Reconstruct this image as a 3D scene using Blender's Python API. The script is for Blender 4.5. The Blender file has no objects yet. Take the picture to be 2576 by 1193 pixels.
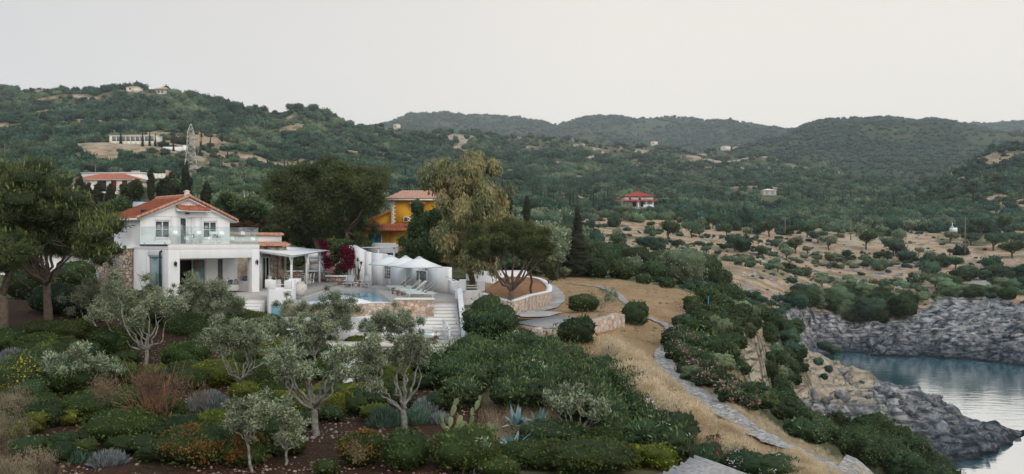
import bpy, math, numpy as np
from mathutils import Vector, Matrix
R = math.radians
SC = bpy.context.scene
COL = SC.collection
# ---------------------------------------------------------------- camera, sky, sun, exposure
F = 1983.0; U0 = 1288.0; V0 = 610.0; CZ = 20.0
cam_d = bpy.data.cameras.new('camera'); cam = bpy.data.objects.new('camera', cam_d); COL.objects.link(cam)
cam_d.sensor_width = 36.0; cam_d.lens = 36.0 * F / 2576.0; cam_d.shift_y = (V0 - 596.5) / 2576.0
cam_d.clip_start = 0.1; cam_d.clip_end = 20000
cam.location = (0, 0, CZ); cam.rotation_euler = (R(90), 0, 0)
SC.camera = cam
w = bpy.data.worlds.new('World'); SC.world = w; w.use_nodes = True
SUN_EL, SUN_AZ = R(34), R(150)            # azimuth measured from +Y (view direction) clockwise
nt = w.node_tree; nt.nodes.clear()
def N(nt, t, **kw):
    n = nt.nodes.new(t)
    for k, v in kw.items():
        if k.startswith('i_'): n.inputs[int(k[2:])].default_value = v
        else: setattr(n, k, v)
    return n
sky = N(nt, 'ShaderNodeTexSky', sky_type='NISHITA', sun_disc=False, sun_elevation=SUN_EL, sun_rotation=SUN_AZ,
        altitude=0, air_density=1.0, dust_density=3.0, ozone_density=1.0)
SKY_GAIN = 0.10
bgs = N(nt, 'ShaderNodeBackground'); bgs.inputs[1].default_value = SKY_GAIN
# thin bright evening overcast laid over the clear sky: pale cream, a little greyer towards the left and overhead
tc = N(nt, 'ShaderNodeTexCoord')
sep = N(nt, 'ShaderNodeSeparateXYZ'); nt.links.new(tc.outputs['Generated'], sep.inputs[0])
mr = N(nt, 'ShaderNodeMapRange'); mr.inputs[1].default_value = -0.62; mr.inputs[2].default_value = 0.12
nt.links.new(sep.outputs[0], mr.inputs[0])
cr = N(nt, 'ShaderNodeMix', data_type='RGBA')
cr.inputs[6].default_value = (6.75, 6.6, 6.5, 1); cr.inputs[7].default_value = (9.15, 8.6, 7.85, 1)
nt.links.new(mr.outputs[0], cr.inputs[0])
mrz = N(nt, 'ShaderNodeMapRange'); mrz.inputs[1].default_value = 0.0; mrz.inputs[2].default_value = 0.45
mrz.inputs[3].default_value = 1.15; mrz.inputs[4].default_value = 1.0
nt.links.new(sep.outputs[2], mrz.inputs[0])
mrb = N(nt, 'ShaderNodeMapRange'); mrb.inputs[1].default_value = .35; mrb.inputs[2].default_value = -.6; mrb.inputs[3].default_value = 1.0; mrb.inputs[4].default_value = 1.3  # sky raised behind the camera, out of view, to light the front walls
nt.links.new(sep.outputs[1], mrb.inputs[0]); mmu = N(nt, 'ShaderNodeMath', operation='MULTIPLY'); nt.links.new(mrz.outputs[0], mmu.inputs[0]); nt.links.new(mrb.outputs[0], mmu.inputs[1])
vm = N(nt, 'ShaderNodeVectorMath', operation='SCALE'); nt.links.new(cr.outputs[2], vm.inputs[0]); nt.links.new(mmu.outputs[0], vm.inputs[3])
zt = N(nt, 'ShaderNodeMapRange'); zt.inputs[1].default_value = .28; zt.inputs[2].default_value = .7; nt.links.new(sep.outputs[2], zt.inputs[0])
zc = N(nt, 'ShaderNodeMix', data_type='RGBA', blend_type='MULTIPLY'); zc.inputs[7].default_value = (.84, 1.06, 1.34, 1); nt.links.new(zt.outputs[0], zc.inputs[0]); nt.links.new(vm.outputs[0], zc.inputs[6])  # bluish tint overhead, added out of view to cool the shadows
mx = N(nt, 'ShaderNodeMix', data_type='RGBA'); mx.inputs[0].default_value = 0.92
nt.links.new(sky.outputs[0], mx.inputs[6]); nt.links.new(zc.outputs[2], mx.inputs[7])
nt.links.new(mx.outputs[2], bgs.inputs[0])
wo = N(nt, 'ShaderNodeOutputWorld'); nt.links.new(bgs.outputs[0], wo.inputs[0])
sun_d = bpy.data.lights.new('sun', 'SUN'); sun_d.energy = 1.3; sun_d.angle = R(40); sun_d.color = (1.0, 0.90, 0.79)
sun = bpy.data.objects.new('sun', sun_d); COL.objects.link(sun)
_sd = Vector((math.sin(SUN_AZ) * math.cos(SUN_EL), math.cos(SUN_AZ) * math.cos(SUN_EL), math.sin(SUN_EL)))
sun.rotation_euler = _sd.to_track_quat('Z', 'Y').to_euler(); sun.location = (30, -40, 60)
SC.view_settings.view_transform = 'Standard'; SC.view_settings.look = 'None'
SC.view_settings.exposure = 0.0; SC.view_settings.gamma = 1.0; SC.view_settings.use_curve_mapping = False
SC.cycles.max_bounces = 6; SC.cycles.diffuse_bounces = 3; SC.cycles.glossy_bounces = 3
SC.cycles.transmission_bounces = 6; SC.cycles.transparent_max_bounces = 8; SC.cycles.volume_bounces = 2
SC.cycles.use_adaptive_sampling = True; SC.cycles.caustics_reflective = False; SC.cycles.caustics_refractive = False

# ---------------------------------------------------------------- helpers
def at(u, v, Y):
    """point seen at pixel (u, v) of a 2576 px wide frame, Y metres in front of the camera"""
    return Vector(((u - U0) / F * Y, Y, CZ + (V0 - v) / F * Y))
def ux(u, Y): return (u - U0) / F * Y
rng = np.random.default_rng(7)
# value noise
_P = np.random.default_rng(3).random((256, 256))
def vnoise(x, y):
    x = np.asarray(x, float); y = np.asarray(y, float)
    xi = np.floor(x).astype(int); yi = np.floor(y).astype(int); fx = x - xi; fy = y - yi
    fx = fx * fx * (3 - 2 * fx); fy = fy * fy * (3 - 2 * fy)
    a = _P[xi % 256, yi % 256]; b = _P[(xi + 1) % 256, yi % 256]; c = _P[xi % 256, (yi + 1) % 256]; d = _P[(xi + 1) % 256, (yi + 1) % 256]
    return (a * (1 - fx) + b * fx) * (1 - fy) + (c * (1 - fx) + d * fx) * fy
def fbm(x, y, o=4):
    s = 0; a = .5; t = 0
    for k in range(o):
        s = s + a * vnoise(x * 2 ** k + 17 * k, y * 2 ** k + 31 * k); t += a; a *= .5
    return s / t
def sstep(a, b, x):
    t = np.clip((x - a) / (b - a), 0, 1); return t * t * (3 - 2 * t)

# materials
MATS = {}
def newmat(name):
    m = bpy.data.materials.new(name); m.use_nodes = True; m.node_tree.nodes.clear(); MATS[name] = m
    return m, m.node_tree
def mat(name, col, col2=None, rough=.8, scale=4., bump=0., bscale=None, detail=4., metal=0., spec=.3, vor=None, stretch=None, objvar=0.):
    """principled surface with noise colour variation and bump"""
    if name in MATS: return MATS[name]
    m, t = newmat(name)
    o = N(t, 'ShaderNodeOutputMaterial'); p = N(t, 'ShaderNodeBsdfPrincipled')
    t.links.new(p.outputs[0], o.inputs[0])
    p.inputs['Roughness'].default_value = rough; p.inputs['Metallic'].default_value = metal
    p.inputs['Specular IOR Level'].default_value = spec
    c = N(t, 'ShaderNodeTexCoord'); src = c.outputs['Object']
    if stretch:
        mp = N(t, 'ShaderNodeMapping'); mp.inputs['Scale'].default_value = stretch; t.links.new(src, mp.inputs[0]); src = mp.outputs[0]
    col2 = col2 or tuple(x * .8 for x in col)
    n = N(t, 'ShaderNodeTexNoise'); n.inputs['Scale'].default_value = scale; n.inputs['Detail'].default_value = detail
    t.links.new(src, n.inputs[0])
    r = N(t, 'ShaderNodeMapRange'); r.inputs[1].default_value = .35; r.inputs[2].default_value = .65; t.links.new(n.outputs[0], r.inputs[0])
    mxx = N(t, 'ShaderNodeMix', data_type='RGBA'); mxx.inputs[6].default_value = (*col, 1); mxx.inputs[7].default_value = (*col2, 1)
    t.links.new(r.outputs[0], mxx.inputs[0])
    base = mxx.outputs[2]; hsrc = n.outputs[0]
    if vor:    # (scale, mortar colour, mortar width, tint): stones
        vv = N(t, 'ShaderNodeTexVoronoi', feature='DISTANCE_TO_EDGE'); vv.inputs['Scale'].default_value = vor[0]
        nz = N(t, 'ShaderNodeTexNoise'); nz.inputs['Scale'].default_value = vor[0] * .9; t.links.new(src, nz.inputs[0])
        ad = N(t, 'ShaderNodeVectorMath', operation='SCALE'); ad.inputs[3].default_value = .35 / vor[0] * 1.2; t.links.new(nz.outputs[1], ad.inputs[0])
        a2 = N(t, 'ShaderNodeVectorMath', operation='ADD'); t.links.new(src, a2.inputs[0]); t.links.new(ad.outputs[0], a2.inputs[1])
        t.links.new(a2.outputs[0], vv.inputs[0])
        v2 = N(t, 'ShaderNodeTexVoronoi'); v2.inputs['Scale'].default_value = vor[0]; t.links.new(a2.outputs[0], v2.inputs[0])
        rr = N(t, 'ShaderNodeMapRange'); rr.inputs[1].default_value = vor[2] * .5; rr.inputs[2].default_value = vor[2]; t.links.new(vv.outputs[0], rr.inputs[0])
        sp = N(t, 'ShaderNodeSeparateColor'); t.links.new(v2.outputs['Color'], sp.inputs[0])
        ti = N(t, 'ShaderNodeMix', data_type='RGBA'); ti.inputs[7].default_value = (*vor[3], 1)
        st = N(t, 'ShaderNodeMath', operation='POWER'); st.inputs[1].default_value = 2.2; t.links.new(sp.outputs[0], st.inputs[0])
        t.links.new(st.outputs[0], ti.inputs[0]); t.links.new(base, ti.inputs[6])
        br = N(t, 'ShaderNodeMapRange'); br.inputs[3].default_value = .65; br.inputs[4].default_value = 1.2; t.links.new(sp.outputs[1], br.inputs[0])
        sc_ = N(t, 'ShaderNodeVectorMath', operation='SCALE'); t.links.new(ti.outputs[2], sc_.inputs[0]); t.links.new(br.outputs[0], sc_.inputs[3])
        m2 = N(t, 'ShaderNodeMix', data_type='RGBA'); m2.inputs[6].default_value = (*vor[1], 1)
        t.links.new(rr.outputs[0], m2.inputs[0]); t.links.new(sc_.outputs[0], m2.inputs[7]); base = m2.outputs[2]; hsrc = rr.outputs[0]
    if objvar:
        oi = N(t, 'ShaderNodeObjectInfo'); rr2 = N(t, 'ShaderNodeMapRange'); rr2.inputs[3].default_value = 1 - objvar; rr2.inputs[4].default_value = 1 + objvar
        t.links.new(oi.outputs['Random'], rr2.inputs[0]); s3 = N(t, 'ShaderNodeVectorMath', operation='SCALE')
        t.links.new(base, s3.inputs[0]); t.links.new(rr2.outputs[0], s3.inputs[3]); base = s3.outputs[0]
    t.links.new(base, p.inputs['Base Color'])
    if bump:
        b = N(t, 'ShaderNodeBump'); b.inputs['Strength'].default_value = 1.0; b.inputs['Distance'].default_value = bump
        if bscale:
            n2 = N(t, 'ShaderNodeTexNoise'); n2.inputs['Scale'].default_value = bscale; n2.inputs['Detail'].default_value = 6; t.links.new(src, n2.inputs[0]); hsrc = n2.outputs[0]
        t.links.new(hsrc, b.inputs['Height']); t.links.new(b.outputs[0], p.inputs['Normal'])
    return m
def leafmat(name, dark, light, trans=.25, objvar=.25, third=None, tscale=.6, rough=.65, hue=.02):
    """foliage: colour from the per-leaf value 'rnd', drifting with position and from plant to plant"""
    m, t = newmat(name)
    o = N(t, 'ShaderNodeOutputMaterial'); p = N(t, 'ShaderNodeBsdfPrincipled'); p.inputs['Roughness'].default_value = rough
    p.inputs['Specular IOR Level'].default_value = .18
    a = N(t, 'ShaderNodeAttribute', attribute_name='rnd')
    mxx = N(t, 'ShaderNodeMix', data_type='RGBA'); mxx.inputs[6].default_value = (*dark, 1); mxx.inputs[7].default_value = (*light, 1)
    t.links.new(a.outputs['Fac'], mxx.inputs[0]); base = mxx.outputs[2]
    g = N(t, 'ShaderNodeNewGeometry')
    n = N(t, 'ShaderNodeTexNoise'); n.inputs['Scale'].default_value = tscale; n.inputs['Detail'].default_value = 3; t.links.new(g.outputs['Position'], n.inputs[0])
    if third:
        rr = N(t, 'ShaderNodeMapRange'); rr.inputs[1].default_value = .48; rr.inputs[2].default_value = .68; t.links.new(n.outputs[0], rr.inputs[0])
        m3 = N(t, 'ShaderNodeMix', data_type='RGBA'); m3.inputs[7].default_value = (*third, 1); t.links.new(rr.outputs[0], m3.inputs[0]); t.links.new(base, m3.inputs[6]); base = m3.outputs[2]
    oi = N(t, 'ShaderNodeObjectInfo')
    r1 = N(t, 'ShaderNodeMapRange'); r1.inputs[3].default_value = 1 - objvar; r1.inputs[4].default_value = 1 + objvar; t.links.new(oi.outputs['Random'], r1.inputs[0])
    r2 = N(t, 'ShaderNodeMapRange'); r2.inputs[1].default_value = .3; r2.inputs[2].default_value = .7; r2.inputs[3].default_value = .75; r2.inputs[4].default_value = 1.25; t.links.new(n.outputs[0], r2.inputs[0])
    mm = N(t, 'ShaderNodeMath', operation='MULTIPLY'); t.links.new(r1.outputs[0], mm.inputs[0]); t.links.new(r2.outputs[0], mm.inputs[1])
    hs = N(t, 'ShaderNodeHueSaturation'); t.links.new(base, hs.inputs['Color']); t.links.new(mm.outputs[0], hs.inputs['Value'])
    r3 = N(t, 'ShaderNodeMapRange'); r3.inputs[3].default_value = .5 - hue; r3.inputs[4].default_value = .5 + hue
    mo = N(t, 'ShaderNodeMath', operation='MULTIPLY'); mo.inputs[1].default_value = 7.31; t.links.new(oi.outputs['Random'], mo.inputs[0])
    fr = N(t, 'ShaderNodeMath', operation='FRACT'); t.links.new(mo.outputs[0], fr.inputs[0]); t.links.new(fr.outputs[0], r3.inputs[0]); t.links.new(r3.outputs[0], hs.inputs['Hue'])
    t.links.new(hs.outputs[0], p.inputs['Base Color'])
    if trans:
        tr = N(t, 'ShaderNodeBsdfTranslucent'); t.links.new(hs.outputs[0], tr.inputs[0]); ms = N(t, 'ShaderNodeMixShader'); ms.inputs[0].default_value = trans
        t.links.new(p.outputs[0], ms.inputs[1]); t.links.new(tr.outputs[0], ms.inputs[2]); t.links.new(ms.outputs[0], o.inputs[0])
    else: t.links.new(p.outputs[0], o.inputs[0])
    return m

# objects
def mesh_np(name, V, faces, m, rnd=None, smooth=False, midx=None):
    """faces: (n,k) int array (one k) or a list of such arrays"""
    if not isinstance(faces, (list, tuple)): faces = [faces]
    me = bpy.data.meshes.new(name)
    V = np.asarray(V, np.float32); me.vertices.add(len(V)); me.vertices.foreach_set('co', V.ravel())
    li = np.concatenate([f.ravel() for f in faces]).astype(np.int32)
    tot = np.concatenate([np.full(len(f), f.shape[1]) for f in faces]).astype(np.int32)
    st = np.concatenate([[0], np.cumsum(tot)[:-1]]).astype(np.int32)
    me.loops.add(len(li)); me.loops.foreach_set('vertex_index', li)
    me.polygons.add(len(tot)); me.polygons.foreach_set('loop_start', st); me.polygons.foreach_set('loop_total', tot)
    if smooth: me.polygons.foreach_set('use_smooth', np.ones(len(tot), bool))
    for x in (m if isinstance(m, (list, tuple)) else [m]): me.materials.append(x)
    if midx is not None: me.polygons.foreach_set('material_index', np.asarray(midx, np.int32))
    if rnd is not None:
        a = me.attributes.new('rnd', 'FLOAT', 'FACE'); a.data.foreach_set('value', np.asarray(rnd, np.float32))
    me.update(calc_edges=True)
    return me
def link(name, data, parent=None, loc=None, rz=None, label=None, cat=None, group=None, kind=None):
    o = bpy.data.objects.new(name, data); COL.objects.link(o)
    if parent is not None: o.parent = parent
    if loc is not None: o.location = loc
    if rz is not None: o.rotation_euler = (0, 0, rz)
    if label: o['label'] = label
    if cat: o['category'] = cat
    if group: o['group'] = group
    if kind: o['kind'] = kind
    return o
def thing(name, label, cat, loc=(0, 0, 0), rz=0, group=None): return link(name, None, None, loc, rz, label, cat, group)
def dup(root, loc, rz=0, s=1.0, label=None, group=None):
    r = root.copy(); COL.objects.link(r); r.location = loc; r.rotation_euler = (0, 0, rz)
    r.scale = (s, s, s) if not hasattr(s, '__len__') else s
    if label: r['label'] = label
    if group: r['group'] = group
    for ch in list(root.children):
        c = ch.copy(); COL.objects.link(c); c.parent = r
        for g in list(ch.children):
            d = g.copy(); COL.objects.link(d); d.parent = c
    return r

class MB:
    """collects simple shapes into one mesh"""
    def __init__(s): s.V = []; s.F = {}; s.n = 0
    def add(s, V, Fs):
        V = np.asarray(V, float).reshape(-1, 3)
        for f in Fs: s.F.setdefault(len(f), []).append([i + s.n for i in f])
        s.V.append(V); s.n += len(V); return s
    def box(s, x0, y0, z0, x1, y1, z1, M=None):
        V = np.array([(x, y, z) for z in (z0, z1) for x, y in ((x0, y0), (x1, y0), (x1, y1), (x0, y1))], float)
        if M is not None: V = V @ np.array(M.to_3x3()).T + np.array(M.translation)
        return s.add(V, [(0, 3, 2, 1), (4, 5, 6, 7), (0, 1, 5, 4), (1, 2, 6, 5), (2, 3, 7, 6), (3, 0, 4, 7)])
    def prism(s, pts, z0, z1):
        """pts: CCW outline"""
        n = len(pts); zb = z0 if hasattr(z0, '__len__') else [z0] * n; zt = z1 if hasattr(z1, '__len__') else [z1] * n
        V = [(p[0], p[1], zb[i]) for i, p in enumerate(pts)] + [(p[0], p[1], zt[i]) for i, p in enumerate(pts)]
        return s.add(V, [tuple(range(n))[::-1], tuple(range(n, 2 * n))] + [(i, (i + 1) % n, n + (i + 1) % n, n + i) for i in range(n)])
    def extr(s, pts, d):
        """extrude 3D polygon by vector d"""
        n = len(pts); A = np.array(pts, float); V = np.vstack([A, A + np.array(d, float)])
        return s.add(V, [tuple(range(n))[::-1], tuple(range(n, 2 * n))] + [(i, (i + 1) % n, n + (i + 1) % n, n + i) for i in range(n)])
    def tube(s, P, r, k=8, cap=True):
        P = np.asarray(P, float); n = len(P); r = np.full(n, r) if not hasattr(r, '__len__') else np.asarray(r, float)
        T = np.gradient(P, axis=0); T /= np.linalg.norm(T, axis=1)[:, None] + 1e-9
        a = np.array([0, 0, 1.]) if abs(T[0][2]) < .9 else np.array([1., 0, 0]); V = []
        A = np.cross(T[0], a); A /= np.linalg.norm(A)
        for i in range(n):
            A = A - T[i] * (A @ T[i]); A /= np.linalg.norm(A) + 1e-9; B = np.cross(T[i], A)
            for j in range(k):
                t = 2 * math.pi * j / k; V.append(P[i] + r[i] * (math.cos(t) * A + math.sin(t) * B))
        Fs = [(i * k + j, i * k + (j + 1) % k, (i + 1) * k + (j + 1) % k, (i + 1) * k + j) for i in range(n - 1) for j in range(k)]
        if cap: Fs += [tuple(range(k))[::-1], tuple(range((n - 1) * k, n * k))]
        return s.add(V, Fs)
    def lathe(s, prof, c=(0, 0, 0), k=16):
        """prof: (r,z) from bottom to top"""
        V = [(c[0] + r * math.cos(2 * math.pi * j / k), c[1] + r * math.sin(2 * math.pi * j / k), c[2] + z) for r, z in prof for j in range(k)]
        n = len(prof); Fs = [(i * k + j, i * k + (j + 1) % k, (i + 1) * k + (j + 1) % k, (i + 1) * k + j) for i in range(n - 1) for j in range(k)]
        Fs += [tuple(range(k))[::-1], tuple(range((n - 1) * k, n * k))]
        return s.add(V, Fs)
    def bar(s, a, b, wd, th=None):
        """rectangular bar from a to b"""
        a = Vector(a); b = Vector(b); d = b - a; L = d.length; q = d.to_track_quat('X', 'Z').to_matrix().to_4x4(); q.translation = a
        th = th or wd; return s.box(0, -wd / 2, -th / 2, L, wd / 2, th / 2, q)
    def mesh(s, name, m, smooth=False, bevel=0):
        V = np.vstack(s.V); me = mesh_np(name, V, [np.array(f, np.int32) for f in s.F.values()], m, smooth=smooth)
        if bevel:
            import bmesh
            b = bmesh.new(); b.from_mesh(me)
            bmesh.ops.bevel(b, geom=[e for e in b.edges if len(e.link_faces) == 2 and e.calc_face_angle(0) > .6], offset=bevel, segments=2, affect='EDGES', profile=.5)
            b.to_mesh(me); b.free()
        return me
    def obj(s, name, m, parent=None, loc=None, rz=None, smooth=False, bevel=0, **kw):
        return link(name, s.mesh(name, m, smooth, bevel), parent, loc, rz, **kw)
# ---------------------------------------------------------------- terrain
def zz(v, Y): return CZ + (V0 - v) / F * Y
_ur = [(-1500, 280), (-800, 262), (-300, 240), (0, 234), (120, 226), (200, 230), (270, 226), (330, 231), (420, 234), (480, 240), (520, 250), (560, 258), (640, 274), (700, 283), (750, 271), (800, 280), (860, 300), (960, 320), (1020, 328), (1100, 337), (1250, 343), (1400, 355), (1600, 373), (1800, 384), (1950, 396), (2050, 416), (2150, 444), (2300, 474), (2576, 505), (3200, 540), (4200, 560)]
_yr = [(-1500, 900), (0, 900), (480, 850), (750, 900), (960, 1100), (1400, 1300), (1800, 1300), (2050, 1100), (2300, 900), (2576, 800), (4200, 800)]
_vb = [(-1500, 360), (0, 345), (500, 355), (620, 390), (750, 425), (1000, 460), (1250, 480), (1500, 500), (1800, 510), (2050, 515), (2300, 520), (2576, 528), (4200, 560)]
def itp(tab, u): a = np.array(tab, float); return np.interp(u, a[:, 0], a[:, 1])
def col(*e):  # entries (Y, z) or (Y, v, 'v')
    return [(y[0], y[1] if len(y) == 2 else zz(y[1], y[0])) for y in e]
COLS = [
 (-1500, col((6,13.5),(20,14.5),(40,16.5),(60,18),(100,22),(190,31),(300,46),(367,56),(430,74))),
 (-200, col((6,13.5),(20,14.3),(30,15),(40,16.2),(60,17.4),(80,19),(120,23),(190,31),(300,46),(367,430,'v'),(430,362,'v'))),
 (100, col((6,13.5),(20,14.2),(30,15),(38,16.1),(50,16.6),(60,17.2),(80,19),(120,23),(190,31.2),(300,440,'v'),(367,425,'v'),(430,361,'v'))),
 (350, col((6,13.5),(20,14.1),(30,14.1),(38,14.4),(46,15.2),(53,16.2),(70,17),(90,19),(120,23),(190,31),(300,440,'v'),(367,430,'v'),(430,361,'v'))),
 (600, col((6,13.4),(20,13.9),(30,14.1),(40,14.4),(47,14.9),(52,16.0),(70,16.2),(80,18),(110,21.5),(190,30),(300,455,'v'),(367,445,'v'),(430,410,'v'))),
 (740, col((6,13.4),(20,13.8),(30,13.9),(46,13.6),(51,13.7),(54,15.7),(75,15.8),(82,18),(110,21),(190,29),(300,480,'v'),(400,450,'v'))),
 (900, col((6,13.4),(20,13.8),(30,13.9),(44,13.4),(51.5,13.4),(54,15.7),(75,15.8),(82,18.6),(110,20.5),(190,27),(300,505,'v'),(400,480,'v'))),
 (1100, col((6,13.4),(20,13.9),(30,13.9),(43,13.4),(51.8,13.4),(54.5,15.7),(72,15.8),(80,16.8),(110,19),(190,24),(300,525,'v'),(400,500,'v'))),
 (1180, col((6,13.4),(20,13.9),(30,13.9),(40,14.2),(52,14.7),(56,15.6),(72,16),(80,16.5),(110,18),(190,23),(300,533,'v'),(400,510,'v'))),
 (1300, col((6,13.4),(20,13.9),(30,14),(38,14.8),(44,15.4),(60,15.6),(80,15.8),(110,17),(190,22),(300,538,'v'),(400,515,'v'))),
 (1420, col((6,13.4),(20,13.9),(30,14),(36,14.7),(44,15.4),(60,15.6),(92,15.6),(110,16.2),(160,18.5),(220,22.5),(300,545,'v'),(400,522,'v'))),
 (1550, col((6,13.4),(20,13.9),(28,14),(33,14.3),(40,14.9),(50,15.5),(75,15.7),(86,15.4),(110,15.6),(160,18),(220,605,'v'),(300,553,'v'),(400,528,'v'))),
 (1700, col((6,13.4),(20,13.9),(28,14.1),(33,14.3),(38,14.4),(50,14.8),(65,15.3),(80,15),(95,14.4),(120,14.5),(150,15.6),(200,18),(260,585,'v'),(300,557,'v'),(400,530,'v'))),
 (1800, col((6,13.4),(20,13.9),(27,14.1),(38,14.3),(50,14.7),(60,15.3),(68,15.2),(80,13),(100,12.5),(120,12.4),(150,14),(200,17),(250,594,'v'),(300,562,'v'),(400,532,'v'))),
 (1850, col((6,13.4),(20,13.9),(26,14.1),(34,14.1),(42,13.3),(52,13.2),(60,14.6),(68,14.9),(78,12),(100,10.5),(120,11.2),(150,13.2),(200,16.8),(260,590,'v'),(300,566,'v'),(400,534,'v'))),
 (1900, col((6,13.4),(20,13.9),(25,14.0),(32,13.6),(40,12),(50,9.8),(56.5,9.4),(59,13.2),(66,14.2),(72,13.2),(82,8),(100,7.5),(120,9.5),(150,12.6),(200,16.5),(260,592,'v'),(300,568,'v'),(400,535,'v'))),
 (1945, col((6,13.4),(20,13.9),(24,14.0),(30,13.4),(38,11.5),(50,8),(60,7.2),(64,8),(66.5,12.0),(73,12.6),(80,9.5),(90,6),(120,7.5),(142,10.5),(170,13.5),(220,17),(260,596,'v'),(300,570,'v'),(400,536,'v'))),
 (2000, col((6,13.4),(20,14),(22.5,14),(28,13.2),(34,11),(50,7),(68,5.6),(73,5.8),(76,9.6),(82,10.0),(88,8),(100,3.5),(125,3.8),(134,6),(142,8.6),(155,10.6),(180,12.4),(220,15),(260,598,'v'),(300,572,'v'),(400,537,'v'))),
 (2060, col((6,13.4),(20,13.9),(24,13.7),(30,12),(36,9.5),(50,5.5),(70,4.3),(80,5.2),(84,8.2),(90,7.4),(98,3),(110,.5),(130,-.3),(142,.6),(147,5),(158,8.5),(180,11),(220,14),(260,600,'v'),(300,574,'v'),(400,538,'v'))),
 (2150, col((6,13.4),(20,13.8),(24,13.4),(28,11),(40,6),(60,2.8),(72,2.8),(85,4.4),(92,4.6),(100,3.2),(106,1),(112,-1),(140,-1),(146,.3),(149,3.5),(158,6.5),(180,9.5),(220,13.4),(260,603,'v'),(300,577,'v'),(400,540,'v'))),
 (2300, col((6,13.2),(20,13),(23,12.3),(28,8),(40,3),(60,1.2),(72,1.0),(80,2.8),(88,3.3),(94,2.2),(98,.2),(102,-1),(134,-1),(139,.2),(142,3),(152,6),(170,8.8),(200,11.7),(240,16),(300,579,'v'),(400,542,'v'))),
 (2450, col((6,13),(20,10),(25,5),(35,0),(45,-1.5),(68,-1),(72,.2),(77,2.0),(82,1.6),(86,-.6),(128,-1),(134,.2),(137,3),(147,6.5),(165,9.4),(200,12.5),(240,16.5),(300,581,'v'),(400,543,'v'))),
 (2576, col((6,10),(20,5),(25,0),(30,-2),(76,-1.5),(80,.5),(83,.3),(86,-1),(123,-1),(128,.2),(131,2.6),(140,6.2),(160,9.6),(200,13),(240,17),(300,582,'v'),(400,545,'v'))),
 (2800, col((6,6),(15,-1),(30,-2),(112,-1.5),(118,.2),(124,3.5),(140,7),(180,12),(240,18),(300,28),(400,40))),
 (4200, col((6,0),(15,-2),(70,-2),(90,1),(120,6),(180,12),(240,18),(300,28),(400,40))),
]
_LY = np.log(np.array([6] + list(np.geomspace(8, 500, 560))))
_CU = np.array([c[0] for c in COLS], float)
_T = []
for cu, e in COLS:
    ys = np.log(np.array([y for y, z in e] + [500.])); zs = np.array([z for y, z in e] + [zz(float(itp(_vb, cu)), 500.)])
    _T.append(np.interp(_LY, ys, zs))
_T = np.array(_T)
_k = np.array([1, 2, 3, 2, 1.]); _k /= _k.sum()
_T = np.array([np.convolve(np.pad(r, 2, 'edge'), _k, 'valid') for r in _T])
def H0(x, y):
    """smooth terrain height"""
    x = np.atleast_1d(np.asarray(x, float)); y = np.atleast_1d(np.asarray(y, float))
    Y = np.maximum(y, 6.0); u = np.clip(U0 + F * x / Y, -1500, 4200)
    ly = np.log(np.minimum(Y, 500)); fi = np.interp(ly, _LY, np.arange(len(_LY))); i0 = np.minimum(fi.astype(int), len(_LY) - 2); ft = fi - i0
    fu = np.interp(u, _CU, np.arange(len(_CU))); j0 = np.minimum(fu.astype(int), len(_CU) - 2); fj = fu - j0; fj = fj * fj * (3 - 2 * fj) * .5 + fj * .5
    near = (_T[j0, i0] * (1 - ft) + _T[j0, i0 + 1] * ft) * (1 - fj) + (_T[j0 + 1, i0] * (1 - ft) + _T[j0 + 1, i0 + 1] * ft) * fj
    vr = itp(_ur, u); yr = itp(_yr, u); vb = itp(_vb, u)
    t = np.clip((Y - 500) / (yr - 500), 0, 1); t = t ** .8
    far = zz(1, 1) * 0 + CZ + (V0 - (vb + (vr - vb) * t)) / F * np.minimum(Y, yr)
    far = far - .22 * np.maximum(Y - yr, 0)
    h = np.where(Y <= 500, near, far)
    # nearer hillside that closes the valley on the right
    vr2 = itp([(1900, 560), (2100, 530), (2200, 500), (2300, 478), (2400, 432), (2450, 402), (2500, 383), (2576, 368), (2800, 320), (3200, 290), (4200, 280)], u)
    t2 = np.clip((Y - 300) / 350, 0, 1); h2 = CZ + (V0 - (585 + (vr2 - 585) * t2 ** .9)) / F * np.minimum(Y, 650) - .25 * np.maximum(Y - 650, 0)
    h2 = np.where(Y > 290, h2, -99)
    return np.maximum(h, h2)
def rockmask(x, y):
    """bare limestone: far shore band and the near spit"""
    Y = np.maximum(np.asarray(y, float), 6); u = U0 + F * np.asarray(x, float) / Y; h = H0(x, y)
    spit = (u > 1985) & (Y > 62) & (Y < 118) & (h < 5.8 + .6 * fbm(x * .2, y * .2))
    vt = np.interp(u, [1940, 1985, 2029, 2123, 2200, 2242, 2300, 2384, 2576, 2900], [800, 780, 784, 792, 800, 806, 785, 752, 752, 760]) + 45 * (fbm(x * .12, y * .12) - .5)
    far = (u > 1960) & (Y >= 116) & (Y < 215) & (V0 + (CZ - h) * F / Y > vt)
    return (spit | far).astype(float)
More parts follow.
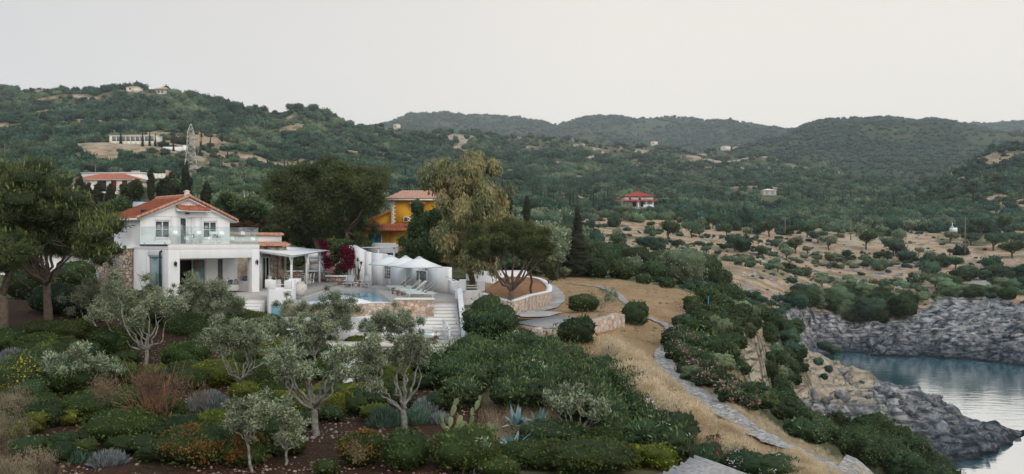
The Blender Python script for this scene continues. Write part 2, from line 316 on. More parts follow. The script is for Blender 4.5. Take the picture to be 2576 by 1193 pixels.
def H(x, y):
    x = np.atleast_1d(np.asarray(x, float)); y = np.atleast_1d(np.asarray(y, float))
    h = H0(x, y); Y = np.maximum(y, 6)
    h = h + (fbm(x * .5, y * .5, 3) - .5) * .25 * sstep(8, 14, Y)
    h = h + (fbm(x * .09 + 9, y * .09, 3) - .5) * 1.2 * sstep(85, 140, Y) + (fbm(x * .02 + 3, y * .02 + 8, 4) - .5) * np.interp(Y, [250, 500, 900], [0, 8, 22])
    rm = rockmask(x, y)
    rm = rm * sstep(-.9, .4, h); c = fbm(x * .13 + 5, y * .34, 2); c2 = vnoise(x * .55 + 50, y * 1.1); r = np.abs(c - .5) * 2; r2 = np.abs(c2 - .5) * 2
    ww = 2.2 * fbm(x * .10, y * .22, 4); q0 = h * .75 + ww; fr = q0 - np.floor(q0); strata = (np.floor(q0) + sstep(.62, 1.0, fr) - ww + .5) / .75
    h = h + rm * ((r - .35) * 1.8 + (r2 - .4) * .55 + (strata - h) * .8 * sstep(.2, 1.5, h) + (vnoise(x * 2.3, y * 3.1) - .5) * .28)
    uu = U0 + F * x / Y; cm = ((uu > 1850) & (uu < 2140) & (Y > 50) & (Y < 104) & (h > 4)) * 1.0
    h = h + cm * np.where(uu > 1960, .35, 1.) * (np.abs(vnoise(x * 1.3 + 3, y * .5) - .5) * 1.6 + (vnoise(x * 3.1, y * 2.2) - .5) * .5 - .45)
    return h
def Hs(x, y): return float(H(x, y)[0])
def ground_at(u, v, Y0=8, Y1=420):
    Y = np.geomspace(Y0, Y1, 1500); x = (u - U0) / F * Y; zr = CZ + (V0 - v) / F * Y; k = np.nonzero(H0(x, Y) >= zr)[0]
    i = k[0] if len(k) else len(Y) - 1; return x[i], Y[i]
YR = ground_at(1600, 530, 250, 900)[1]; YW = ground_at(1935, 492, 280, 1200)[1]
def clear_of_houses(x, y, u):
    """keep the wood off the two valley houses and the open strip in front of them"""
    return ~((u > 1533) & (u < 1664) & (y > YR - 75) & (y < YR + 22)) & ~((u > 1908) & (u < 1962) & (y > YW - 110) & (y < YW + 16)) & ~((u > 1380) & (u < 1660) & (y > YR - 75) & (y < YR - 45)) & ~((u > 452) & (u < 508) & (y > 285) & (y < 372))

# ground as one sheet, finest where the picture looks at it
us = np.concatenate([np.linspace(-700, -120, 40)[:-1], np.arange(-120, 2700, 6.0), np.linspace(2700, 4000, 60)])
ys = np.concatenate([np.geomspace(6, 40, 100)[:-1], np.geomspace(40, 220, 330)[:-1], np.geomspace(220, 2400, 230)])
UU, YY = np.meshgrid(us, ys); XX = (UU - U0) / F * YY
ZZ = H(XX.ravel(), YY.ravel()).reshape(XX.shape)
V = np.stack([XX, YY, ZZ], -1).reshape(-1, 3); nr, nc = XX.shape
idx = np.arange(nr * nc).reshape(nr, nc)
Fq = np.stack([idx[:-1, :-1], idx[:-1, 1:], idx[1:, 1:], idx[1:, :-1]], -1).reshape(-1, 4)
# ground behind and beside the camera
V2 = np.array([(-600, -600, 13.3), (600, -600, -2), (V[idx[0, -1]]), (V[idx[0, 0]])]); nb = len(V)
def ground_material():
    m, t = newmat('ground'); L = t.links
    o = N(t, 'ShaderNodeOutputMaterial'); p = N(t, 'ShaderNodeBsdfPrincipled'); p.inputs['Roughness'].default_value = .95; p.inputs['Specular IOR Level'].default_value = .1
    L.new(p.outputs[0], o.inputs[0])
    g = N(t, 'ShaderNodeNewGeometry')
    def noise(s, d=6):
        n = N(t, 'ShaderNodeTexNoise'); n.inputs['Scale'].default_value = s; n.inputs['Detail'].default_value = d; L.new(g.outputs['Position'], n.inputs[0]); return n.outputs[0]
    def mixc(f, a, b):
        x = N(t, 'ShaderNodeMix', data_type='RGBA')
        for i, c in ((6, a), (7, b)):
            if isinstance(c, tuple): x.inputs[i].default_value = (*c, 1)
            else: L.new(c, x.inputs[i])
        L.new(f, x.inputs[0]); return x.outputs[2]
    def rng_(s, a, b):
        r = N(t, 'ShaderNodeMapRange'); r.inputs[1].default_value = a; r.inputs[2].default_value = b; L.new(s, r.inputs[0]); return r.outputs[0]
    A = N(t, 'ShaderNodeAttribute', attribute_name='zone'); s = N(t, 'ShaderNodeSeparateColor'); L.new(A.outputs['Color'], s.inputs[0])
    B = N(t, 'ShaderNodeAttribute', attribute_name='zone2'); s2 = N(t, 'ShaderNodeSeparateColor'); L.new(B.outputs['Color'], s2.inputs[0])
    scrub = mixc(rng_(noise(.25), .4, .6), (.045, .06, .03), (.12, .11, .06))
    dry = mixc(rng_(noise(1.3), .35, .65), (.36, .235, .12), (.26, .15, .075)); dry = mixc(rng_(noise(9), .45, .7), dry, (.46, .34, .21)); dry = mixc(rng_(noise(.45, 4), .45, .65), dry, (.30, .17, .085)); dry = mixc(rng_(noise(.9, 5), .6, .72), dry, (.20, .17, .08))
    straw = mixc(rng_(noise(.35), .4, .6), (.44, .33, .215), (.33, .19, .125)); straw = mixc(rng_(noise(2.5), .5, .75), straw, (.56, .46, .33)); straw = mixc(rng_(noise(.12), .52, .62), straw, (.20, .17, .10))
    soil = mixc(rng_(noise(5), .35, .65), (.06, .028, .017), (.03, .02, .012)); soil = mixc(rng_(noise(16), .58, .7), soil, (.15, .09, .06))
    rock = mixc(rng_(noise(.7, 9), .38, .6), (.055, .065, .08), (.38, .37, .355)); rock = mixc(rng_(noise(.22, 5), .66, .74), rock, (.30, .18, .10))
    # wet dark band next to the water
    sx = N(t, 'ShaderNodeSeparateXYZ'); L.new(g.outputs['Position'], sx.inputs[0])
    zr_ = N(t, 'ShaderNodeMath', operation='MULTIPLY_ADD'); zr_.inputs[1].default_value = 3.0; L.new(noise(.5, 4), zr_.inputs[0]); L.new(sx.outputs[2], zr_.inputs[2])
    rock = mixc(rng_(zr_.outputs[0], 2.6, 5.2), mixc(rng_(noise(1.4, 8), .4, .62), (.035, .045, .058), (.13, .14, .15)), rock); rock = mixc(rng_(sx.outputs[2], .1, .55), (.022, .026, .03), rock)
    clay = mixc(rng_(noise(1.0, 6), .35, .65), (.50, .42, .32), (.30, .245, .185)); clay = mixc(rng_(noise(6, 5), .45, .7), clay, (.42, .36, .29))
    c = mixc(s.outputs[0], scrub, dry); c = mixc(s.outputs[1], c, straw); c = mixc(s.outputs[2], c, soil)
    c = mixc(s2.outputs[0], c, rock); c = mixc(s2.outputs[1], c, clay)
    L.new(c, p.inputs['Base Color'])
    b0 = N(t, 'ShaderNodeBump'); b0.inputs['Strength'].default_value = .8; b0.inputs['Distance'].default_value = .25; L.new(noise(3.0, 8), b0.inputs['Height'])
    mpp = N(t, 'ShaderNodeMapping'); mpp.inputs['Scale'].default_value = (.7, 1.3, 3.0); L.new(g.outputs['Position'], mpp.inputs[0])
    vo = N(t, 'ShaderNodeTexVoronoi', feature='DISTANCE_TO_EDGE'); vo.inputs['Scale'].default_value = .42; L.new(mpp.outputs[0], vo.inputs[0])
    mh = N(t, 'ShaderNodeMath', operation='MULTIPLY'); L.new(rng_(vo.outputs[0], 0, .22), mh.inputs[0]); ad_ = N(t, 'ShaderNodeMath', operation='MULTIPLY_ADD'); ad_.inputs[1].default_value = .6; L.new(s2.outputs[1], ad_.inputs[0]); L.new(s2.outputs[0], ad_.inputs[2]); L.new(ad_.outputs[0], mh.inputs[1])
    b = N(t, 'ShaderNodeBump'); b.inputs['Strength'].default_value = .9; b.inputs['Distance'].default_value = .8; L.new(mh.outputs[0], b.inputs['Height']); L.new(b0.outputs[0], b.inputs['Normal']); L.new(b.outputs[0], p.inputs['Normal'])
    return m
me = mesh_np('ground', np.vstack([V, V2]), [Fq, np.array([[nb, nb + 1, nb + 2, nb + 3]])], ground_material(), smooth=True)
def poly_mask(x, y, poly, soft=.5):
    inside = np.zeros(x.shape, bool); n = len(poly)
    for i in range(n):
        x0, y0 = poly[i]; x1, y1 = poly[(i + 1) % n]
        c = ((y0 > y) != (y1 > y)) & (x < (x1 - x0) * (y - y0) / (y1 - y0 + 1e-12) + x0); inside ^= c
    return inside.astype(float)
X_, Y_ = V[:, 0], V[:, 1]; Uf = U0 + F * X_ / Y_; nz = fbm(X_ * .3, Y_ * .3, 4) - .5; nzb = fbm(X_ * .03 + 7, Y_ * .03, 4) - .5
Zf = V[:, 2]
lawn = ((Uf > 1195 + 700 * np.maximum(0, nz * (Y_ < 45))) & (Y_ > 22) & (Y_ < 96 + 20 * nz) & (Uf < 1880 + 400 * nz)).astype(float)
lawn *= (Zf > 12.5)
lf = ((Uf > -400) & (Uf < 190 + 500 * nz) & (Y_ < 22 + 8 * nz)).astype(float); lawn = np.maximum(lawn, lf * .35)
field = ((Y_ > 110) & (Y_ < 330) & (Uf > 1395 + 200 * nzb) & (Uf < 2700)) * sstep(-.22, -.10, nzb + .25 * nz + .06) * (1 - sstep(300, 350, Y_ + 60 * nzb))
hillc = ((Y_ > 330)) * sstep(.10, .16, nzb + .1 * nz) * .8
leftc = ((Y_ > 190) & (Y_ < 470) & (Uf < 680)) * sstep(-.06, .05, nzb + .3 * nz) * .8
straw = np.clip(field + hillc + leftc, 0, 1)
soil = ((Y_ < 47) & (Uf > -50 + 200 * nz) & (Uf < 1300 + 600 * nz)).astype(float)
redf = ((Y_ > 235) & (Y_ < 262) & (Uf > 1900) & (Uf < 2250)) * .0
rm = rockmask(X_, Y_)
patch = ((Y_ > 120) & (Y_ < 230) & (Uf > 1850)) * sstep(.10, .18, nz); rock = np.clip(rm + patch, 0, 1)
gz = np.gradient(ZZ, axis=0) / np.gradient(YY, axis=0); gz = np.abs(gz).ravel()
clay = ((Uf > 1860) & (Uf < 2130) & (Y_ > 50) & (Y_ < 100) & (Zf > 4.5)) * sstep(.35, .8, gz + nz)
clay = np.maximum(clay, ((Uf > 1990) & (Uf < 2200) & (Y_ > 78) & (Y_ < 104) & (Zf > 4.0)) * .8)
terr = ((Y_ > 412) & (Y_ < 430) & (Uf < 520)) * sstep(-.02, .06, nz + .03); clay = np.maximum(clay, terr * .7)
terr2 = ((Y_ > 232) & (Y_ < 290) & (Uf > 2000) & (Uf < 2420)) * sstep(.03, .08, nz); clay = np.maximum(clay, terr2 * .8)
clay = np.maximum(clay, ((Y_ > 900)) * sstep(.17, .24, nzb + .2 * nz))
rock = np.where(clay > .5, 0, rock); lawn = lawn * ((Y_ > 37) | (Uf > 1540) | (Uf < 300))
def setcol(me, name, a, b, c, extra):
    at_ = me.color_attributes.new(name, 'FLOAT_COLOR', 'POINT')
    A = np.zeros((len(me.vertices), 4), np.float32); A[:len(a), 0] = a; A[:len(a), 1] = b; A[:len(a), 2] = c; A[:, 3] = 1
    at_.data.foreach_set('color', A.ravel())
setcol(me, 'zone', lawn, straw, soil, 0); setcol(me, 'zone2', rock, clay, clay * 0, 0)
link('ground', me, kind='structure')

# far mountains: two ridges of their own
def mountain_material():
    return mat('mountain', (.028, .05, .032), (.085, .095, .058), rough=1, scale=.012, bump=14, bscale=.03, detail=8, spec=0)
def ridge_mesh(name, ur, Yr, Yb, vb, seed, u0, u1):
    us = np.arange(u0, u1, 7.0); ts = np.linspace(-.5, 1.25, 110); V = []
    vr = itp(ur, us); vbb = itp(vb, us)
    U, T = np.meshgrid(us, ts); VR = vr[None, :] + 0 * U; VB = vbb[None, :] + 0 * U
    Y = Yb + (Yr - Yb) * T; tt = np.clip(T, 0, 1); v = VB + (VR - VB) * tt ** .9
    z = CZ + (V0 - v) / F * np.minimum(Y, Yr); z = np.where(T < 0, z + (T) * 120, z); z = z - np.where(T > 1, (T - 1) * (Yr - Yb) * .5, 0)
    X = (U - U0) / F * Y
    am = (Yr - Yb) * .05 * np.sin(np.clip(tt, 0, 1) * math.pi) ** .7
    rid = 1 - np.abs(fbm(X * .0022 + seed, Y * .0016, 5) - .5) * 4
    z = z + rid * am + (fbm(X * .02, Y * .02 + seed, 3) - .5) * 12
    nr, nc = U.shape; idx = np.arange(nr * nc).reshape(nr, nc)
    Fq = np.stack([idx[:-1, :-1], idx[:-1, 1:], idx[1:, 1:], idx[1:, :-1]], -1).reshape(-1, 4)
    me = mesh_np(name, np.stack([X, Y, z], -1).reshape(-1, 3), Fq, mountain_material(), smooth=True)
    link(name, me, kind='structure'); return X, Y, z
RA = [(800, 380), (900, 340), (985, 314), (1030, 292), (1080, 289), (1130, 293), (1300, 304), (1360, 316), (1400, 328), (1450, 310), (1500, 300), (1540, 298), (1570, 302), (1600, 307), (1700, 304), (1760, 310), (1790, 317), (1840, 306), (1900, 316), (1975, 327), (2050, 330), (2300, 314), (2450, 312), (2576, 316), (3200, 330), (4200, 380)]
RB = [(1700, 460), (1850, 400), (1930, 358), (1975, 340), (2020, 319), (2070, 306), (2130, 301), (2190, 296), (2250, 299), (2310, 306), (2330, 299), (2400, 306), (2450, 319), (2520, 336), (2576, 350), (2900, 400), (4000, 460)]
MA = ridge_mesh('mountain', RA, 3200, 1900, [(500, 420), (4200, 420)], 3, 620, 3600)
MBb = ridge_mesh('mountain', RB, 2000, 1000, [(1700, 490), (2200, 470), (4000, 480)], 21, 1750, 4000)

# sea
m, t = newmat('sea_water'); o = N(t, 'ShaderNodeOutputMaterial'); df = N(t, 'ShaderNodeBsdfDiffuse'); df.inputs[0].default_value = (.001, .24, .31, 1)
p = N(t, 'ShaderNodeBsdfGlossy'); p.inputs['Roughness'].default_value = .08; p.inputs[0].default_value = (1, .97, .96, 1)
ms = N(t, 'ShaderNodeMixShader'); ms.inputs[0].default_value = .88; t.links.new(df.outputs[0], ms.inputs[1]); t.links.new(p.outputs[0], ms.inputs[2]); t.links.new(ms.outputs[0], o.inputs[0])
g = N(t, 'ShaderNodeNewGeometry'); mp = N(t, 'ShaderNodeMapping'); mp.inputs['Scale'].default_value = (.35, 1, 1); t.links.new(g.outputs['Position'], mp.inputs[0])
n1 = N(t, 'ShaderNodeTexNoise'); n1.inputs['Scale'].default_value = .9; n1.inputs['Detail'].default_value = 5; t.links.new(mp.outputs[0], n1.inputs[0])
b = N(t, 'ShaderNodeBump'); b.inputs['Strength'].default_value = .5; b.inputs['Distance'].default_value = .06; t.links.new(n1.outputs[0], b.inputs['Height']); t.links.new(b.outputs[0], p.inputs['Normal'])
mb = MB(); mb.add([(-2500, -800, 0), (5100, -800, 0), (5100, 4500, 0), (-2500, 4500, 0)], [(0, 1, 2, 3)]); mb.obj('sea', m, kind='structure')
# ---------------------------------------------------------------- foliage library
def _ico(k):
    import bmesh
    b = bmesh.new(); bmesh.ops.create_icosphere(b, subdivisions=k, radius=1); V = np.array([v.co[:] for v in b.verts]); Fc = np.array([[v.index for v in f.verts] for f in b.faces]); b.free(); return V, Fc
ICO = {k: _ico(k) for k in (1, 2, 3, 4)}
def unit(v): return v / (np.linalg.norm(v, axis=1)[:, None] + 1e-9)
def leaf_quads(C, D, S, L, Wd):
    """C centres, D long direction, S side; lengths and widths"""
    a = C - D * L[:, None] * .5; b = C + S * Wd[:, None] * .5; c = C + D * L[:, None] * .5; d = C - S * Wd[:, None] * .5
    V = np.stack([a, b, c, d], 1).reshape(-1, 3); n = len(C); return V, np.arange(n * 4).reshape(n, 4)
def crown(blobs, n, size, aspect=.45, up=.35, fill=.5, core=.0, flat=1., seed=1, droop=0., grad=True, corek=2, jitter=.25, lump=.18):
    """leaves scattered through ellipsoid blobs (x,y,z,rx,ry,rz) plus optional inner mass coloured dark as shade between leaves; returns V, faces, rnd"""
    g = np.random.default_rng(seed); B = np.array(blobs, float)
    wt = (B[:, 3] * B[:, 4] * B[:, 5]) ** (2 / 3.); wt /= wt.sum(); k = g.choice(len(B), n, p=wt)
    d = unit(g.normal(size=(n, 3))); r = 1 - fill * g.random(n) ** 1.6
    lum = 1 + lump * (vnoise(d[:, 0] * 3 + k * 3.1, d[:, 1] * 3 + d[:, 2] * 4) - .5) * 2
    C = B[k, :3] + d * B[k, 3:6] * (r * lum)[:, None]
    nrm = unit(d + g.normal(size=(n, 3)) * .5)
    D = unit(d * .8 + g.normal(size=(n, 3)) * .75 + np.array([0, 0, up - droop * 2.])); S = unit(np.cross(nrm, D))
    L = size * (.6 + .8 * g.random(n)); V, Fq = leaf_quads(C, D, S, L, L * aspect)
    rnd = np.clip(g.random(n) * .75 + .25 * g.random(len(B))[k], 0, 1)
    Vs = [V]; Fs = [Fq]; Rn = [rnd]
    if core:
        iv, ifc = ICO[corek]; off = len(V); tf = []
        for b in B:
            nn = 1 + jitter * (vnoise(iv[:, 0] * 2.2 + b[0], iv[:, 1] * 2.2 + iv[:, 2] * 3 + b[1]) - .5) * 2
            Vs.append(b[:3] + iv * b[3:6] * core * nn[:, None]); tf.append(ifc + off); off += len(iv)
        tf = np.vstack(tf); Fs.append(tf); Rn.append(np.full(len(tf), .10))  # low value paints the shade inside the crown
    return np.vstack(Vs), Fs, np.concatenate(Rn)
def crown_mesh(name, m, *a, **k):
    V, Fs, rn = crown(*a, **k); return mesh_np(name, V, Fs, m, rnd=rn)
def limb_path(a, b, n, wob, g, sag=0):
    a = np.array(a, float); b = np.array(b, float); t = np.linspace(0, 1, n)[:, None]; L = np.linalg.norm(b - a)
    P = a + (b - a) * t; P[:, 2] += (t[:, 0] * (1 - t[:, 0])) * sag * L
    w_ = g.normal(size=(n, 3)) * wob * L * np.sin(t * math.pi) ** .5; w_[0] = 0; w_[-1] = 0; return P + w_

# leaf materials (leaf albedos, dark ends also painting the shade inside crowns)
LM = {}
LM['olive'] = leafmat('olive_leaf', (.05, .07, .034), (.43, .48, .31), .12, .15, hue=.01, tscale=1.2)
LM['box'] = leafmat('box_leaf', (.014, .03, .008), (.155, .195, .042), .25, .2, tscale=1.5)
LM['boxlight'] = leafmat('young_box_leaf', (.04, .06, .01), (.28, .30, .035), .25, .15, tscale=2.)
LM['bush'] = leafmat('bush_leaf', (.012, .028, .012), (.18, .235, .075), .3, .3, tscale=.8)
LM['oleander'] = leafmat('oleander_leaf', (.012, .028, .012), (.19, .27, .10), .25, .25, tscale=1.2)
LM['pine'] = leafmat('pine_needle', (.016, .03, .014), (.135, .165, .055), .2, .15, tscale=.7)
LM['pinetip'] = leafmat('pine_shoot', (.10, .12, .03), (.22, .24, .07), .2, .1)
LM['eucalyptus'] = leafmat('eucalyptus_leaf', (.08, .095, .045), (.38, .38, .18), .25, .1, third=(.36, .28, .14), tscale=.5)
LM['cypress'] = leafmat('cypress_leaf', (.012, .018, .008), (.045, .05, .022), .05, .2)
LM['scrub'] = leafmat('scrub_leaf', (.009, .034, .022), (.095, .175, .092), .15, .55, tscale=.018, hue=.045, third=(.10, .135, .07))
LM['scrubfar'] = leafmat('far_scrub_leaf', (.02, .05, .035), (.085, .13, .08), 0, .45, tscale=.01, hue=.03)
LM['lavender'] = leafmat('lavender_leaf', (.09, .12, .12), (.28, .31, .31), .1, .1, hue=.02)
LM['sage'] = leafmat('sage_leaf', (.045, .10, .07), (.15, .23, .17), .15, .1)
LM['weed'] = leafmat('dry_weed', (.10, .08, .045), (.34, .28, .19), .3, .2, tscale=1.2)
LM['dry'] = leafmat('dry_twig', (.07, .045, .02), (.26, .20, .12), .2, .15)
LM['straw'] = leafmat('dry_grass', (.24, .17, .09), (.95, .80, .58), .4, .2, tscale=1.3, third=(.42, .32, .18))
LM['rust'] = leafmat('rust_leaf', (.08, .055, .012), (.22, .13, .03), .2, .1)
LM['red'] = leafmat('bougainvillea_bract', (.05, .004, .010), (.21, .012, .028), .3, .1)
LM['pink'] = leafmat('pink_petal', (.42, .14, .19), (.72, .42, .44), .3, .1)
LM['white'] = leafmat('white_petal', (.6, .6, .55), (.8, .8, .75), .3, .1)
LM['yellow'] = leafmat('yellow_petal', (.5, .35, .02), (.7, .5, .03), .3, .1)
LM['redfl'] = leafmat('red_petal', (.35, .01, .01), (.5, .03, .02), .3, .1)
LM['redbush'] = leafmat('red_bush_leaf', (.03, .02, .008), (.20, .045, .02), .2, .1, tscale=1.5)
BARK = mat('olive_bark', (.30, .29, .26), (.13, .12, .10), rough=.9, scale=7, bump=.03, bscale=14)
BARKP = mat('pine_bark', (.15, .105, .08), (.08, .062, .05), rough=.95, scale=6, bump=.03, bscale=10)
BARKD = mat('dark_bark', (.09, .07, .05), (.05, .04, .03), rough=.95, scale=6, bump=.02)

# ---------------------------------------------------------------- scattered masses that nobody could count
def proto(name, me):
    return bpy.data.objects.new(name, me)
def bush_proto(m, seed, nb=5, n=230, size=.2, core=.86, hgt=.8, spread=.55, trunk=False):
    g = np.random.default_rng(seed); B = [(0, 0, hgt * .5, .7, .7, hgt * .55)]
    for i in range(nb):
        a = g.random() * 6.28; r = spread * (.5 + .5 * g.random()); s = .32 + .25 * g.random(); B.append((r * math.cos(a), r * math.sin(a), hgt * (.35 + .5 * g.random()), s, s, s * .85))
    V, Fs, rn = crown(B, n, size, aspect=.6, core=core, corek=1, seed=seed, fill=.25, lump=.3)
    return mesh_np('leaf_mass', V, Fs, m, rnd=rn)
def cyp_proto(m, seed):
    g = np.random.default_rng(seed); B = [(0, 0, .25 + .75 * i, .55 * (1 - .1 * i) + .1, .55 * (1 - .1 * i) + .1, .7) for i in range(7)]; B = [(x, y, z, max(.16, rx * (1 - .09 * i)), max(.16, ry * (1 - .09 * i)), rz) for i, (x, y, z, rx, ry, rz) in enumerate(B)]
    V, Fs, rn = crown(B, 420, .3, aspect=.4, core=.85, corek=1, seed=seed, up=1.5); return mesh_np('leaf_mass', V, Fs, m, rnd=rn)
def rock_mesh(name, m, seed, k=2, flat=.75):
    g = np.random.default_rng(seed); iv, ifc = ICO[k]; V = iv.copy()
    for _ in range(9):
        d = unit(g.normal(size=(1, 3)))[0]; c = .55 + .3 * g.random(); p = V @ d; V = V - d[None] * np.maximum(p - c, 0)[:, None] * .9
    V *= (1 + .12 * (vnoise(iv[:, 0] * 4 + seed, iv[:, 1] * 4 + iv[:, 2] * 3)[:, None] - .5)); V[:, 2] *= flat; return mesh_np(name, V, ifc, m)
_gn = 0
def scatter(name, pts, scale, protos, label, cat, seed=0, tilt=0., zs=None, kind='stuff'):
    global _gn; _gn += 1
    n = len(pts); g = np.random.default_rng(seed + 77)
    me = bpy.data.meshes.new(name); me.vertices.add(n); me.vertices.foreach_set('co', np.asarray(pts, np.float32).ravel())
    sc = np.asarray(scale, np.float32); sc = np.repeat(sc[:, None], 3, 1) if sc.ndim == 1 else sc
    if zs is not None: sc = sc.copy(); sc[:, 2] *= zs
    a = me.attributes.new('sc', 'FLOAT_VECTOR', 'POINT'); a.data.foreach_set('vector', np.ascontiguousarray(sc, np.float32).ravel())
    r = np.stack([g.normal(size=n) * tilt, g.normal(size=n) * tilt, g.random(n) * 6.28], -1)
    a = me.attributes.new('rot', 'FLOAT_VECTOR', 'POINT'); a.data.foreach_set('vector', r.astype(np.float32).ravel())
    a = me.attributes.new('pick', 'INT', 'POINT'); a.data.foreach_set('value', g.integers(0, len(protos), n).astype(np.int32))
    ng = bpy.data.node_groups.new('scatter_%s' % name, 'GeometryNodeTree')
    ng.interface.new_socket('Geometry', in_out='INPUT', socket_type='NodeSocketGeometry'); ng.interface.new_socket('Geometry', in_out='OUTPUT', socket_type='NodeSocketGeometry')
    gi = ng.nodes.new('NodeGroupInput'); go = ng.nodes.new('NodeGroupOutput'); ip = ng.nodes.new('GeometryNodeInstanceOnPoints'); ip.inputs['Pick Instance'].default_value = True
    gt = ng.nodes.new('GeometryNodeGeometryToInstance')
    for p in reversed(protos):
        oi = ng.nodes.new('GeometryNodeObjectInfo'); oi.inputs['Object'].default_value = p; oi.transform_space = 'ORIGINAL'; oi.inputs['As Instance'].default_value = False
        ng.links.new(oi.outputs['Geometry'], gt.inputs[0])
    def na(nm, ty):
        x = ng.nodes.new('GeometryNodeInputNamedAttribute'); x.data_type = ty; x.inputs['Name'].default_value = nm
        return [s for s in x.outputs if s.enabled and s.name == 'Attribute'][0]
    er = ng.nodes.new('FunctionNodeEulerToRotation'); ng.links.new(na('rot', 'FLOAT_VECTOR'), er.inputs[0])
    ng.links.new(gi.outputs[0], ip.inputs['Points']); ng.links.new(gt.outputs[0], ip.inputs['Instance']); ng.links.new(na('pick', 'INT'), ip.inputs['Instance Index'])
    ng.links.new(er.outputs[0], ip.inputs['Rotation']); ng.links.new(na('sc', 'FLOAT_VECTOR'), ip.inputs['Scale']); ng.links.new(ip.outputs[0], go.inputs[0])
    o = link(name, me, label=label, cat=cat, kind=kind); md = o.modifiers.new('scatter', 'NODES'); md.node_group = ng
    return o
def polar_pts(n, u0, u1, Y0, Y1, seed, power=1.):
    """random ground points, even in picture area terms: denser close by"""
    g = np.random.default_rng(seed); u = u0 + (u1 - u0) * g.random(n); Y = 1 / (1 / Y0 ** power + (1 / Y1 ** power - 1 / Y0 ** power) * g.random(n)) ** (1 / power)
    return (u - U0) / F * Y, Y, u
# ---------------------------------------------------------------- hills, valley wood, fields
SB = [bush_proto(LM['scrub'], i) for i in range(5)]
SP = [proto('bush_shape', m) for m in SB]
FP = [proto('far_bush_shape', bush_proto(LM['scrubfar'], 40 + i, nb=4, n=70, size=.34, core=.9)) for i in range(3)]
OP = [proto('olive_shape', bush_proto(LM['olive'], 60 + i, nb=6, n=300, size=.17, core=.8)) for i in range(2)]
CP = [proto('cypress_shape', cyp_proto(LM['cypress'], 80 + i)) for i in range(2)]
# hillside wood: 250 m and beyond
def hill_scrub():
    g = np.random.default_rng(5); P = []; S = []
    x, y, u = polar_pts(60000, -700, 3300, 300, 1320, 11, .35)
    nzb = fbm(x * .03 + 7, y * .03, 4) - .5; nz = fbm(x * .3, y * .3, 4) - .5; c = fbm(x * .012, y * .012 + 4, 3)
    keep = g.random(len(x)) < np.where(nzb + .1 * nz > .10, .12, .95)
    keep &= fbm(x * .045 + 3, y * .045, 3) < .60 + .25 * g.random(len(x)); keep &= ~((y < 470) & (u < 680) & (nzb + .3 * nz > -.03) & (g.random(len(x)) < .8))
    keep &= ~((y > 412) & (y < 430) & (u < 560))
    yr = itp(_yr, u); keep &= (y < yr + 60) | (u > 2150)
    # grassy shoulder below the pylon road
    keep &= ~((u > 420) & (u < 760) & (y > 300) & (y < 520) & (g.random(len(x)) < .72))
    keep &= clear_of_houses(x, y, u); x = x[keep]; y = y[keep]; h = H(x, y); s = (1.2 + 3.6 * g.random(len(x)) ** 2.) * np.where(c[keep] > .5, 1.25, .8) * np.interp(y, [300, 900], [.95, 1.5])
    return np.stack([x, y, h - .1 * s], -1), s
p_, s_ = hill_scrub()
scatter('hillside_scrub', p_, s_, SP, 'dense dark green maquis covering the hill slopes', 'scrub', 1, zs=1.15)
g = np.random.default_rng(9)
x, y, u = polar_pts(550, 300, 2600, 330, 1150, 13, .4); c = fbm(x * .008 + 4, y * .008, 3); k = (c > .56) & clear_of_houses(x, y, u); x, y = x[k], y[k]
scatter('hillside_cypresses', np.stack([x, y, H(x, y) - .3], -1), 1.0 + .7 * g.random(len(x)), CP, 'distant dark cypresses standing among the scrub of the hills', 'cypresses', 2, zs=1.1)
def mtn_scrub(M_, nme, lab, n, seed, s0):
    X, Y, Z = M_; g = np.random.default_rng(seed); i = g.integers(0, X.shape[0] - 1, n); j = g.integers(0, X.shape[1] - 1, n); f = g.random((n, 2))
    def b(A): return (A[i, j] * (1 - f[:, 0]) + A[i + 1, j] * f[:, 0]) * (1 - f[:, 1]) + (A[i, j + 1] * (1 - f[:, 0]) + A[i + 1, j + 1] * f[:, 0]) * f[:, 1]
    x, y, z = b(X), b(Y), b(Z); c = fbm(x * .006, y * .006 + 9, 4); k = g.random(n) < np.where(c > .57, .3, .95)
    uu = U0 + F * x / y; k &= (uu > 800) & (uu < 2800) if nme[0] == 'm' else k
    scatter(nme, np.stack([x, y, z], -1)[k], s0 * (.6 + .8 * g.random(k.sum())), FP, lab, 'scrub', seed)
mtn_scrub(MA, 'mountain_scrub', 'faint blue green scrub on the farthest mountain ridge', 42000, 31, 7.5)
mtn_scrub(MBb, 'mountain_scrub', 'bluish green scrub on the rounded mountain at the right', 60000, 32, 4.2)
# lower valley wood, 150 to 330 m, with gaps over the dry fields
x, y, u = polar_pts(9000, 500, 3000, 170, 345, 15, .8); g = np.random.default_rng(16)
nzb = fbm(x * .03 + 7, y * .03, 4) - .5; dens = np.where(u < 1450, .9, sstep(265, 325, y + 60 * nzb) * .95 + .04) * np.where((u > 1950) & (y > 236) & (y < 275), .15, 1)
k = (g.random(len(x)) < dens * .55) & clear_of_houses(x, y, u); x, y = x[k], y[k]
VALLEY = np.stack([x, y, H(x, y) - .2], -1); VS = 1.4 + 1.8 * g.random(len(x)) ** 1.3
# the 300 nearest are built one by one further down; the rest reads as one wood
order = np.argsort(y); near_v = order[:220]; rest_v = order[220:]
scatter('valley_wood', VALLEY[rest_v], VS[rest_v], SP + OP[:1], 'dark olive and oak wood filling the valley floor beyond the fields', 'wood', 3, zs=1.3)
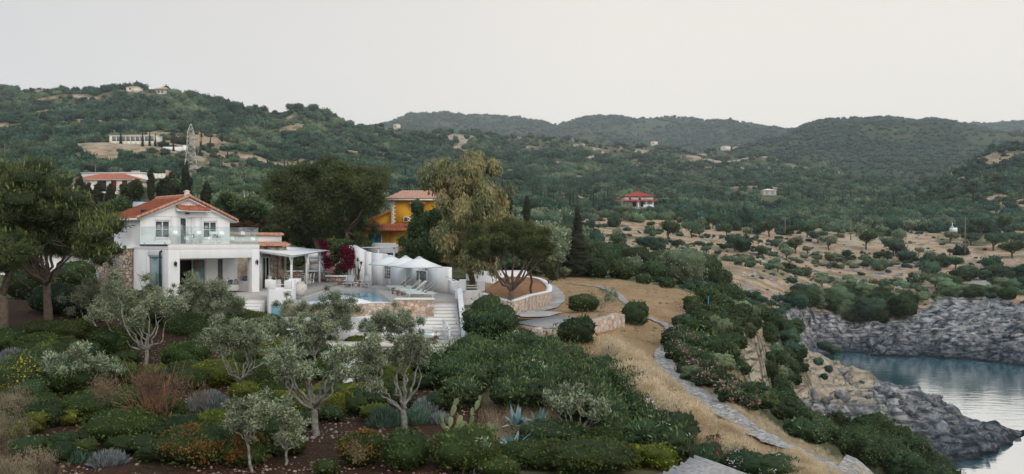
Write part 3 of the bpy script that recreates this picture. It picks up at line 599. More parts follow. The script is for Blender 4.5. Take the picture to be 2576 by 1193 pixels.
# shore rocks
SHORE = mat('shore_rock', (.24, .24, .24), (.06, .07, .085), rough=.95, scale=1.1, bump=.12, bscale=5, detail=8, objvar=.35)
RP = [proto('rock_shape', rock_mesh('rock', SHORE, 200 + i, 2)) for i in range(6)]
g = np.random.default_rng(18); x, y, u = polar_pts(42000, 1960, 3100, 62, 215, 17, .9); k = (rockmask(x, y) > .5) & (g.random(len(x)) < .02 + .16 * sstep(.5, .62, fbm(x * .12, y * .12, 3))); x, y = x[k], y[k]; h = H(x, y); k = h > .05; x, y, h = x[k], y[k], h[k]
s = .14 + .75 * g.random(len(x)) ** 4 * np.interp(y, [80, 140], [1., 1.5])
scatter('shore_rocks', np.stack([x, y, h + .02], -1), s, RP, 'jagged grey limestone rocks along the shore', 'rocks', 4, tilt=.5)
# low scrub on the slopes around the cove and on the fields
x, y, u = polar_pts(16000, 1380, 3200, 100, 300, 19, .9); g = np.random.default_rng(20)
nzc = fbm(x * .06 + 3, y * .06, 4); h = H0(x, y)
k = (rockmask(x, y) < .5) & (h > 1.5) & (g.random(len(x)) < sstep(.50, .60, nzc) * .45 + .05); x, y = x[k], y[k]
scatter('field_scrub', np.stack([x, y, H(x, y) - .05], -1), .4 + 1.5 * g.random(len(x)) ** 2.5, SP, 'low dark scrub dotted over the dry fields and slopes', 'scrub', 5, zs=.85)
# white field stones
STONE = mat('field_stone', (.42, .40, .37), (.26, .25, .23), rough=.95, scale=1.5, bump=.08, bscale=5, objvar=.25)
FS = [proto('stone_shape', rock_mesh('rock', STONE, 230 + i, 1)) for i in range(4)]
x, y, u = polar_pts(9000, 1700, 3000, 125, 250, 21, .9); g = np.random.default_rng(22)
rid = np.abs(vnoise(x * .02 + 2, y * .075 + 5) - .5); h = H0(x, y); k = (rockmask(x, y) < .5) & ((rid < .035) | (g.random(len(x)) < .06)) & (h > 2); x, y = x[k], y[k]
scatter('field_stones', np.stack([x, y, H(x, y)], -1), .2 + .45 * g.random(len(x)) ** 2, FS, 'pale stones and tumbled terrace walls in the dry fields', 'stones', 6, tilt=.3)
# ---------------------------------------------------------------- shared building materials
WHITE = mat('white_render', (.80, .795, .79), (.735, .73, .725), rough=.9, scale=1.0, bump=.004, bscale=9, stretch=(1.6, 1.6, .6), detail=7)
WPAINT = mat('white_paint', (.78, .78, .77), (.70, .70, .70), rough=.6, scale=3)
TILE = mat('roof_tile', (.50, .17, .095), (.33, .105, .06), rough=.85, scale=3.2, bump=.01, bscale=20)
TILEP = mat('pale_roof_tile', (.55, .30, .20), (.42, .20, .13), rough=.85, scale=3.2, bump=.01, bscale=20)
STONEW = mat('stone_wall', (.60, .50, .41), (.48, .40, .33), rough=.95, scale=3, bump=.04, vor=(4.2, (.42, .37, .32), .05, (.56, .34, .22)))
STONEG = mat('grey_stone_wall', (.40, .35, .30), (.30, .27, .24), rough=.95, scale=3, bump=.05, vor=(3.6, (.12, .10, .08), .09, (.45, .27, .18)))
DECKM = mat('deck_stone', (.42, .385, .345), (.37, .34, .31), rough=.85, scale=1.5, bump=.004, bscale=12)
CREAM = mat('cream_cap', (.74, .68, .58), (.68, .62, .53), rough=.85, scale=2)
WOODG = mat('grey_wood', (.36, .34, .325), (.24, .225, .215), rough=.9, scale=2.5, bump=.01, stretch=(1, 14, 1))
WOODB = mat('brown_wood', (.34, .13, .05), (.22, .08, .035), rough=.6, scale=3, stretch=(2, 10, 10))
DARKM = mat('dark_metal', (.03, .03, .032), (.02, .02, .02), rough=.5)
DARKIN = mat('dark_interior', (.035, .032, .03), (.02, .02, .02), rough=.9)
STEEL = mat('steel', (.55, .57, .58), (.45, .47, .48), rough=.35, metal=.8, scale=2)
FABW = mat('white_fabric', (.76, .76, .74), (.70, .70, .69), rough=.95, scale=5, bump=.01, bscale=6)
FABG = mat('grey_fabric', (.40, .41, .41), (.34, .35, .35), rough=.95, scale=5)
FABM = mat('mint_fabric', (.62, .70, .66), (.55, .63, .60), rough=.95, scale=5)
FABB = mat('blue_fabric', (.03, .07, .12), (.12, .16, .22), rough=.95, scale=9)
TERRA = mat('terracotta', (.55, .34, .25), (.45, .27, .19), rough=.9, scale=4)
TEAL = mat('teal_paint', (.22, .42, .48), (.17, .36, .43), rough=.6, scale=3)
BLUEP = mat('blue_paint', (.03, .27, .40), (.02, .20, .32), rough=.5, scale=3)
YELLOW = mat('yellow_render', (.72, .38, .035), (.64, .33, .03), rough=.9, scale=1.5, bump=.008, bscale=9)
def glassm(name, col, rough=.04, refl=.10):
    m, t = newmat(name); o = N(t, 'ShaderNodeOutputMaterial'); g = N(t, 'ShaderNodeBsdfGlossy'); g.inputs['Roughness'].default_value = rough; g.inputs[0].default_value = (.9, .95, .95, 1)
    tr = N(t, 'ShaderNodeBsdfTransparent'); tr.inputs[0].default_value = (*col, 1)
    ms = N(t, 'ShaderNodeMixShader'); ms.inputs[0].default_value = refl; t.links.new(tr.outputs[0], ms.inputs[1]); t.links.new(g.outputs[0], ms.inputs[2]); t.links.new(ms.outputs[0], o.inputs[0]); return m
GLASS = glassm('clear_glass', (.93, .97, .965))
PANE = mat('window_pane', (.05, .065, .07), (.03, .045, .05), rough=.06, spec=.8, scale=.8)
SEAREFL = mat('teal_glass', (.16, .30, .31), (.07, .16, .18), rough=.06, spec=.8, scale=1.2, stretch=(1, 1, .35))  # teal sea reflection painted into the pane colour

def tile_roof(mb, p0, along, down, pitch=.24, amp=.055, row=.38, taper=(0, 0)):
    """barrel-tile slope: columns run along 'down', overlapping rows step"""
    p0 = np.array(p0, float); al = np.array(along, float); dn = np.array(down, float); La = np.linalg.norm(al); Ld = np.linalg.norm(dn)
    nrm = np.cross(al, dn); nrm /= np.linalg.norm(nrm); nrm = nrm if nrm[2] > 0 else -nrm
    nc = max(2, int(round(La / pitch))); nr = max(1, int(round(Ld / row))); k = 6; U = np.linspace(0, 1, nc * k + 1); ph = np.arange(nc * k + 1) / k * 2 * math.pi
    base = np.abs(np.sin(ph / 2)) ** .8 * amp * 2; V = []; n = len(U)
    for r in range(nr):
        for e, (t, lift) in enumerate(((r / nr, 0), ((r + 1.08) / nr, .035))):
            ta = taper[0] * t; tb = taper[1] * t; Ux = ta + (1 - ta - tb) * U
            P = p0 + Ux[:, None] * al + dn * min(t, 1.02) + nrm * (base + lift)[:, None]; V.append(P)
    V = np.vstack(V); Fs = []
    for r in range(nr):
        a = 2 * r * n; b = a + n
        Fs += [(a + i, b + i, b + i + 1, a + i + 1) for i in range(n - 1)]
        if r < nr - 1: c = b + n; Fs += [(b + i, c + i, c + i + 1, b + i + 1) for i in range(n - 1)]
    off = len(V); last = V[-n:]; V = np.vstack([V, last - nrm * (base + .10)[:, None]]); s0 = off - n
    Fs += [(s0 + i, off + i, off + i + 1, s0 + i + 1) for i in range(n - 1)]
    mb.add(V, Fs)
def ridge_tiles(mb, a, b, r=.12, step=.36):
    a = np.array(a, float); b = np.array(b, float); n = max(1, int(np.linalg.norm(b - a) / step))
    for i in range(n):
        mb.tube([a + (b - a) * i / n, a + (b - a) * (i + 1.1) / n], [r, r * .86], 8)
def wall_open(mb, x0, x1, z0, z1, y0, y1, holes):
    """wall in the xz plane with rectangular holes [(xa,xb,za,zb)], thickness y0..y1"""
    xs = sorted({x0, x1, *[h[0] for h in holes], *[h[1] for h in holes]}); zs = sorted({z0, z1, *[h[2] for h in holes], *[h[3] for h in holes]})
    for xa, xb in zip(xs[:-1], xs[1:]):
        run = None
        for za, zb in zip(zs[:-1], zs[1:]):
            xm, zm = (xa + xb) / 2, (za + zb) / 2; hole = any(h[0] < xm < h[1] and h[2] < zm < h[3] for h in holes)
            if not hole: run = (run[0], zb) if run else (za, zb)
            if hole or zb == zs[-1]:
                if run: mb.box(xa, y0, run[0], xb, y1, run[1]); run = None
def win(parent, xa, xb, za, zb, y, name='window', bars=(1, 1), fm=None, pm=None, t=.06, sill=True, M=None, curtain=False):
    """framed window part with pane and sill sub-parts, facing -y"""
    fm = fm or WPAINT; pm = pm or PANE; f = MB(); w_ = t
    f.box(xa, y - .04, za, xa + w_, y + .05, zb); f.box(xb - w_, y - .04, za, xb, y + .05, zb)
    f.box(xa + w_, y - .04, zb - w_, xb - w_, y + .05, zb); f.box(xa + w_, y - .04, za, xb - w_, y + .05, za + w_)
    for i in range(1, bars[0] + 1): xm = xa + (xb - xa) * i / (bars[0] + 1); f.box(xm - .03, y - .037, za + w_, xm + .03, y + .047, zb - w_)
    for i in range(1, bars[1] + 1): zm = za + (zb - za) * i / (bars[1] + 1); f.box(xa + w_, y - .031, zm - .02, xb - w_, y + .043, zm + .02)
    fo = f.obj(name, fm, parent); p_ = MB(); p_.box(xa + w_ * .5, y + .0, za + w_ * .5, xb - w_ * .5, y + .02, zb - w_ * .5); p_.obj('pane', pm, fo)
    if sill: s_ = MB(); s_.box(xa - .08, y - .14, za - .07, xb + .08, y - .03, za - .003); s_.obj('sill', WHITE, fo)
    return fo
def lantern(loc, lab, rz=0):
    t = thing('wall_lantern', lab, 'lantern', loc, rz, None)
    a = MB(); a.box(-.04, -.02, -.12, .04, .0, .12); a.tube([(0, -.02, .1), (0, -.15, .2), (0, -.22, .16)], .015, 6); a.obj('bracket', DARKM, t)
    b = MB(); b.lathe([(.04, -.2), (.08, .05), (.1, .06), (.02, .15)], (0, -.22, 0), 6); b.obj('lamp', DARKM, t)
    return t

# ---------------------------------------------------------------- the white villa; local frame: x along its front, y back, z from its floor
HO = Vector((-23.1, 53, 16.35)); HR = R(50); HMAT = Matrix.Translation(HO) @ Matrix.Rotation(HR, 4, 'Z')
villa = thing('villa', 'two storey white villa with terracotta gable roof and glass railed balcony', 'house', HO, HR)
W = 6.9
b = MB()
b.box(0, 0, -1.8, .8, .9, 3.15)                                     # pillars of the porch
b.box(W - .62, 0, -1.8, W, .62, 3.15)
b.box(.8, 0, 2.53, W - .62, .45, 3.15); b.box(W - .35, .62, 2.53, W, 3.0, 3.15); b.box(0, .9, 2.75, .3, 3.0, 3.15)
b.box(0, 0, 3.15, W, 8.3, 3.5)                                      # slab
b.box(0, .9, -1.8, .3, 3.0, .25)
wall_open(b, .0, W, -.05, 3.15, 3.0, 3.3, [(1.9, 4.35, .05, 2.45), (5.28, 5.68, .1, 2.4)])
b.box(0, 3.3, -1.8, .3, 8.3, 3.15); b.box(W - .3, 3.3, -.05, W, 8.3, 3.15); b.box(.3, 8.0, -.05, W - .3, 8.3, 3.15)
b.box(.3, .9, -1.8, W - .62, 3.0, -.0)
# upper storey with gable
wall_open(b, .0, W, 3.5, 5.5, 4.1, 4.4, [(1.05, 2.21, 3.95, 5.25), (4.70, 5.88, 3.95, 5.25), (2.90, 3.97, 3.5, 5.5)])
b.extr([(0, 4.1, 5.5), (W, 4.1, 5.5), (W, 4.1, 5.52), (W / 2, 4.1, 6.86), (0, 4.1, 5.52)], (0, .3, 0))
b.box(0, 4.4, 3.5, .3, 8.0, 5.5); b.box(W - .3, 4.4, 3.5, W, 8.0, 5.5)
b.extr([(0, 8.0, 3.5), (W, 8.0, 3.5), (W, 8.0, 5.5), (W / 2, 8.0, 6.86), (0, 8.0, 5.5)], (0, .3, 0))
# rear block with flat roof
b.box(2.0, 8.3, -1.5, 6.6, 12, 5.0); b.box(1.8, 8.32, 5.0, 6.7, 12.2, 5.15)
b.obj('wall', WHITE, villa, bevel=.02)
i_ = MB(); i_.box(.35, 4.75, 3.52, W - .35, 4.8, 6.0); i_.box(1.7, 3.9, 0, 4.6, 3.95, 2.6); i_.obj('interior', DARKIN, villa)
r_ = MB(); ov = .4; rise = (6.92 - 5.42) / (W / 2)
zl = 6.98
sl = [(W / 2 + ov) * 1.0, -(W / 2 + ov) * rise]
tile_roof(r_, (W / 2, 3.72, zl), (0, 5.1, 0), (-sl[0], 0, sl[1])); tile_roof(r_, (W / 2, 3.72, zl), (0, 5.1, 0), (sl[0], 0, sl[1]))
ro = r_.obj('roof', TILE, villa, smooth=False)
q = MB(); ridge_tiles(q, (W / 2, 3.65, zl + .12), (W / 2, 8.85, zl + .12), .13)
for s in (-1, 1):      # verge tiles along the gable edge
    n = 13
    for i in range(n):
        a0 = np.array([W / 2 + s * sl[0] * i / n, 3.72, zl + .1 + sl[1] * i / n]); a1 = np.array([W / 2 + s * sl[0] * (i + 1.12) / n, 3.72, zl + .07 + sl[1] * (i + 1.12) / n]); q.tube([a0, a1], [.085, .115], 8)
q.obj('ridge_tile', TILEP, ro)
q = MB()
for s in (-1, 1): q.extr([(W / 2, 3.8, zl - .05), (W / 2 + s * sl[0], 3.8, zl + sl[1] - .05), (W / 2 + s * sl[0], 3.8, zl + sl[1] - .15), (W / 2, 3.8, zl - .16)], (0, 4.95, 0))
q.obj('roof_board', WPAINT, ro)
q = MB(); q.box(W / 2 - .14, 4.0, zl, W / 2 + .14, 4.28, zl + .42); q.box(W / 2 - .18, 3.96, zl + .42, W / 2 + .18, 4.32, zl + .47); q.box(W / 2 - .1, 4.04, zl + .47, W / 2 + .1, 4.24, zl + .53); q.obj('chimney', CREAM, villa, bevel=.01)
for gx in (-ov - .05, W + ov + .05): q = MB(); q.tube([(gx, 3.7, 5.27), (gx, 8.8, 5.27)], .07, 8); q.obj('gutter', WPAINT, villa)
win(villa, 1.05, 2.21, 3.95, 5.25, 4.2, bars=(1, 1), t=.1); win(villa, 4.70, 5.88, 3.95, 5.25, 4.2, bars=(1, 1), t=.1)
dr = MB(); dr.box(2.9, 4.15, 3.5, 2.98, 4.25, 5.5); dr.box(3.89, 4.15, 3.5, 3.97, 4.25, 5.5); dr.box(2.98, 4.15, 5.42, 3.89, 4.25, 5.5); dr.box(3.39, 4.13, 3.5, 3.5, 4.23, 5.42)
do = dr.obj('balcony_door', WPAINT, villa); q = MB(); q.box(2.98, 4.2, 3.5, 3.39, 4.215, 5.42); q.obj('pane', PANE, do); q = MB(); q.box(3.5, 4.21, 3.5, 3.89, 4.225, 5.42); q.obj('curtain', FABW, do)
q = MB(); q.box(2.28, 4.04, 3.52, 2.84, 4.085, 5.5); q.obj('door_shutter', WPAINT, villa)
q = MB(); q.box(4.02, 4.04, 3.52, 4.6, 4.085, 5.5); q.obj('door_shutter', WPAINT, villa)
q = MB(); tile_roof(q, (2.6, 4.08, 6.32), (2.35, 0, 0), (0, -.62, -.26)); cn = q.obj('canopy', TILE, villa)
q = MB(); q.extr([(2.55, 4.08, 6.2), (2.55, 3.5, 5.97), (2.55, 3.5, 5.91), (2.55, 4.08, 5.95)], (2.45, 0, 0)); q.obj('canopy_bracket', WHITE, cn)
q = MB(); q.lathe([(.1, -.04), (.17, -.02), (.17, .03), (.08, .06)], (3.45, 4.02, 5.78), 12); q.obj('porch_light', DARKM, villa)
q = MB(); q.box(-.06, .0, 3.5, W + .06, .55, 3.56); q.obj('balcony_coping', CREAM, villa)
# sliding glass doors of the ground floor
fr = MB(); fr.box(1.9, 3.05, .0, 1.98, 3.2, 2.45); fr.box(4.27, 3.05, .0, 4.35, 3.2, 2.45); fr.box(1.98, 3.05, 2.37, 4.27, 3.2, 2.45); fr.box(3.3, 3.08, .0, 3.38, 3.17, 2.37); fr.box(3.42, 3.16, .0, 3.5, 3.24, 2.37)
fo = fr.obj('sliding_door', WPAINT, villa); q = MB(); q.box(3.38, 3.11, .05, 4.27, 3.13, 2.37); q.obj('pane', SEAREFL, fo)
q = MB(); q.box(3.4, 2.93, 1.75, 3.95, 2.99, 2.32); q.obj('door_blind', mat('wicker', (.22, .17, .12), (.12, .09, .07), scale=14), villa)
q = MB(); q.box(5.28, 3.05, .1, 5.68, 3.12, 2.4); q.obj('side_shutter', mat('grey_shutter', (.13, .16, .165), (.10, .12, .125), rough=.5), villa)
fr = MB(); fr.box(.05, .9, .25, .2, .98, 2.75); fr.box(.05, 2.9, .25, .2, 3.0, 2.75); fr.box(.05, .98, 2.66, .2, 2.9, 2.75); fr.box(.05, .98, .25, .2, 2.9, .34)
fo = fr.obj('side_window', WPAINT, villa); q = MB(); q.box(.1, .98, .34, .13, 2.9, 2.66); q.obj('pane', SEAREFL, fo)
q = MB(); q.tube([(-.12, .95, 3.0), (-.12, .95, 1.6), (-.12, .95, -1.2)], .07, 8); q.tube([(-.12, .95, 3.0), (.1, .95, 3.1)], .07, 8); q.obj('drain_pipe', DARKM, villa)
q = MB(); q.box(-.05, .1, 3.42, -.005, 4.1, 3.52); q.obj('edge_strip', DARKM, villa)
# glass balustrade
for x0, y0, x1, y1 in ((.05, 4.05, .05, .1), (.1, .08, 1.75, .08), (1.8, .08, 3.45, .08), (3.5, .08, 5.15, .08), (5.2, .08, W - .1, .08), (W - .05, .1, W - .05, 2.0), (W - .05, 2.1, W - .05, 4.0)):
    q = MB(); q.bar((x0, y0, 4.14), (x1, y1, 4.14), .018, 1.14); g_ = q.obj('glass_panel', GLASS, villa)
    c = MB(); c.bar((x0, y0, 4.722), (x1, y1, 4.722), .03, .018)
    c.obj('rail', STEEL, g_)
    for t in (.12, .88): c = MB(); c.box(x0 + (x1 - x0) * t - .03, y0 + (y1 - y0) * t - .03, 3.561, x0 + (x1 - x0) * t + .03, y0 + (y1 - y0) * t + .03, 3.66); c.obj('clamp', STEEL, g_)
# stone annexe on the left side, wing on the right
q = MB(); wall_holes = [(5.4, 6.3, -.5, 2.2)]
for ya, yb, za, zb in ((5.1, 7.2, -1.8, 3.2), (8.1, 11, -1.8, 3.2), (7.2, 8.1, 2.2, 3.2)): q.box(-.55, ya, za, -.02, yb, zb)
q.box(-.2, 7.2, -1.8, -.02, 8.1, 2.2); an = q.obj('stone_annexe', STONEG, villa); q = MB(); q.box(-.7, 5.0, 3.2, -.005, 11.1, 3.32); q.obj('coping', WHITE, an)
q = MB(); q.box(-.62, 9.5, .4, -.56, 10.3, 1.4); q.box(-.64, 9.65, .55, -.6, 10.15, 1.25); q.obj('wall_panel', mat('blue_grey_plaque', (.32, .38, .45), (.22, .27, .33), scale=12), villa)
q = MB(); q.box(6.95, 4.2, -.05, 9.9, 9.0, 3.3); q.box(9.9, 4.5, -.05, 10.45, 9.0, 3.3); q.box(10.45, 4.2, -.05, 11.0, 9.0, 3.3); q.box(11.0, 4.35, -.05, 11.3, 9, 3.3)
wall = [(11.3, 12.05, -.05, 3.3)]; wall_open(q, 11.3, 12.05, -.05, 3.3, 4.2, 4.5, [(11.5, 11.85, 1.55, 2.65)]); q.box(11.3, 4.5, -.05, 12.05, 9, 3.3)
wg = q.obj('stone_wing', STONEW, villa)
q = MB(); q.box(9.75, 4.16, -.03, 9.83, 4.28, 2.5); q.box(10.38, 4.16, -.03, 10.46, 4.28, 2.5); q.box(9.83, 4.16, 2.42, 10.38, 4.28, 2.5); q.box(10.07, 4.14, -.03, 10.13, 4.26, 2.42); fo = q.obj('wing_door', WPAINT, villa)
q = MB(); q.box(9.8, 4.3, 0, 10.4, 4.32, 2.42); q.obj('pane', PANE, fo)
q = MB(); tile_roof(q, (6.95, 4.6, 3.62), (5.3, 0, 0), (0, -.65, -.2)); tile_roof(q, (11.8, 9.0, 3.62), (0, -4.6, 0), (.55, 0, -.2)); q.obj('eave_roof', TILEP, villa)
q = MB(); q.box(6.95, 4.6, 3.3, 11.85, 9.0, 4.22); q.obj('parapet', WHITE, villa); q = MB(); tile_roof(q, (6.95, 4.75, 4.36), (5.0, 0, 0), (0, -.35, -.08)); q.obj('parapet_tile', TILEP, villa)
q = MB(); q.box(6.95, 4.02, -.05, 8.3, 4.19, 3.2); q.obj('stone_pier', STONEW, villa)
# porch bench (masonry) and steps
q = MB(); q.box(5.0, 2.2, 0, 6.85, 2.95, .45); q.box(6.5, .9, 0, 6.85, 2.2, .75); q.obj('porch_bench', WHITE, villa, bevel=.03)
def cushion(loc, s, m, rz=0, lab='', tilt=.3, grp=None):
    q = MB(); iv, ifc = ICO[3]; V = iv.copy(); V = np.sign(V) * np.abs(V) ** .55; V[:, 1] *= .32 * (1 - .45 * np.maximum(np.abs(V[:, 0]), np.abs(V[:, 2])) ** 3); me = mesh_np('cushion', V * s * .5, ifc, m, smooth=True)
    o = link('cushion', me, loc=loc, label=lab, cat='cushion', group=grp); o.rotation_euler = (tilt, 0, rz); return o
def hw(x, y, z): return HMAT @ Vector((x, y, z))
PATT = mat('patterned_fabric', (.62, .62, .60), (.03, .045, .07), rough=.95, scale=16)
for i, (x, y, z, s, m_, l) in enumerate(((5.25, 2.65, .68, .42, PATT, 'dark patterned square cushion leftmost on the porch bench'), (5.6, 2.55, .66, .42, FABW, 'plain off white cushion in the middle of the porch bench'), (6.0, 2.5, .66, .4, FABB, 'dark blue cushion next to the round one on the porch bench'), (6.4, 2.35, .68, .44, PATT, 'black and white patterned cushion at the right end of the porch bench'), (6.6, 1.5, .95, .4, FABB, 'navy cushion leaning on the low porch parapet'))):
    cushion(hw(x, y, z), s, m_, HR, l)
lantern(hw(.42, -.0, 2.2), 'black lantern on the left white porch pillar', HR); lantern(hw(W - .3, -.0, 2.2), 'black lantern on the right white porch pillar', HR)
def armchair(loc, rz, lab):
    t = thing('wicker_armchair', lab, 'armchair', loc, rz, 'white wicker armchairs on the balcony')
    q = MB(); q.box(-.3, -.3, .36, .3, .3, .44); q.obj('seat', WPAINT, t)
    q = MB(); pts = [(.36 * math.cos(a), .36 * math.sin(a) + .02) for a in np.linspace(-.35, math.pi + .35, 15)]
    for (a, c), (a2, c2) in zip(pts[:-1], pts[1:]): q.extr([(a, c, .42), (a2, c2, .42), (a2 * 1.1, c2 * 1.1, .95 if c2 > .1 else .68), (a * 1.1, c * 1.1, .95 if c > .1 else .68)], (0, .03, 0))
    q.obj('backrest', WPAINT, t)
    for a in (-.27, .27):
        for c in (-.27, .27): q = MB(); q.box(a - .02, c - .02, 0, a + .02, c + .02, .36); q.obj('leg', WPAINT, t)
    return t
armchair(hw(3.1, 2.6, 3.51), HR + .9, 'white wicker armchair in front of the balcony door'); armchair(hw(4.75, 2.4, 3.51), HR, 'white wicker armchair under the right balcony window')
cushion(hw(4.75, 2.4, 4.06), .4, PATT, HR, 'patterned cushion in the right balcony armchair', .2); cushion(hw(3.1, 2.6, 4.06), .4, FABB, HR + .9, 'blue cushion in the left balcony armchair', .2)
# satellite dish, solar heater
t = thing('satellite_dish', 'round pale satellite dish on the left wall of the villa', 'satellite dish', hw(-.75, 5.9, 4.5), HR + R(-62))
q = MB(); q.lathe([(.0001, 0), (.2, .015), (.4, .06), (.55, .12), (.54, .13), (.4, .075), (.2, .03), (.0002, .015)], k=24); o = q.obj('dish', mat('dish_grey', (.42, .44, .44), (.36, .38, .38), rough=.5), t, smooth=True); o.rotation_euler = (R(72), 0, 0)
q = MB(); q.tube([(0, 0, -.45), (0, -.5, 0)], .02, 6); q.box(-.05, -.6, -.05, .05, -.45, .06); q.obj('receiver_arm', DARKM, t)
q = MB(); q.tube([(0, 0, -.05), (0.2, .25, -.1), (.45, .4, -.1)], .025, 6); q.obj('bracket', DARKM, t)
t = thing('solar_water_heater', 'steel solar water tank standing behind the left roof slope', 'water heater', hw(2.9, 9.9, 5.15), HR + R(-35))
q = MB(); q.tube([(-.72, 0, 1.35), (-.68, 0, 1.35), (.68, 0, 1.35), (.72, 0, 1.35)], [.22, .32, .32, .22], 20); q.obj('tank', STEEL, t, smooth=True)
q = MB(); q.extr([(-.7, -.4, .95), (.7, -.4, .95), (.7, -1.9, .15), (-.7, -1.9, .15)], (0, .03, .07)); q.obj('solar_panel', mat('panel_glass', (.5, .53, .55), (.4, .43, .46), rough=.2), t)
q = MB()
for a in (-.6, .6): q.tube([(a, 0, 1.1), (a, .1, 0)], .02, 5); q.tube([(a, -.4, .95), (a, -.3, 0)], .02, 5)
q.tube([(-.6, .05, .3), (.6, .05, .3)], .02, 5); q.tube([(-.6, -.33, .3), (.6, -.33, .3)], .02, 5); q.tube([(-.6, .05, .3), (-.6, -.33, .3)], .02, 5)
q.tube([(.55, -.2, 1.3), (.75, -.4, .9), (.7, -.9, .6)], .035, 6); q.obj('frame', STEEL, t)

# ---------------------------------------------------------------- terraces and pool
from mathutils.geometry import tessellate_polygon
def flat_with_hole(mb, outer, hole, z, zb):
    vs = [Vector((*p, z)) for p in outer] + [Vector((*p, z)) for p in hole]
    tr = tessellate_polygon([[Vector((*p, 0)) for p in outer], [Vector((*p, 0)) for p in hole]])
    n = len(vs); Fs = []
    for a, b_, c in tr:
        nrm = (vs[b_] - vs[a]).cross(vs[c] - vs[a]); Fs.append((a, b_, c) if nrm.z > 0 else (a, c, b_))
    V = [v[:] for v in vs] + [(v[0], v[1], zb) for v in vs]; no = len(outer); nh = len(hole)
    for i in range(no): j = (i + 1) % no; Fs.append((i, n + i, n + j, j))
    for i in range(nh): j = (i + 1) % nh; Fs.append((no + i, no + j, n + no + j, n + no + i))
    mb.add(V, Fs)
DZ = 16.15
POOL = [(-14.05, 52.4), (-13.3, 50.9), (-12.75, 51.9), (-12.9, 54.3), (-12.8, 56.2), (-12.45, 57.3), (-11.6, 56.6), (-10.5, 54.1), (-9.0, 50.9), (-7.75, 50.9), (-11.6, 66.5), (-15.2, 66.5)]
OUT = [(-14.35, 49.0), (-9.7, 48.7), (-8.9, 49.9), (-7.45, 50.3), (-7.45, 51.0), (-5.1, 51.0), (-5.1, 52.0), (-3.4, 52.0), (-3.0, 58.0), (-4.6, 60.5), (-11.6, 71.5), (-16.0, 74.5), (-15.0, 56.0), (-14.7, 52.5)]
pt = thing('pool_terrace', 'grey beige pool terrace on a stone retaining wall below the villa', 'terrace', (0, 0, 0))
q = MB(); flat_with_hole(q, OUT, POOL, DZ, 15.0); q.obj('paving', DECKM, pt)
q = MB(); q.prism([(-13.0, 49.02), (-9.68, 48.72), (-8.88, 49.92), (-7.47, 50.32), (-7.6, 50.75), (-9.05, 50.85), (-10.55, 54.0), (-11.65, 56.5), (-12.43, 57.15), (-12.7, 56.1), (-12.82, 54.3), (-12.65, 51.9), (-13.2, 50.8)][::1], DZ + .004, DZ + .03); q.obj('pool_ledge', WHITE, pt)
q = MB(); q.prism([(-14.3, 48.8), (-9.6, 48.45), (-8.75, 49.7), (-7.45, 50.1), (-7.45, 50.28), (-8.93, 49.88), (-9.72, 48.68), (-14.3, 48.98)], 14.8, DZ - .02); q.obj('retaining_wall', STONEW, pt)
q = MB(); q.prism([(-7.44, 49.9), (-4.95, 49.9), (-5.05, 50.99), (-7.44, 50.99)], 14.6, 16.34); sb = q.obj('stone_planter', STONEW, pt); q = MB(); q.prism([(-7.47, 49.87), (-4.92, 49.87), (-5.02, 51.0), (-7.47, 51.0)], 16.343, 16.43); q.obj('cap', CREAM, sb, bevel=.01)
pm_, t_ = newmat('pool_water'); o = N(t_, 'ShaderNodeOutputMaterial'); p = N(t_, 'ShaderNodeBsdfPrincipled'); t_.links.new(p.outputs[0], o.inputs[0]); p.inputs['Base Color'].default_value = (.09, .33, .46, 1); p.inputs['Roughness'].default_value = .03; p.inputs['IOR'].default_value = 1.45; p.inputs['Specular IOR Level'].default_value = .7
n_ = N(t_, 'ShaderNodeTexNoise'); n_.inputs['Scale'].default_value = 1.4; c_ = N(t_, 'ShaderNodeTexCoord'); t_.links.new(c_.outputs['Object'], n_.inputs[0]); b_ = N(t_, 'ShaderNodeBump'); b_.inputs['Strength'].default_value = .25; b_.inputs['Distance'].default_value = .02; t_.links.new(n_.outputs[0], b_.inputs['Height']); t_.links.new(b_.outputs[0], p.inputs['Normal'])
pc = np.mean(POOL, axis=0)
q = MB(); tr = tessellate_polygon([[Vector((*p, 0)) for p in POOL]]); q.add([(p[0], p[1], DZ - .22) for p in POOL], [tuple(x) if (Vector(POOL[x[1]]).to_3d() - Vector(POOL[x[0]]).to_3d()).cross(Vector(POOL[x[2]]).to_3d() - Vector(POOL[x[0]]).to_3d()).z > 0 else tuple(x[::-1]) for x in tr])
wt = q.obj('pool_water', pm_); wt['kind'] = 'structure'
# dining terrace one step up, towards the villa
dt = thing('dining_terrace', 'raised grey terrace between the villa and the pool, one step up', 'terrace')
q = MB(); q.prism([(-23.5, 53.2), (-18.6, 52.6), (-14.75, 52.6), (-15.02, 56.0), (-15.95, 74.0), (-19, 75.5), (-26, 66)], 15.0, 16.35); q.obj('paving', DECKM, dt)
for i, (y0, z0) in enumerate(((51.9, 16.1), (51.3, 15.88), (50.7, 15.66), (50.1, 15.44))):
    pass
st = thing('porch_steps', 'short white steps with beige edges beside the white crenellated tower', 'steps')
for i in range(5):
    q = MB(); q.box(-18.3, 52.55 - .42 * (i + 1), 14.2, -16.45, 52.55 - .42 * i, 16.18 - .17 * i); s_ = q.obj('step', WHITE, st); q = MB(); q.box(-18.3, 52.55 - .42 * (i + 1) - .02, 16.183 - .17 * i, -16.45, 52.55 - .42 * (i + 1) + .12, 16.21 - .17 * i); q.obj('nosing', CREAM, s_)
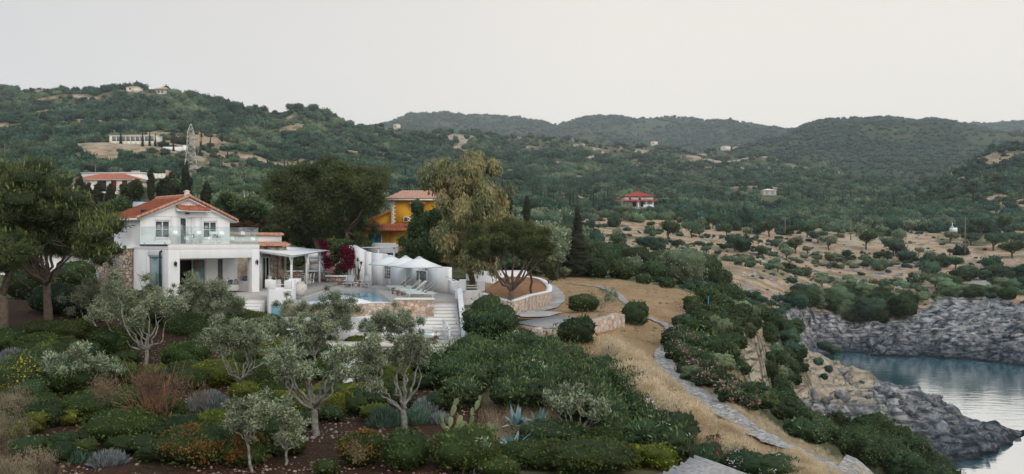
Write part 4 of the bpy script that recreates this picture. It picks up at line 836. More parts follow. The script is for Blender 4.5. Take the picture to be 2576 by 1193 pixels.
# crenellated tower
tw = thing('crenellated_tower', 'white crenellated parapet tower with a small teal door', 'tower')
q = MB(); A_, B_, C_, D_ = (-16.45, 52.9), (-15.75, 51.0), (-14.35, 51.1), (-14.5, 53.0)
q.prism([A_, B_, C_, D_], 13.4, 16.98)
def pil(q, c, s, z): q.box(c[0] - s, c[1] - s, 16.98, c[0] + s, c[1] + s, z)
for c in ((-16.25, 52.7), (-15.6, 51.22), (-14.57, 51.3), (-14.72, 52.75)): pil(q, c, .21, 17.52)
q.obj('wall', WHITE, tw, bevel=.03)
q = MB(); q.box(-15.5, 50.93, 14.0, -14.95, 51.03, 15.95); dd = q.obj('door', TEAL, tw); q = MB(); q.box(-15.57, 50.96, 14, -15.5, 51.02, 16.0); q.box(-14.95, 50.96, 14, -14.88, 51.02, 16.0); q.box(-15.5, 50.96, 15.95, -14.95, 51.02, 16.02); q.obj('frame', mat('blue_frame', (.25, .45, .55), rough=.5), dd)
q = MB(); q.tube([(-15.4, 51.2, 17.25), (-14.8, 51.28, 17.25)], .03, 6); q.tube([(-16.2, 52.5, 17.2), (-15.7, 51.4, 17.2)], .03, 6); q.obj('rail', WPAINT, tw)
# long back wall
bw = thing('garden_wall', 'long curving white wall with two windows behind the parasols', 'wall')
WL = [(-15.3, 73.0, 19.0), (-15.0, 72.8, 19.7), (-14.6, 72.4, 19.75), (-13.4, 71.6, 19.2), (-12.7, 71.2, 19.05), (-11.5, 70.4, 19.0), (-11.3, 70.0, 18.9), (-11.05, 69.6, 18.55), (-10.6, 68.8, 18.15), (-9, 66.2, 18.05), (-7, 63.1, 18.1), (-4.85, 59.6, 18.12)]
def wallribbon(q, P, th, zb):
    P = np.array(P, float); T = np.gradient(P[:, :2], axis=0); T /= np.linalg.norm(T, axis=1)[:, None]; Nn = np.stack([-T[:, 1], T[:, 0]], -1)
    for i in range(len(P) - 1):
        a, b_ = P[i], P[i + 1]; n0, n1 = Nn[i] * th, Nn[i + 1] * th
        pts = [(a[0], a[1]), (b_[0], b_[1]), (b_[0] + n1[0], b_[1] + n1[1]), (a[0] + n0[0], a[1] + n0[1])]
        ar = sum(pts[k][0] * pts[(k + 1) % 4][1] - pts[(k + 1) % 4][0] * pts[k][1] for k in range(4)); zt = [a[2], b_[2], b_[2], a[2]]
        zbb = zb if hasattr(zb, '__len__') else [zb] * len(P); zz_ = [zbb[i], zbb[i + 1], zbb[i + 1], zbb[i]]
        if ar < 0: pts = pts[::-1]; zt = zt[::-1]; zz_ = zz_[::-1]
        q.prism(pts, zz_, zt)
q = MB(); wallribbon(q, WL, .35, 15.9); q.obj('wall', WHITE, bw)
q = MB(); wallribbon(q, [(-4.85, 59.6, 17.15), (-4.3, 58.4, 17.0), (-3.85, 56.6, 16.9), (-3.8, 54.9, 16.85)], .3, 15.9); q.obj('low_wall', WHITE, bw)
def wall_window(xa, ya, xb, yb, za, zb, bars, pm, off=.03):
    d = Vector((xb - xa, yb - ya, 0)); L = d.length; e = thing('x', None, None); bpy.data.objects.remove(e)
    M = Matrix.Translation((xa, ya, 0)) @ Matrix.Rotation(math.atan2(d.y, d.x), 4, 'Z')
    f = MB(); t = .05
    def bx(*a): f.box(*a, M)
    y0, y1 = -.06, -.0
    bx(0, y0, za, t, y1, zb); bx(L - t, y0, za, L, y1, zb); bx(t, y0, zb - t, L - t, y1, zb); bx(t, y0, za, L - t, y1, za + t)
    for i in range(1, bars[0] + 1): bx(L * i / (bars[0] + 1) - .015, y0 + .01, za + t, L * i / (bars[0] + 1) + .015, y1 - .01, zb - t)
    for i in range(1, bars[1] + 1): z = za + (zb - za) * i / (bars[1] + 1); bx(t, y0 + .015, z - .015, L - t, y1 - .005, z + .015)
    fo = f.obj('window', WPAINT, bw); q = MB(); q.box(t * .5, -.03, za + t * .5, L - t * .5, -.012, zb - t * .5, M); q.obj('pane', pm, fo)
def onwall(u):   # point of the wall line seen at u
    r = (u - U0) / F
    for (x0, y0, _), (x1, y1, _) in zip(WL[:-1], WL[1:]):
        t = (r * y0 - x0) / ((x1 - x0) - r * (y1 - y0))
        if -1e-6 <= t <= 1: return x0 + (x1 - x0) * t, y0 + (y1 - y0) * t
MIRR = mat('mirror_pane', (.16, .18, .18), (.10, .12, .13), rough=.08, spec=.9)
a, c = onwall(968), onwall(983.5); wall_window(*a, *c, 16.75, 17.9, (2, 3), PANE); a, c = onwall(1048), onwall(1075); wall_window(*a, *c, 16.75, 17.72, (0, 0), MIRR)
# bastion at the stair head
bs = thing('bastion', 'rounded white bastion with square merlons at the head of the stairs', 'parapet')
cx_, cy_ = -2.95, 54.0; arc = [(cx_ + .98 * math.cos(a), cy_ + .98 * math.sin(a) * 1.1) for a in np.linspace(-math.pi, 0, 11)]
q = MB(); q.prism([*arc, (cx_ + .98, 56), (cx_ - .98, 56)], 15.78, 16.15)
for (x0, y0), (x1, y1) in zip(arc[:-1], arc[1:]):
    def inn(x, y): return (cx_ + (x - cx_) * .78, cy_ + (y - cy_) * .78)
    q.prism([(x0, y0), (x1, y1), inn(x1, y1), inn(x0, y0)], 16.15, 16.78)
for a, s, z in ((math.pi * 1.02, .19, 17.35), (math.pi * 1.36, .22, 17.5), (math.pi * 1.93, .25, 17.4)): x, y = cx_ + .87 * math.cos(a), cy_ + .9 * math.sin(a) * 1.1; q.box(x - s, y - s, 16.7, x + s, y + s, z)
q.obj('parapet', WHITE, bs, bevel=.03)
q = MB(); q.prism([(cx_ - .75, 53.3), (cx_ + .75, 53.3), (cx_ + .8, 56), (cx_ - .8, 56)], 13.2, 15.775); q.obj('base', mat('grey_render', (.60, .60, .60), (.54, .54, .54), rough=.9, scale=1.5), bs)
for pa, pb_ in (((-3.5, 53.1, 17.1), (-2.2, 53.3, 17.1)), ((-3.4, 53.1, 16.93), (-2.2, 53.3, 16.93)), ((-4.9, 58.5, 17.45), (-3.75, 55.2, 17.25))): q = MB(); q.tube([pa, pb_], .03, 6); q.obj('rail', WPAINT, bs)
lantern((-2.7, 53.28, 15.35), 'small black lantern on the grey wall under the bastion')
# stairs
stw = thing('terrace_stairs', 'wide white stairs with curved left ends descending from the pool terrace', 'stairs')
xr = lambda k: -3.65 + .78 * k / 13; xl = [-5.1, -5.35, -5.6, -5.85, -6.1, -6.27, -6.45, -6.6, -6.7, -6.8, -6.8, -6.8, -6.8, -6.8]
for k in range(1, 14):
    y1 = 52.0 - .5 * (k - 1); y0 = 52.0 - .5 * k; z = DZ - .17 * k; L_ = xl[k]; cc = [(L_ + .35 - .35 * math.cos(a), y0 + .35 - .35 * math.sin(a)) for a in np.linspace(0, math.pi / 2, 5)]
    q = MB(); q.prism([(L_, min(y1, y0 + .5)), *cc, (xr(k), y0), (xr(k - 1), y1)], 13.0, z); s_ = q.obj('step', WHITE, stw)
    cc2 = [(L_ + .33 - .36 * math.cos(a), y0 + .33 - .36 * math.sin(a)) for a in np.linspace(0, math.pi / 2, 5)]; q = MB(); q.prism([*cc2, (xr(k), y0 - .03), (xr(k), y0 + .09), (cc[-1][0], y0 + .09), (cc[-1][0] - .15, y0 + .15), (cc[1][0] + .1, y0 + .36)], z + .003, z + .022); q.obj('nosing', CREAM, s_)
q = MB(); q.extr([(-3.62, 52.6, 13.2), (-3.62, 52.6, 16.95), (-3.62, 52.0, 16.85), (-2.83, 45.2, 14.15), (-2.83, 45.2, 13.2)], (.32, 0, 0)); q.obj('sloping_parapet', WHITE, stw, bevel=.02)
# lower terrace
lt = thing('lower_terrace', 'cream decked lower terrace clad in white boards below the pool wall', 'terrace')
q = MB(); q.prism([(-14.2, 45.3), (-3.5, 45.3), (-3.5, 47.6), (-14.2, 47.6)], 13.95, 14.1); q.obj('decking', CREAM, lt)
q = MB()
for i in range(6): q.box(-14.2, 45.32, 13.02 + .155 * i, -3.52, 45.42, 13.16 + .155 * i)
q.obj('cladding', WPAINT, lt)
q = MB(); q.prism([(-14.3, 47.6), (-6.85, 47.6), (-6.85, 48.2), (-14.3, 48.2)], 13.5, 14.62); q.prism([(-14.3, 48.2), (-6.87, 48.2), (-6.87, 50.3), (-8.7, 49.9), (-9.62, 48.6), (-14.3, 48.95)], 13.5, 15.42); q.obj('white_bench', WHITE, lt, bevel=.03)
q = MB(); q.box(-9.2, 47.5, 14.62, -7.6, 48.1, 14.75); q.obj('bench_pad', FABG, lt)
q = MB(); q.box(-17.0, 45.8, 13.1, -14.25, 48.5, 13.9); q.box(-16.4, 47.0, 13.9, -14.25, 48.5, 14.2); q.obj('beige_step', CREAM, lt)
rl = thing('terrace_railing', 'white post and rail fence with glass along the lower terrace edge', 'railing')
for x0, x1 in ((-13.9, -12.0), (-6.0, -3.6)):
    q = MB(); q.bar((x0, 45.45, 14.98), (x1, 45.45, 14.98), .1, .07); q.obj('rail', WPAINT, rl)
    q = MB(); q.bar((x0, 45.45, 14.53), (x1, 45.45, 14.53), .012, .8); q.obj('glass_panel', GLASS, rl)
    for x in (x0, x1): q = MB(); q.box(x - .06, 45.39, 14.1, x + .06, 45.51, 14.945); q.obj('post', WPAINT, rl)
q = MB(); q.bar((-3.6, 45.5, 15.0), (-4.1, 47.3, 15.35), .1, .07); q.obj('rail', WPAINT, rl); q = MB(); q.box(-4.16, 47.25, 14.1, -4.04, 47.37, 15.3); q.obj('post', WPAINT, rl)
db = thing('daybed', 'white daybed on a brown wooden frame on the lower terrace', 'daybed', (-5.8, 46.5, 14.1))
q = MB(); q.box(-1.35, -.5, .12, 1.35, .6, .3); q.box(-1.3, -.45, 0, -1.15, -.3, .12); q.box(1.15, -.45, 0, 1.3, -.3, .12); q.box(1.27, -.5, .3, 1.35, .6, .62); q.obj('frame', WOODB, db)
q = MB(); q.box(-1.32, -.48, .3, 1.24, .58, .52); q.obj('mattress', FABW, db, bevel=.04); q = MB(); q.box(-.9, .25, .52, 1.1, .58, .95); q.obj('back_cushion', FABW, db, bevel=.08)

# ---------------------------------------------------------------- pergola and its furniture
pg = thing('pergola', 'white reed roofed pergola on white posts beside the villa', 'pergola')
PP = [(-16.35, 58.9), (-16.85, 70.4), (-20.6, 71.2), (-18.5, 65.1), (-20.1, 63.2), (-20.1, 61.5)]
pz = lambda x, y: 19.02 + .022 * (y - 59) + .085 * (-16.4 - x)
g = np.random.default_rng(4); q = MB()
for i in range(46):      # reed strips
    x0 = -16.3 - i * .09; yb = 70.3 + .25 * g.random(); ya = 58.9 - .15 * g.random() + (x0 + 16.35) * -.7
    if x0 < -18.5: yb2 = 71.3 - (0) ; ya = max(ya, 0)
    segs = [(ya, yb)] if x0 > -18.5 else [(ya, 63.2 + (x0 + 20.1) * 1.15), (65.1 - (x0 + 18.5) * 2.6, 71.0)]
    for s0, s1 in segs:
        if s1 - s0 > .3: dz = .012 * g.random(); q.extr([(x0, s0, pz(x0, s0) + dz), (x0 - .088, s0, pz(x0, s0) + dz + .007), (x0 - .088, s0, pz(x0, s0) + dz + .03), (x0, s0, pz(x0, s0) + dz + .028)], (0, s1 - s0, pz(x0, s1) - pz(x0, s0)))
q.obj('reed_roof', mat('white_reed', (.74, .74, .73), (.60, .60, .60), rough=.9, scale=3, stretch=(12, 1, 1)), pg)
q = MB(); E = [(-16.42, 58.9), (-16.95, 70.4)]; q.bar((*E[0], pz(*E[0]) - .08), (*E[1], pz(*E[1]) - .08), .09, .15); q.bar((-16.4, 58.95, 18.95), (-20.1, 61.45, pz(-20.1, 61.5) - .08), .09, .15)
q.bar((-16.95, 70.3, pz(-16.95, 70.3) - .08), (-20.5, 71.1, pz(-20.5, 71.1) - .08), .09, .15)
for y in np.linspace(60.5, 69.5, 8): x2 = -19.2 if y < 63.5 else (-18.6 if y < 66 else -19.8); q.bar((-16.6, y, pz(-16.6, y) - .06), (x2, y + .3, pz(x2, y + .3) - .06), .06, .1)
q.obj('beam', WPAINT, pg)
for x, y in ((-16.65, 59.5), (-16.85, 64.6), (-17.05, 69.8), (-19.7, 61.8)):
    q = MB(); q.box(x - .075, y - .075, 16.35, x + .075, y + .075, pz(x, y) - .1)
    for s in (-1, 1): q.bar((x, y + s * .05, 18.35), (x, y + s * .42, pz(x, y) - .16), .08, .07)
    q.obj('post', WPAINT, pg)
def chair(loc, rz, lab=None):
    t = thing('dining_chair', lab, 'chair', loc, rz, 'white dining chairs around the table under the pergola')
    q = MB(); q.box(-.21, -.21, .43, .21, .2, .47); q.obj('seat', mat('straw_seat', (.5, .42, .3), scale=12), t)
    for x in (-.19, .19): q = MB(); q.box(x - .018, -.21, 0, x + .018, -.174, .43); q.obj('leg', WPAINT, t)
    q = MB()
    for x in (-.19, .19): q.bar((x, .19, 0), (x, .2, .47), .036); q.bar((x, .2, .47), (x, .27, 1.0), .036)
    for z in (.6, .78, .95): q.bar((-.19, .2 + (z - .47) * .13, z), (.19, .2 + (z - .47) * .13, z), .02, .06)
    q.obj('backrest', WPAINT, t)
    q = MB(); q.bar((-.19, -.19, .2), (.19, -.19, .2), .025); q.bar((-.19, .19, .2), (.19, .19, .2), .025); q.bar((-.19, -.19, .25), (-.19, .19, .25), .025); q.bar((.19, -.19, .25), (.19, .19, .25), .025); q.obj('stretcher', WPAINT, t)
    return t
CH = None
spots = [(-18.25, 64.2, 0 + math.pi, 'dining chair at the near end of the pergola table'), (-17.35, 65.2, -1.57, 'right hand dining chair nearest the pool side post'), (-17.35, 66.1, -1.57, 'second right hand dining chair under the pergola'), (-17.35, 67.0, -1.57, 'third right hand dining chair under the pergola'), (-18.85, 65.6, 1.57, 'left hand dining chair close to the white sofa'), (-18.85, 66.5, 1.57, 'left hand dining chair farther from the white sofa'), (-18.1, 68.0, 0, 'dining chair at the far end of the pergola table'), (-17.3, 67.9, -1.4, 'dining chair standing off the far corner of the table')]
for i, (x, y, rz, lab) in enumerate(spots):
    if CH is None: CH = chair((x, y, 16.35), rz, lab)
    else: dup(CH, (x, y, 16.35), rz, label=lab)
t = thing('dining_table', 'long brown topped dining table under the white pergola', 'table', (-18.1, 66.1, 16.35), 0)
q = MB(); q.box(-.45, -1.5, .72, .45, 1.5, .77); q.obj('table_top', mat('table_wood', (.42, .26, .15), (.34, .2, .12), scale=3), t)
for x in (-.38, .34):
    for y in (-1.4, 1.34): q = MB(); q.box(x, y, 0, x + .06, y + .06, .72); q.obj('leg', WPAINT, t)
V_ = MB(); V_.lathe([(.05, 0), (.07, .1), (.05, .2)], (0, 0, 0), 10); fv = thing('flower_vase', 'vase of pinkish flowers on the dining table', 'vase', (-18.1, 66.5, 17.12)); V_.obj('vase', TERRA, fv); link('flowers', crown_mesh('flowers', LM['pink'], [(0, 0, .35, .16, .16, .14)], 120, .06, seed=3), fv)
sf = thing('sofa', 'white masonry sofa with blue cushions beside the stone wing', 'sofa', (-19.0, 63.4, 16.35), R(20))
q = MB(); q.box(-.35, -.8, 0, .35, .9, .42); q.obj('seat', WHITE, sf, bevel=.03); q = MB(); q.box(-.62, -.8, 0, -.36, .9, 1.0); q.obj('backrest', WHITE, sf, bevel=.05); q = MB(); q.box(-.34, -1.0, 0, .35, -.81, .7); q.obj('armrest', WHITE, sf, bevel=.04)
cushion((-19.0, 63.2, 17.0), .45, FABB, R(-70), 'navy cushion at the near end of the white sofa'); cushion((-19.1, 63.7, 17.0), .45, FABW, R(-70), 'white cushion in the middle of the white sofa'); cushion((-18.75, 64.1, 16.98), .42, FABB, R(-70), 'dark blue cushion at the far end of the white sofa')
# barbecue niche, low stone walls, planter
bq = thing('barbecue_niche', 'white masonry barbecue niche behind the pergola posts', 'barbecue', (-18.6, 74.4, 16.35))
q = MB(); q.box(-.75, 0, 0, -.6, .8, 2.7); q.box(.62, 0, 0, .8, .8, 2.7); q.box(-.6, .6, 0, .62, .8, 2.7); q.box(-.6, 0, 2.1, .62, .6, 2.7); q.box(-.6, 0, .85, .62, .6, 1.0); q.extr([(-.6, 0, 2.1), (.62, 0, 2.1), (.62, .45, 1.7), (-.6, .45, 1.7)], (0, .1, .0)); q.box(.8, .1, 0, 3.4, .4, 2.45); q.obj('niche', WHITE, bq)
q = MB(); q.box(-.6, .05, 1.02, .62, .55, 1.04); q.obj('grill', DARKM, bq)
lw = thing('low_stone_wall', 'low stone wall with white capping behind the dining table', 'wall'); q = MB(); q.box(-24, 73.3, 16, -19.5, 73.7, 17.25); q.box(-17.9, 73.4, 16.3, -15.9, 73.8, 17.2); q.obj('stonework', STONEG, lw); q = MB(); q.box(-24, 73.25, 17.253, -19.5, 73.75, 17.36); q.obj('cap', WHITE, lw)
pl = thing('planter', 'stone planter with a white rim under the bougainvillea', 'planter'); q = MB(); q.prism([(-17.0, 72.2), (-15.1, 71.6), (-14.9, 72.6), (-17.2, 73.4)], 16.1, 16.85); q.obj('stonework', STONEG, pl); q = MB(); q.prism([(-17.1, 72.1), (-15.0, 71.5), (-14.8, 72.65), (-17.3, 73.5)], 16.853, 16.97); q.obj('rim', WHITE, pl, bevel=.02)
# pots
def pot(loc, r, h, m, lab, jar=False):
    t = thing('clay_jar' if jar else 'flower_pot', lab, 'jar' if jar else 'pot', loc)
    q = MB(); q.lathe([(r * .45, 0), (r * .8, h * .2), (r, h * .5), (r * .9, h * .78), (r * .5, h * .93), (r * .62, h), (r * .45, h), (r * .4, h * .9)] if jar else [(r * .75, 0), (r, h * .85), (r * 1.08, h * .86), (r * 1.08, h), (r * .9, h), (r * .88, h * .9)], k=20); q.obj('body', m, t, smooth=True); return t
pot((-14.3, 53.3, 16.35), .44, .98, mat('pale_clay', (.60, .55, .49), (.52, .47, .42), rough=.95, scale=5, bump=.01), 'large pale clay jar at the near corner of the pool', True)
pt1 = pot((-14.3, 69.8, DZ), .28, .55, TERRA, 'terracotta pot of agave against the white wall'); pt2 = pot((-13.35, 68.3, DZ), .26, .6, TERRA, 'terracotta pot holding a tall yucca between the grey loungers')
def rosette(n, L, wd, g, lift=.6, base=0.):
    V = []; Fs = []
    for i in range(n):
        a = g.random() * 6.283; e = lift + (1.45 - lift) * g.random(); l = L * (.7 + .4 * g.random()); d = np.array([math.cos(a) * math.cos(e), math.sin(a) * math.cos(e), math.sin(e)]); s = np.array([-math.sin(a), math.cos(a), 0]) * wd
        o = np.array([0, 0, base]); k = len(V); V += [o - s * .5, o + s * .5, o + d * l * .5 + s * .75, o + d * l * .5 - s * .75, o + d * l + np.array([0, 0, -.22 * l * math.cos(e)])]; Fs += [(k, k + 1, k + 2, k + 3), (k + 3, k + 2, k + 4)]
    q = MB(); q.add(V, Fs); return q
g = np.random.default_rng(12)
link('agave_leaves', rosette(26, .55, .07, g, .3, .5).mesh('agave_leaves', LM['bush']), pt1)
yq = MB(); heads = [(.0, 0, 2.2), (.25, .1, 1.9), (-.3, .0, 1.7), (.1, -.2, 1.4)]
for h in heads: yq.tube(limb_path((0, 0, .5), h, 5, .03, g), [.05, .045, .04, .035, .03], 6)
yq.obj('stem', BARKD, pt2)
yl = MB()
for h in heads: r2 = rosette(30, .45, .035, g, -.2); V2_ = np.vstack(r2.V) + np.array(h); yl.add(V2_, [f for k in r2.F.values() for f in k])
yl.obj('leaves', LM['oleander'], pt2)
# sling loungers facing the pool
def sling(loc, rz, lab):
    t = thing('sling_lounger', lab, 'lounger', loc, rz, 'grey sling loungers at the far side of the pool')
    q = MB(); q.extr([(-.3, -.9, .33), (-.3, .3, .33), (-.3, .3, .36), (-.3, -.9, .36)], (.6, 0, 0)); q.obj('seat', FABG, t)
    q = MB(); q.extr([(-.3, .3, .35), (-.3, .75, 1.0), (-.3, .72, 1.02), (-.3, .27, .38)], (.6, 0, 0)); q.obj('backrest', FABG, t)
    for s in (-1, 1):
        q = MB(); q.bar((s * .33, -.95, .35), (s * .33, .85, .35), .04); q.bar((s * .33, .3, .35), (s * .33, .76, 1.02), .04); q.bar((s * .33, -.6, .35), (s * .36, -.75, 0), .04); q.bar((s * .33, .6, .35), (s * .36, .75, 0), .04); q.bar((s * .36, -.4, .55), (s * .36, .4, .58), .05); q.obj('side_frame', WPAINT, t)
    return t
sling((-14.05, 67.9, DZ), 0, 'left grey sling lounger at the far end of the pool'); sling((-12.55, 67.7, DZ), 0, 'right grey sling lounger at the far end of the pool')
t = thing('side_table', 'white folding side table between the two grey sling loungers', 'table', (-13.3, 67.2, DZ)); q = MB(); q.box(-.22, -.2, .42, .22, .2, .45); q.obj('table_top', WPAINT, t)
for s in (-1, 1): q = MB(); q.bar((-.2, s * .17, 0), (.2, s * .17, .42), .035); q.bar((.2, s * .17, 0), (-.2, s * .17, .42), .035); q.obj('leg', WPAINT, t)
# wooden loungers under the parasols
MINT = mat('mint_paint', (.66, .72, .69), (.6, .66, .63), rough=.6)
def lounger(loc, rz, lab, pad=False):
    t = thing('sun_lounger', lab, 'sun lounger', loc, rz, 'painted sun loungers under the parasols')
    q = MB()
    for s in (-.33, .29): q.box(-1.0, s, .27, 1.0, s + .04, .36)
    for i in range(12): q.box(-.98 + i * .11, -.29, .325, -.89 + i * .11, .29, .35)
    q.obj('frame', MINT, t)
    q = MB(); q.extr([(.25, -.28, .36), (.95, -.28, 1.0), (.92, -.28, 1.03), (.22, -.28, .39)], (0, .56, 0)); q.obj('backrest', FABG if not pad else MINT, t)
    for x in (-.85, .85):
        for y in (-.32, .3): q = MB(); q.bar((x * .92, y, .3), (x, y, 0), .06, .05); q.obj('leg', MINT, t)
    if pad: q = MB(); q.box(-.95, -.27, .355, .24, .27, .44); q.extr([(.22, -.27, .40), (.86, -.27, 1.0), (.80, -.27, 1.08), (.17, -.27, .47)], (0, .54, 0)); q.obj('mattress', FABM, t, bevel=.02)
    return t
for x, y, lab, pad in ((-6.25, 54.6, 'nearest sun lounger with its grey backrest raised, closest to the stair head', False), (-6.6, 56.0, 'second nearest grey backed sun lounger', False), (-7.15, 57.6, 'sun lounger with mint mattress beside the front parasol pole', True), (-7.75, 59.2, 'sun lounger with mint mattress between the two parasol poles', True), (-8.8, 62.6, 'grey backed sun lounger near the gridded window', False), (-9.25, 64.3, 'farthest sun lounger, against the white wall', False)):
    lounger((x, y, DZ), R(-4), lab, pad)
t = None
for x, y, l in ((-8.15, 57.3, 'small reddish wooden stool at the foot of the mint mattress lounger'), (-8.75, 58.9, 'small brown wooden stool farther back by the pool edge')):
    t = thing('stool', l, 'stool', (x, y, DZ)); q = MB(); q.box(-.2, -.2, .22, .2, .2, .28); q.obj('seat', WOODB, t)
    for a in (-.17, .17): q = MB(); q.box(a - .03, -.18, 0, a + .03, .18, .22); q.obj('leg', WOODB, t)
def parasol(loc, s, rz, lab):
    t = thing('parasol', lab, 'parasol', loc, rz, 'white square parasols on the pool terrace')
    q = MB(); h = 2.05; top = 2.75
    ring = lambda k, z: [(k * s * math.cos(a) * (1 if i % 2 == 0 else .745), k * s * math.sin(a) * (1 if i % 2 == 0 else .745), z - (0 if i % 2 == 0 else .0)) for i, a in enumerate(np.arange(8) * math.pi / 4)]
    V = [(0, 0, top)] + ring(.12, top - .05) + ring(.5, top - .36) + ring(1, h) + ring(.995, h - .07) + ring(.97, h - .01) + ring(.5, top - .40) + [(0, 0, top - .1)]
    Fs = [(0, 1 + i, 1 + (i + 1) % 8) for i in range(8)]
    for k in range(5): Fs += [(1 + k * 8 + i, 9 + k * 8 + i, 9 + k * 8 + (i + 1) % 8, 1 + k * 8 + (i + 1) % 8) for i in range(8)]
    Fs += [(41 + i, 49, 41 + (i + 1) % 8) for i in range(8)]
    q.add(V, Fs); cn = q.obj('canopy', FABW, t); q = MB(); q.tube([(0, 0, 0), (0, 0, top + .06)], .028, 8); q.obj('pole', WPAINT, t)
    q = MB(); q.lathe([(.26, 0), (.26, .06), (.1, .09), (.05, .28)], k=14); q.obj('base', CREAM, t)
    q = MB()
    for i in range(8): a = i * math.pi / 4; k = .97 if i % 2 == 0 else .72; q.bar((0, 0, top - .12), (k * s * math.cos(a), k * s * math.sin(a), h - .02), .018)
    q.obj('rib', WPAINT, t)
    q = MB(); k = .16; q.add([(k * s * math.cos(a) * (1 if i % 2 == 0 else .745), k * s * math.sin(a) * (1 if i % 2 == 0 else .745), top - .015) for i, a in enumerate(np.arange(8) * math.pi / 4)] + [(0, 0, top + .07)], [(i, (i + 1) % 8, 8) for i in range(8)]); q.obj('vent', FABW, cn)
parasol((-6.85, 58.2, DZ), 1.75, R(12), 'nearest white parasol, over the mint mattress loungers'); parasol((-8.4, 62.2, DZ), 1.75, R(25), 'middle one of the three white parasols'); parasol((-10.0, 65.0, DZ), 1.8, R(5), 'farthest white parasol, by the gridded window')
wc = thing('rattan_chair', 'pale rattan chair with a red cushion behind the tower parapet', 'chair', (-14.95, 54.3, 16.35), R(15))
q = MB(); q.box(-.3, -.3, .38, .3, .3, .48); q.obj('seat', FABW, wc)
q = MB(); pts = [(.38 * math.cos(a), .38 * math.sin(a)) for a in np.linspace(-.3, math.pi + .3, 13)]
for (a, c), (a2, c2) in zip(pts[:-1], pts[1:]): q.extr([(a, c, .3), (a2, c2, .3), (a2 * 1.12, c2 * 1.12, 1.15), (a * 1.12, c * 1.12, 1.15)], (0, .03, 0))
q.obj('backrest', WPAINT, wc); q = MB()
for a in (-.28, .28):
    for c in (-.28, .28): q.box(a - .02, c - .02, 0, a + .02, c + .02, .38)
q.obj('leg_frame', WPAINT, wc)
# ---------------------------------------------------------------- other buildings
def simple_house(name, lab, loc, rz, L, Wd, h, roof, wm, rm, wins, cat='house', hip=True, ov=.6, sub=True):
    t = thing(name, lab, cat, loc, rz); holes = [(x0, x1, z0, z1) for (x0, x1, z0, z1, m_) in wins]
    b = MB(); wall_open(b, 0, L, -2.5, h, 0, .3, holes); b.box(0, .3, -2.5, .3, Wd - .3, h); b.box(L - .3, .3, -2.5, L, Wd - .3, h); b.box(0, Wd - .3, -2.5, L, Wd, h); b.obj('wall', wm, t)
    for (x0, x1, z0, z1, m_) in wins:
        f = MB(); f.box(x0, .12, z0, x1, .16, z1); o = f.obj('window', m_, t)
    if roof:
        q = MB(); a = (-ov, -ov, h); c = (L + ov, Wd + ov, h); r = roof; d = (Wd / 2 + ov); i = d if hip else 0
        q_ = [(-ov + i, Wd / 2, h + r), (L + ov - i, Wd / 2, h + r)]; LL = L + 2 * ov
        tile_roof(q, (-ov, Wd / 2, h + r), (LL, 0, 0), (0, -d, -r), .3, .05, .6) if not hip else hip_slope(q, q_[0], q_[1], (-ov, -ov, h), (L + ov, -ov, h))
        tile_roof(q, (-ov, Wd / 2, h + r), (LL, 0, 0), (0, d, -r), .3, .05, .6) if not hip else hip_slope(q, q_[1], q_[0], (L + ov, Wd + ov, h), (-ov, Wd + ov, h))
        if hip: hip_slope(q, q_[0], q_[0], (-ov, Wd + ov, h), (-ov, -ov, h)); hip_slope(q, q_[1], q_[1], (L + ov, -ov, h), (L + ov, Wd + ov, h))
        ro = q.obj('roof', rm, t); q = MB(); q.box(-ov, -ov, h - .14, L + ov, Wd + ov, h - .02); q.obj('eave', WPAINT, ro)
    else:
        q = MB(); q.box(-.15, -.15, h, L + .15, Wd + .15, h + .3); q.obj('roof', wm, t)
    return t
def hip_slope(mb, t0, t1, b0, b1):
    """corrugated slope between a (possibly point) top edge and an eave"""
    t0, t1, b0, b1 = [np.array(p, float) for p in (t0, t1, b0, b1)]; nc = max(4, int(np.linalg.norm(b1 - b0) / .3)) * 4; nr = 10
    n = np.cross(b1 - b0, (t0 + t1) / 2 - b0); n /= np.linalg.norm(n); n = n if n[2] > 0 else -n; U = np.linspace(0, 1, nc + 1); V = []
    al = (b1 - b0) / np.linalg.norm(b1 - b0)
    for r in range(nr + 1):
        s = r / nr; a = t0 + (b0 - t0) * s; c = t1 + (b1 - t1) * s; P = a + U[:, None] * (c - a); ph = (P @ al) / .3 * 2 * math.pi
        V.append(P + n * (np.abs(np.sin(ph / 2)) * .09)[:, None])
    V = np.vstack(V); k = nc + 1; mb.add(V, [(r * k + i, (r + 1) * k + i, (r + 1) * k + i + 1, r * k + i + 1) for r in range(nr) for i in range(nc)])
# yellow house
yh = thing('yellow_house', 'yellow two storey house with blue doors and pale terracotta roofs', 'house')
b = MB(); L0, L1, Y0 = ux(984, 84), ux(1150, 84), 84
wall_open(b, L0, L1, 21.7, 24.6, Y0, Y0 + .3, [(ux(1038, 84), ux(1056, 84), 22.7, 24.1)]); b.box(L0, Y0 + .3, 18, L0 + .3, Y0 + 8, 24.6); b.box(L1 - .3, Y0 + .3, 18, L1, Y0 + 8, 24.6); b.box(L0 + .3, Y0 + 7.7, 18, L1 - .3, Y0 + 8, 24.6)
wall_open(b, ux(908, 84), L1, 18, 21.7, Y0 + .0, Y0 + .3, [(ux(926, 84), ux(958, 84), 18.2, 20.95), (ux(1030, 84), ux(1042, 84), 18.2, 20.95)])
b.extr([(ux(930, 85), 84.6, 21.7), (L0, 84.6, 21.7), (L0, 84.6, 23.4), (ux(930, 85), 84.6, 22.3)], (0, 5, 0)); b.obj('wall', YELLOW, yh)
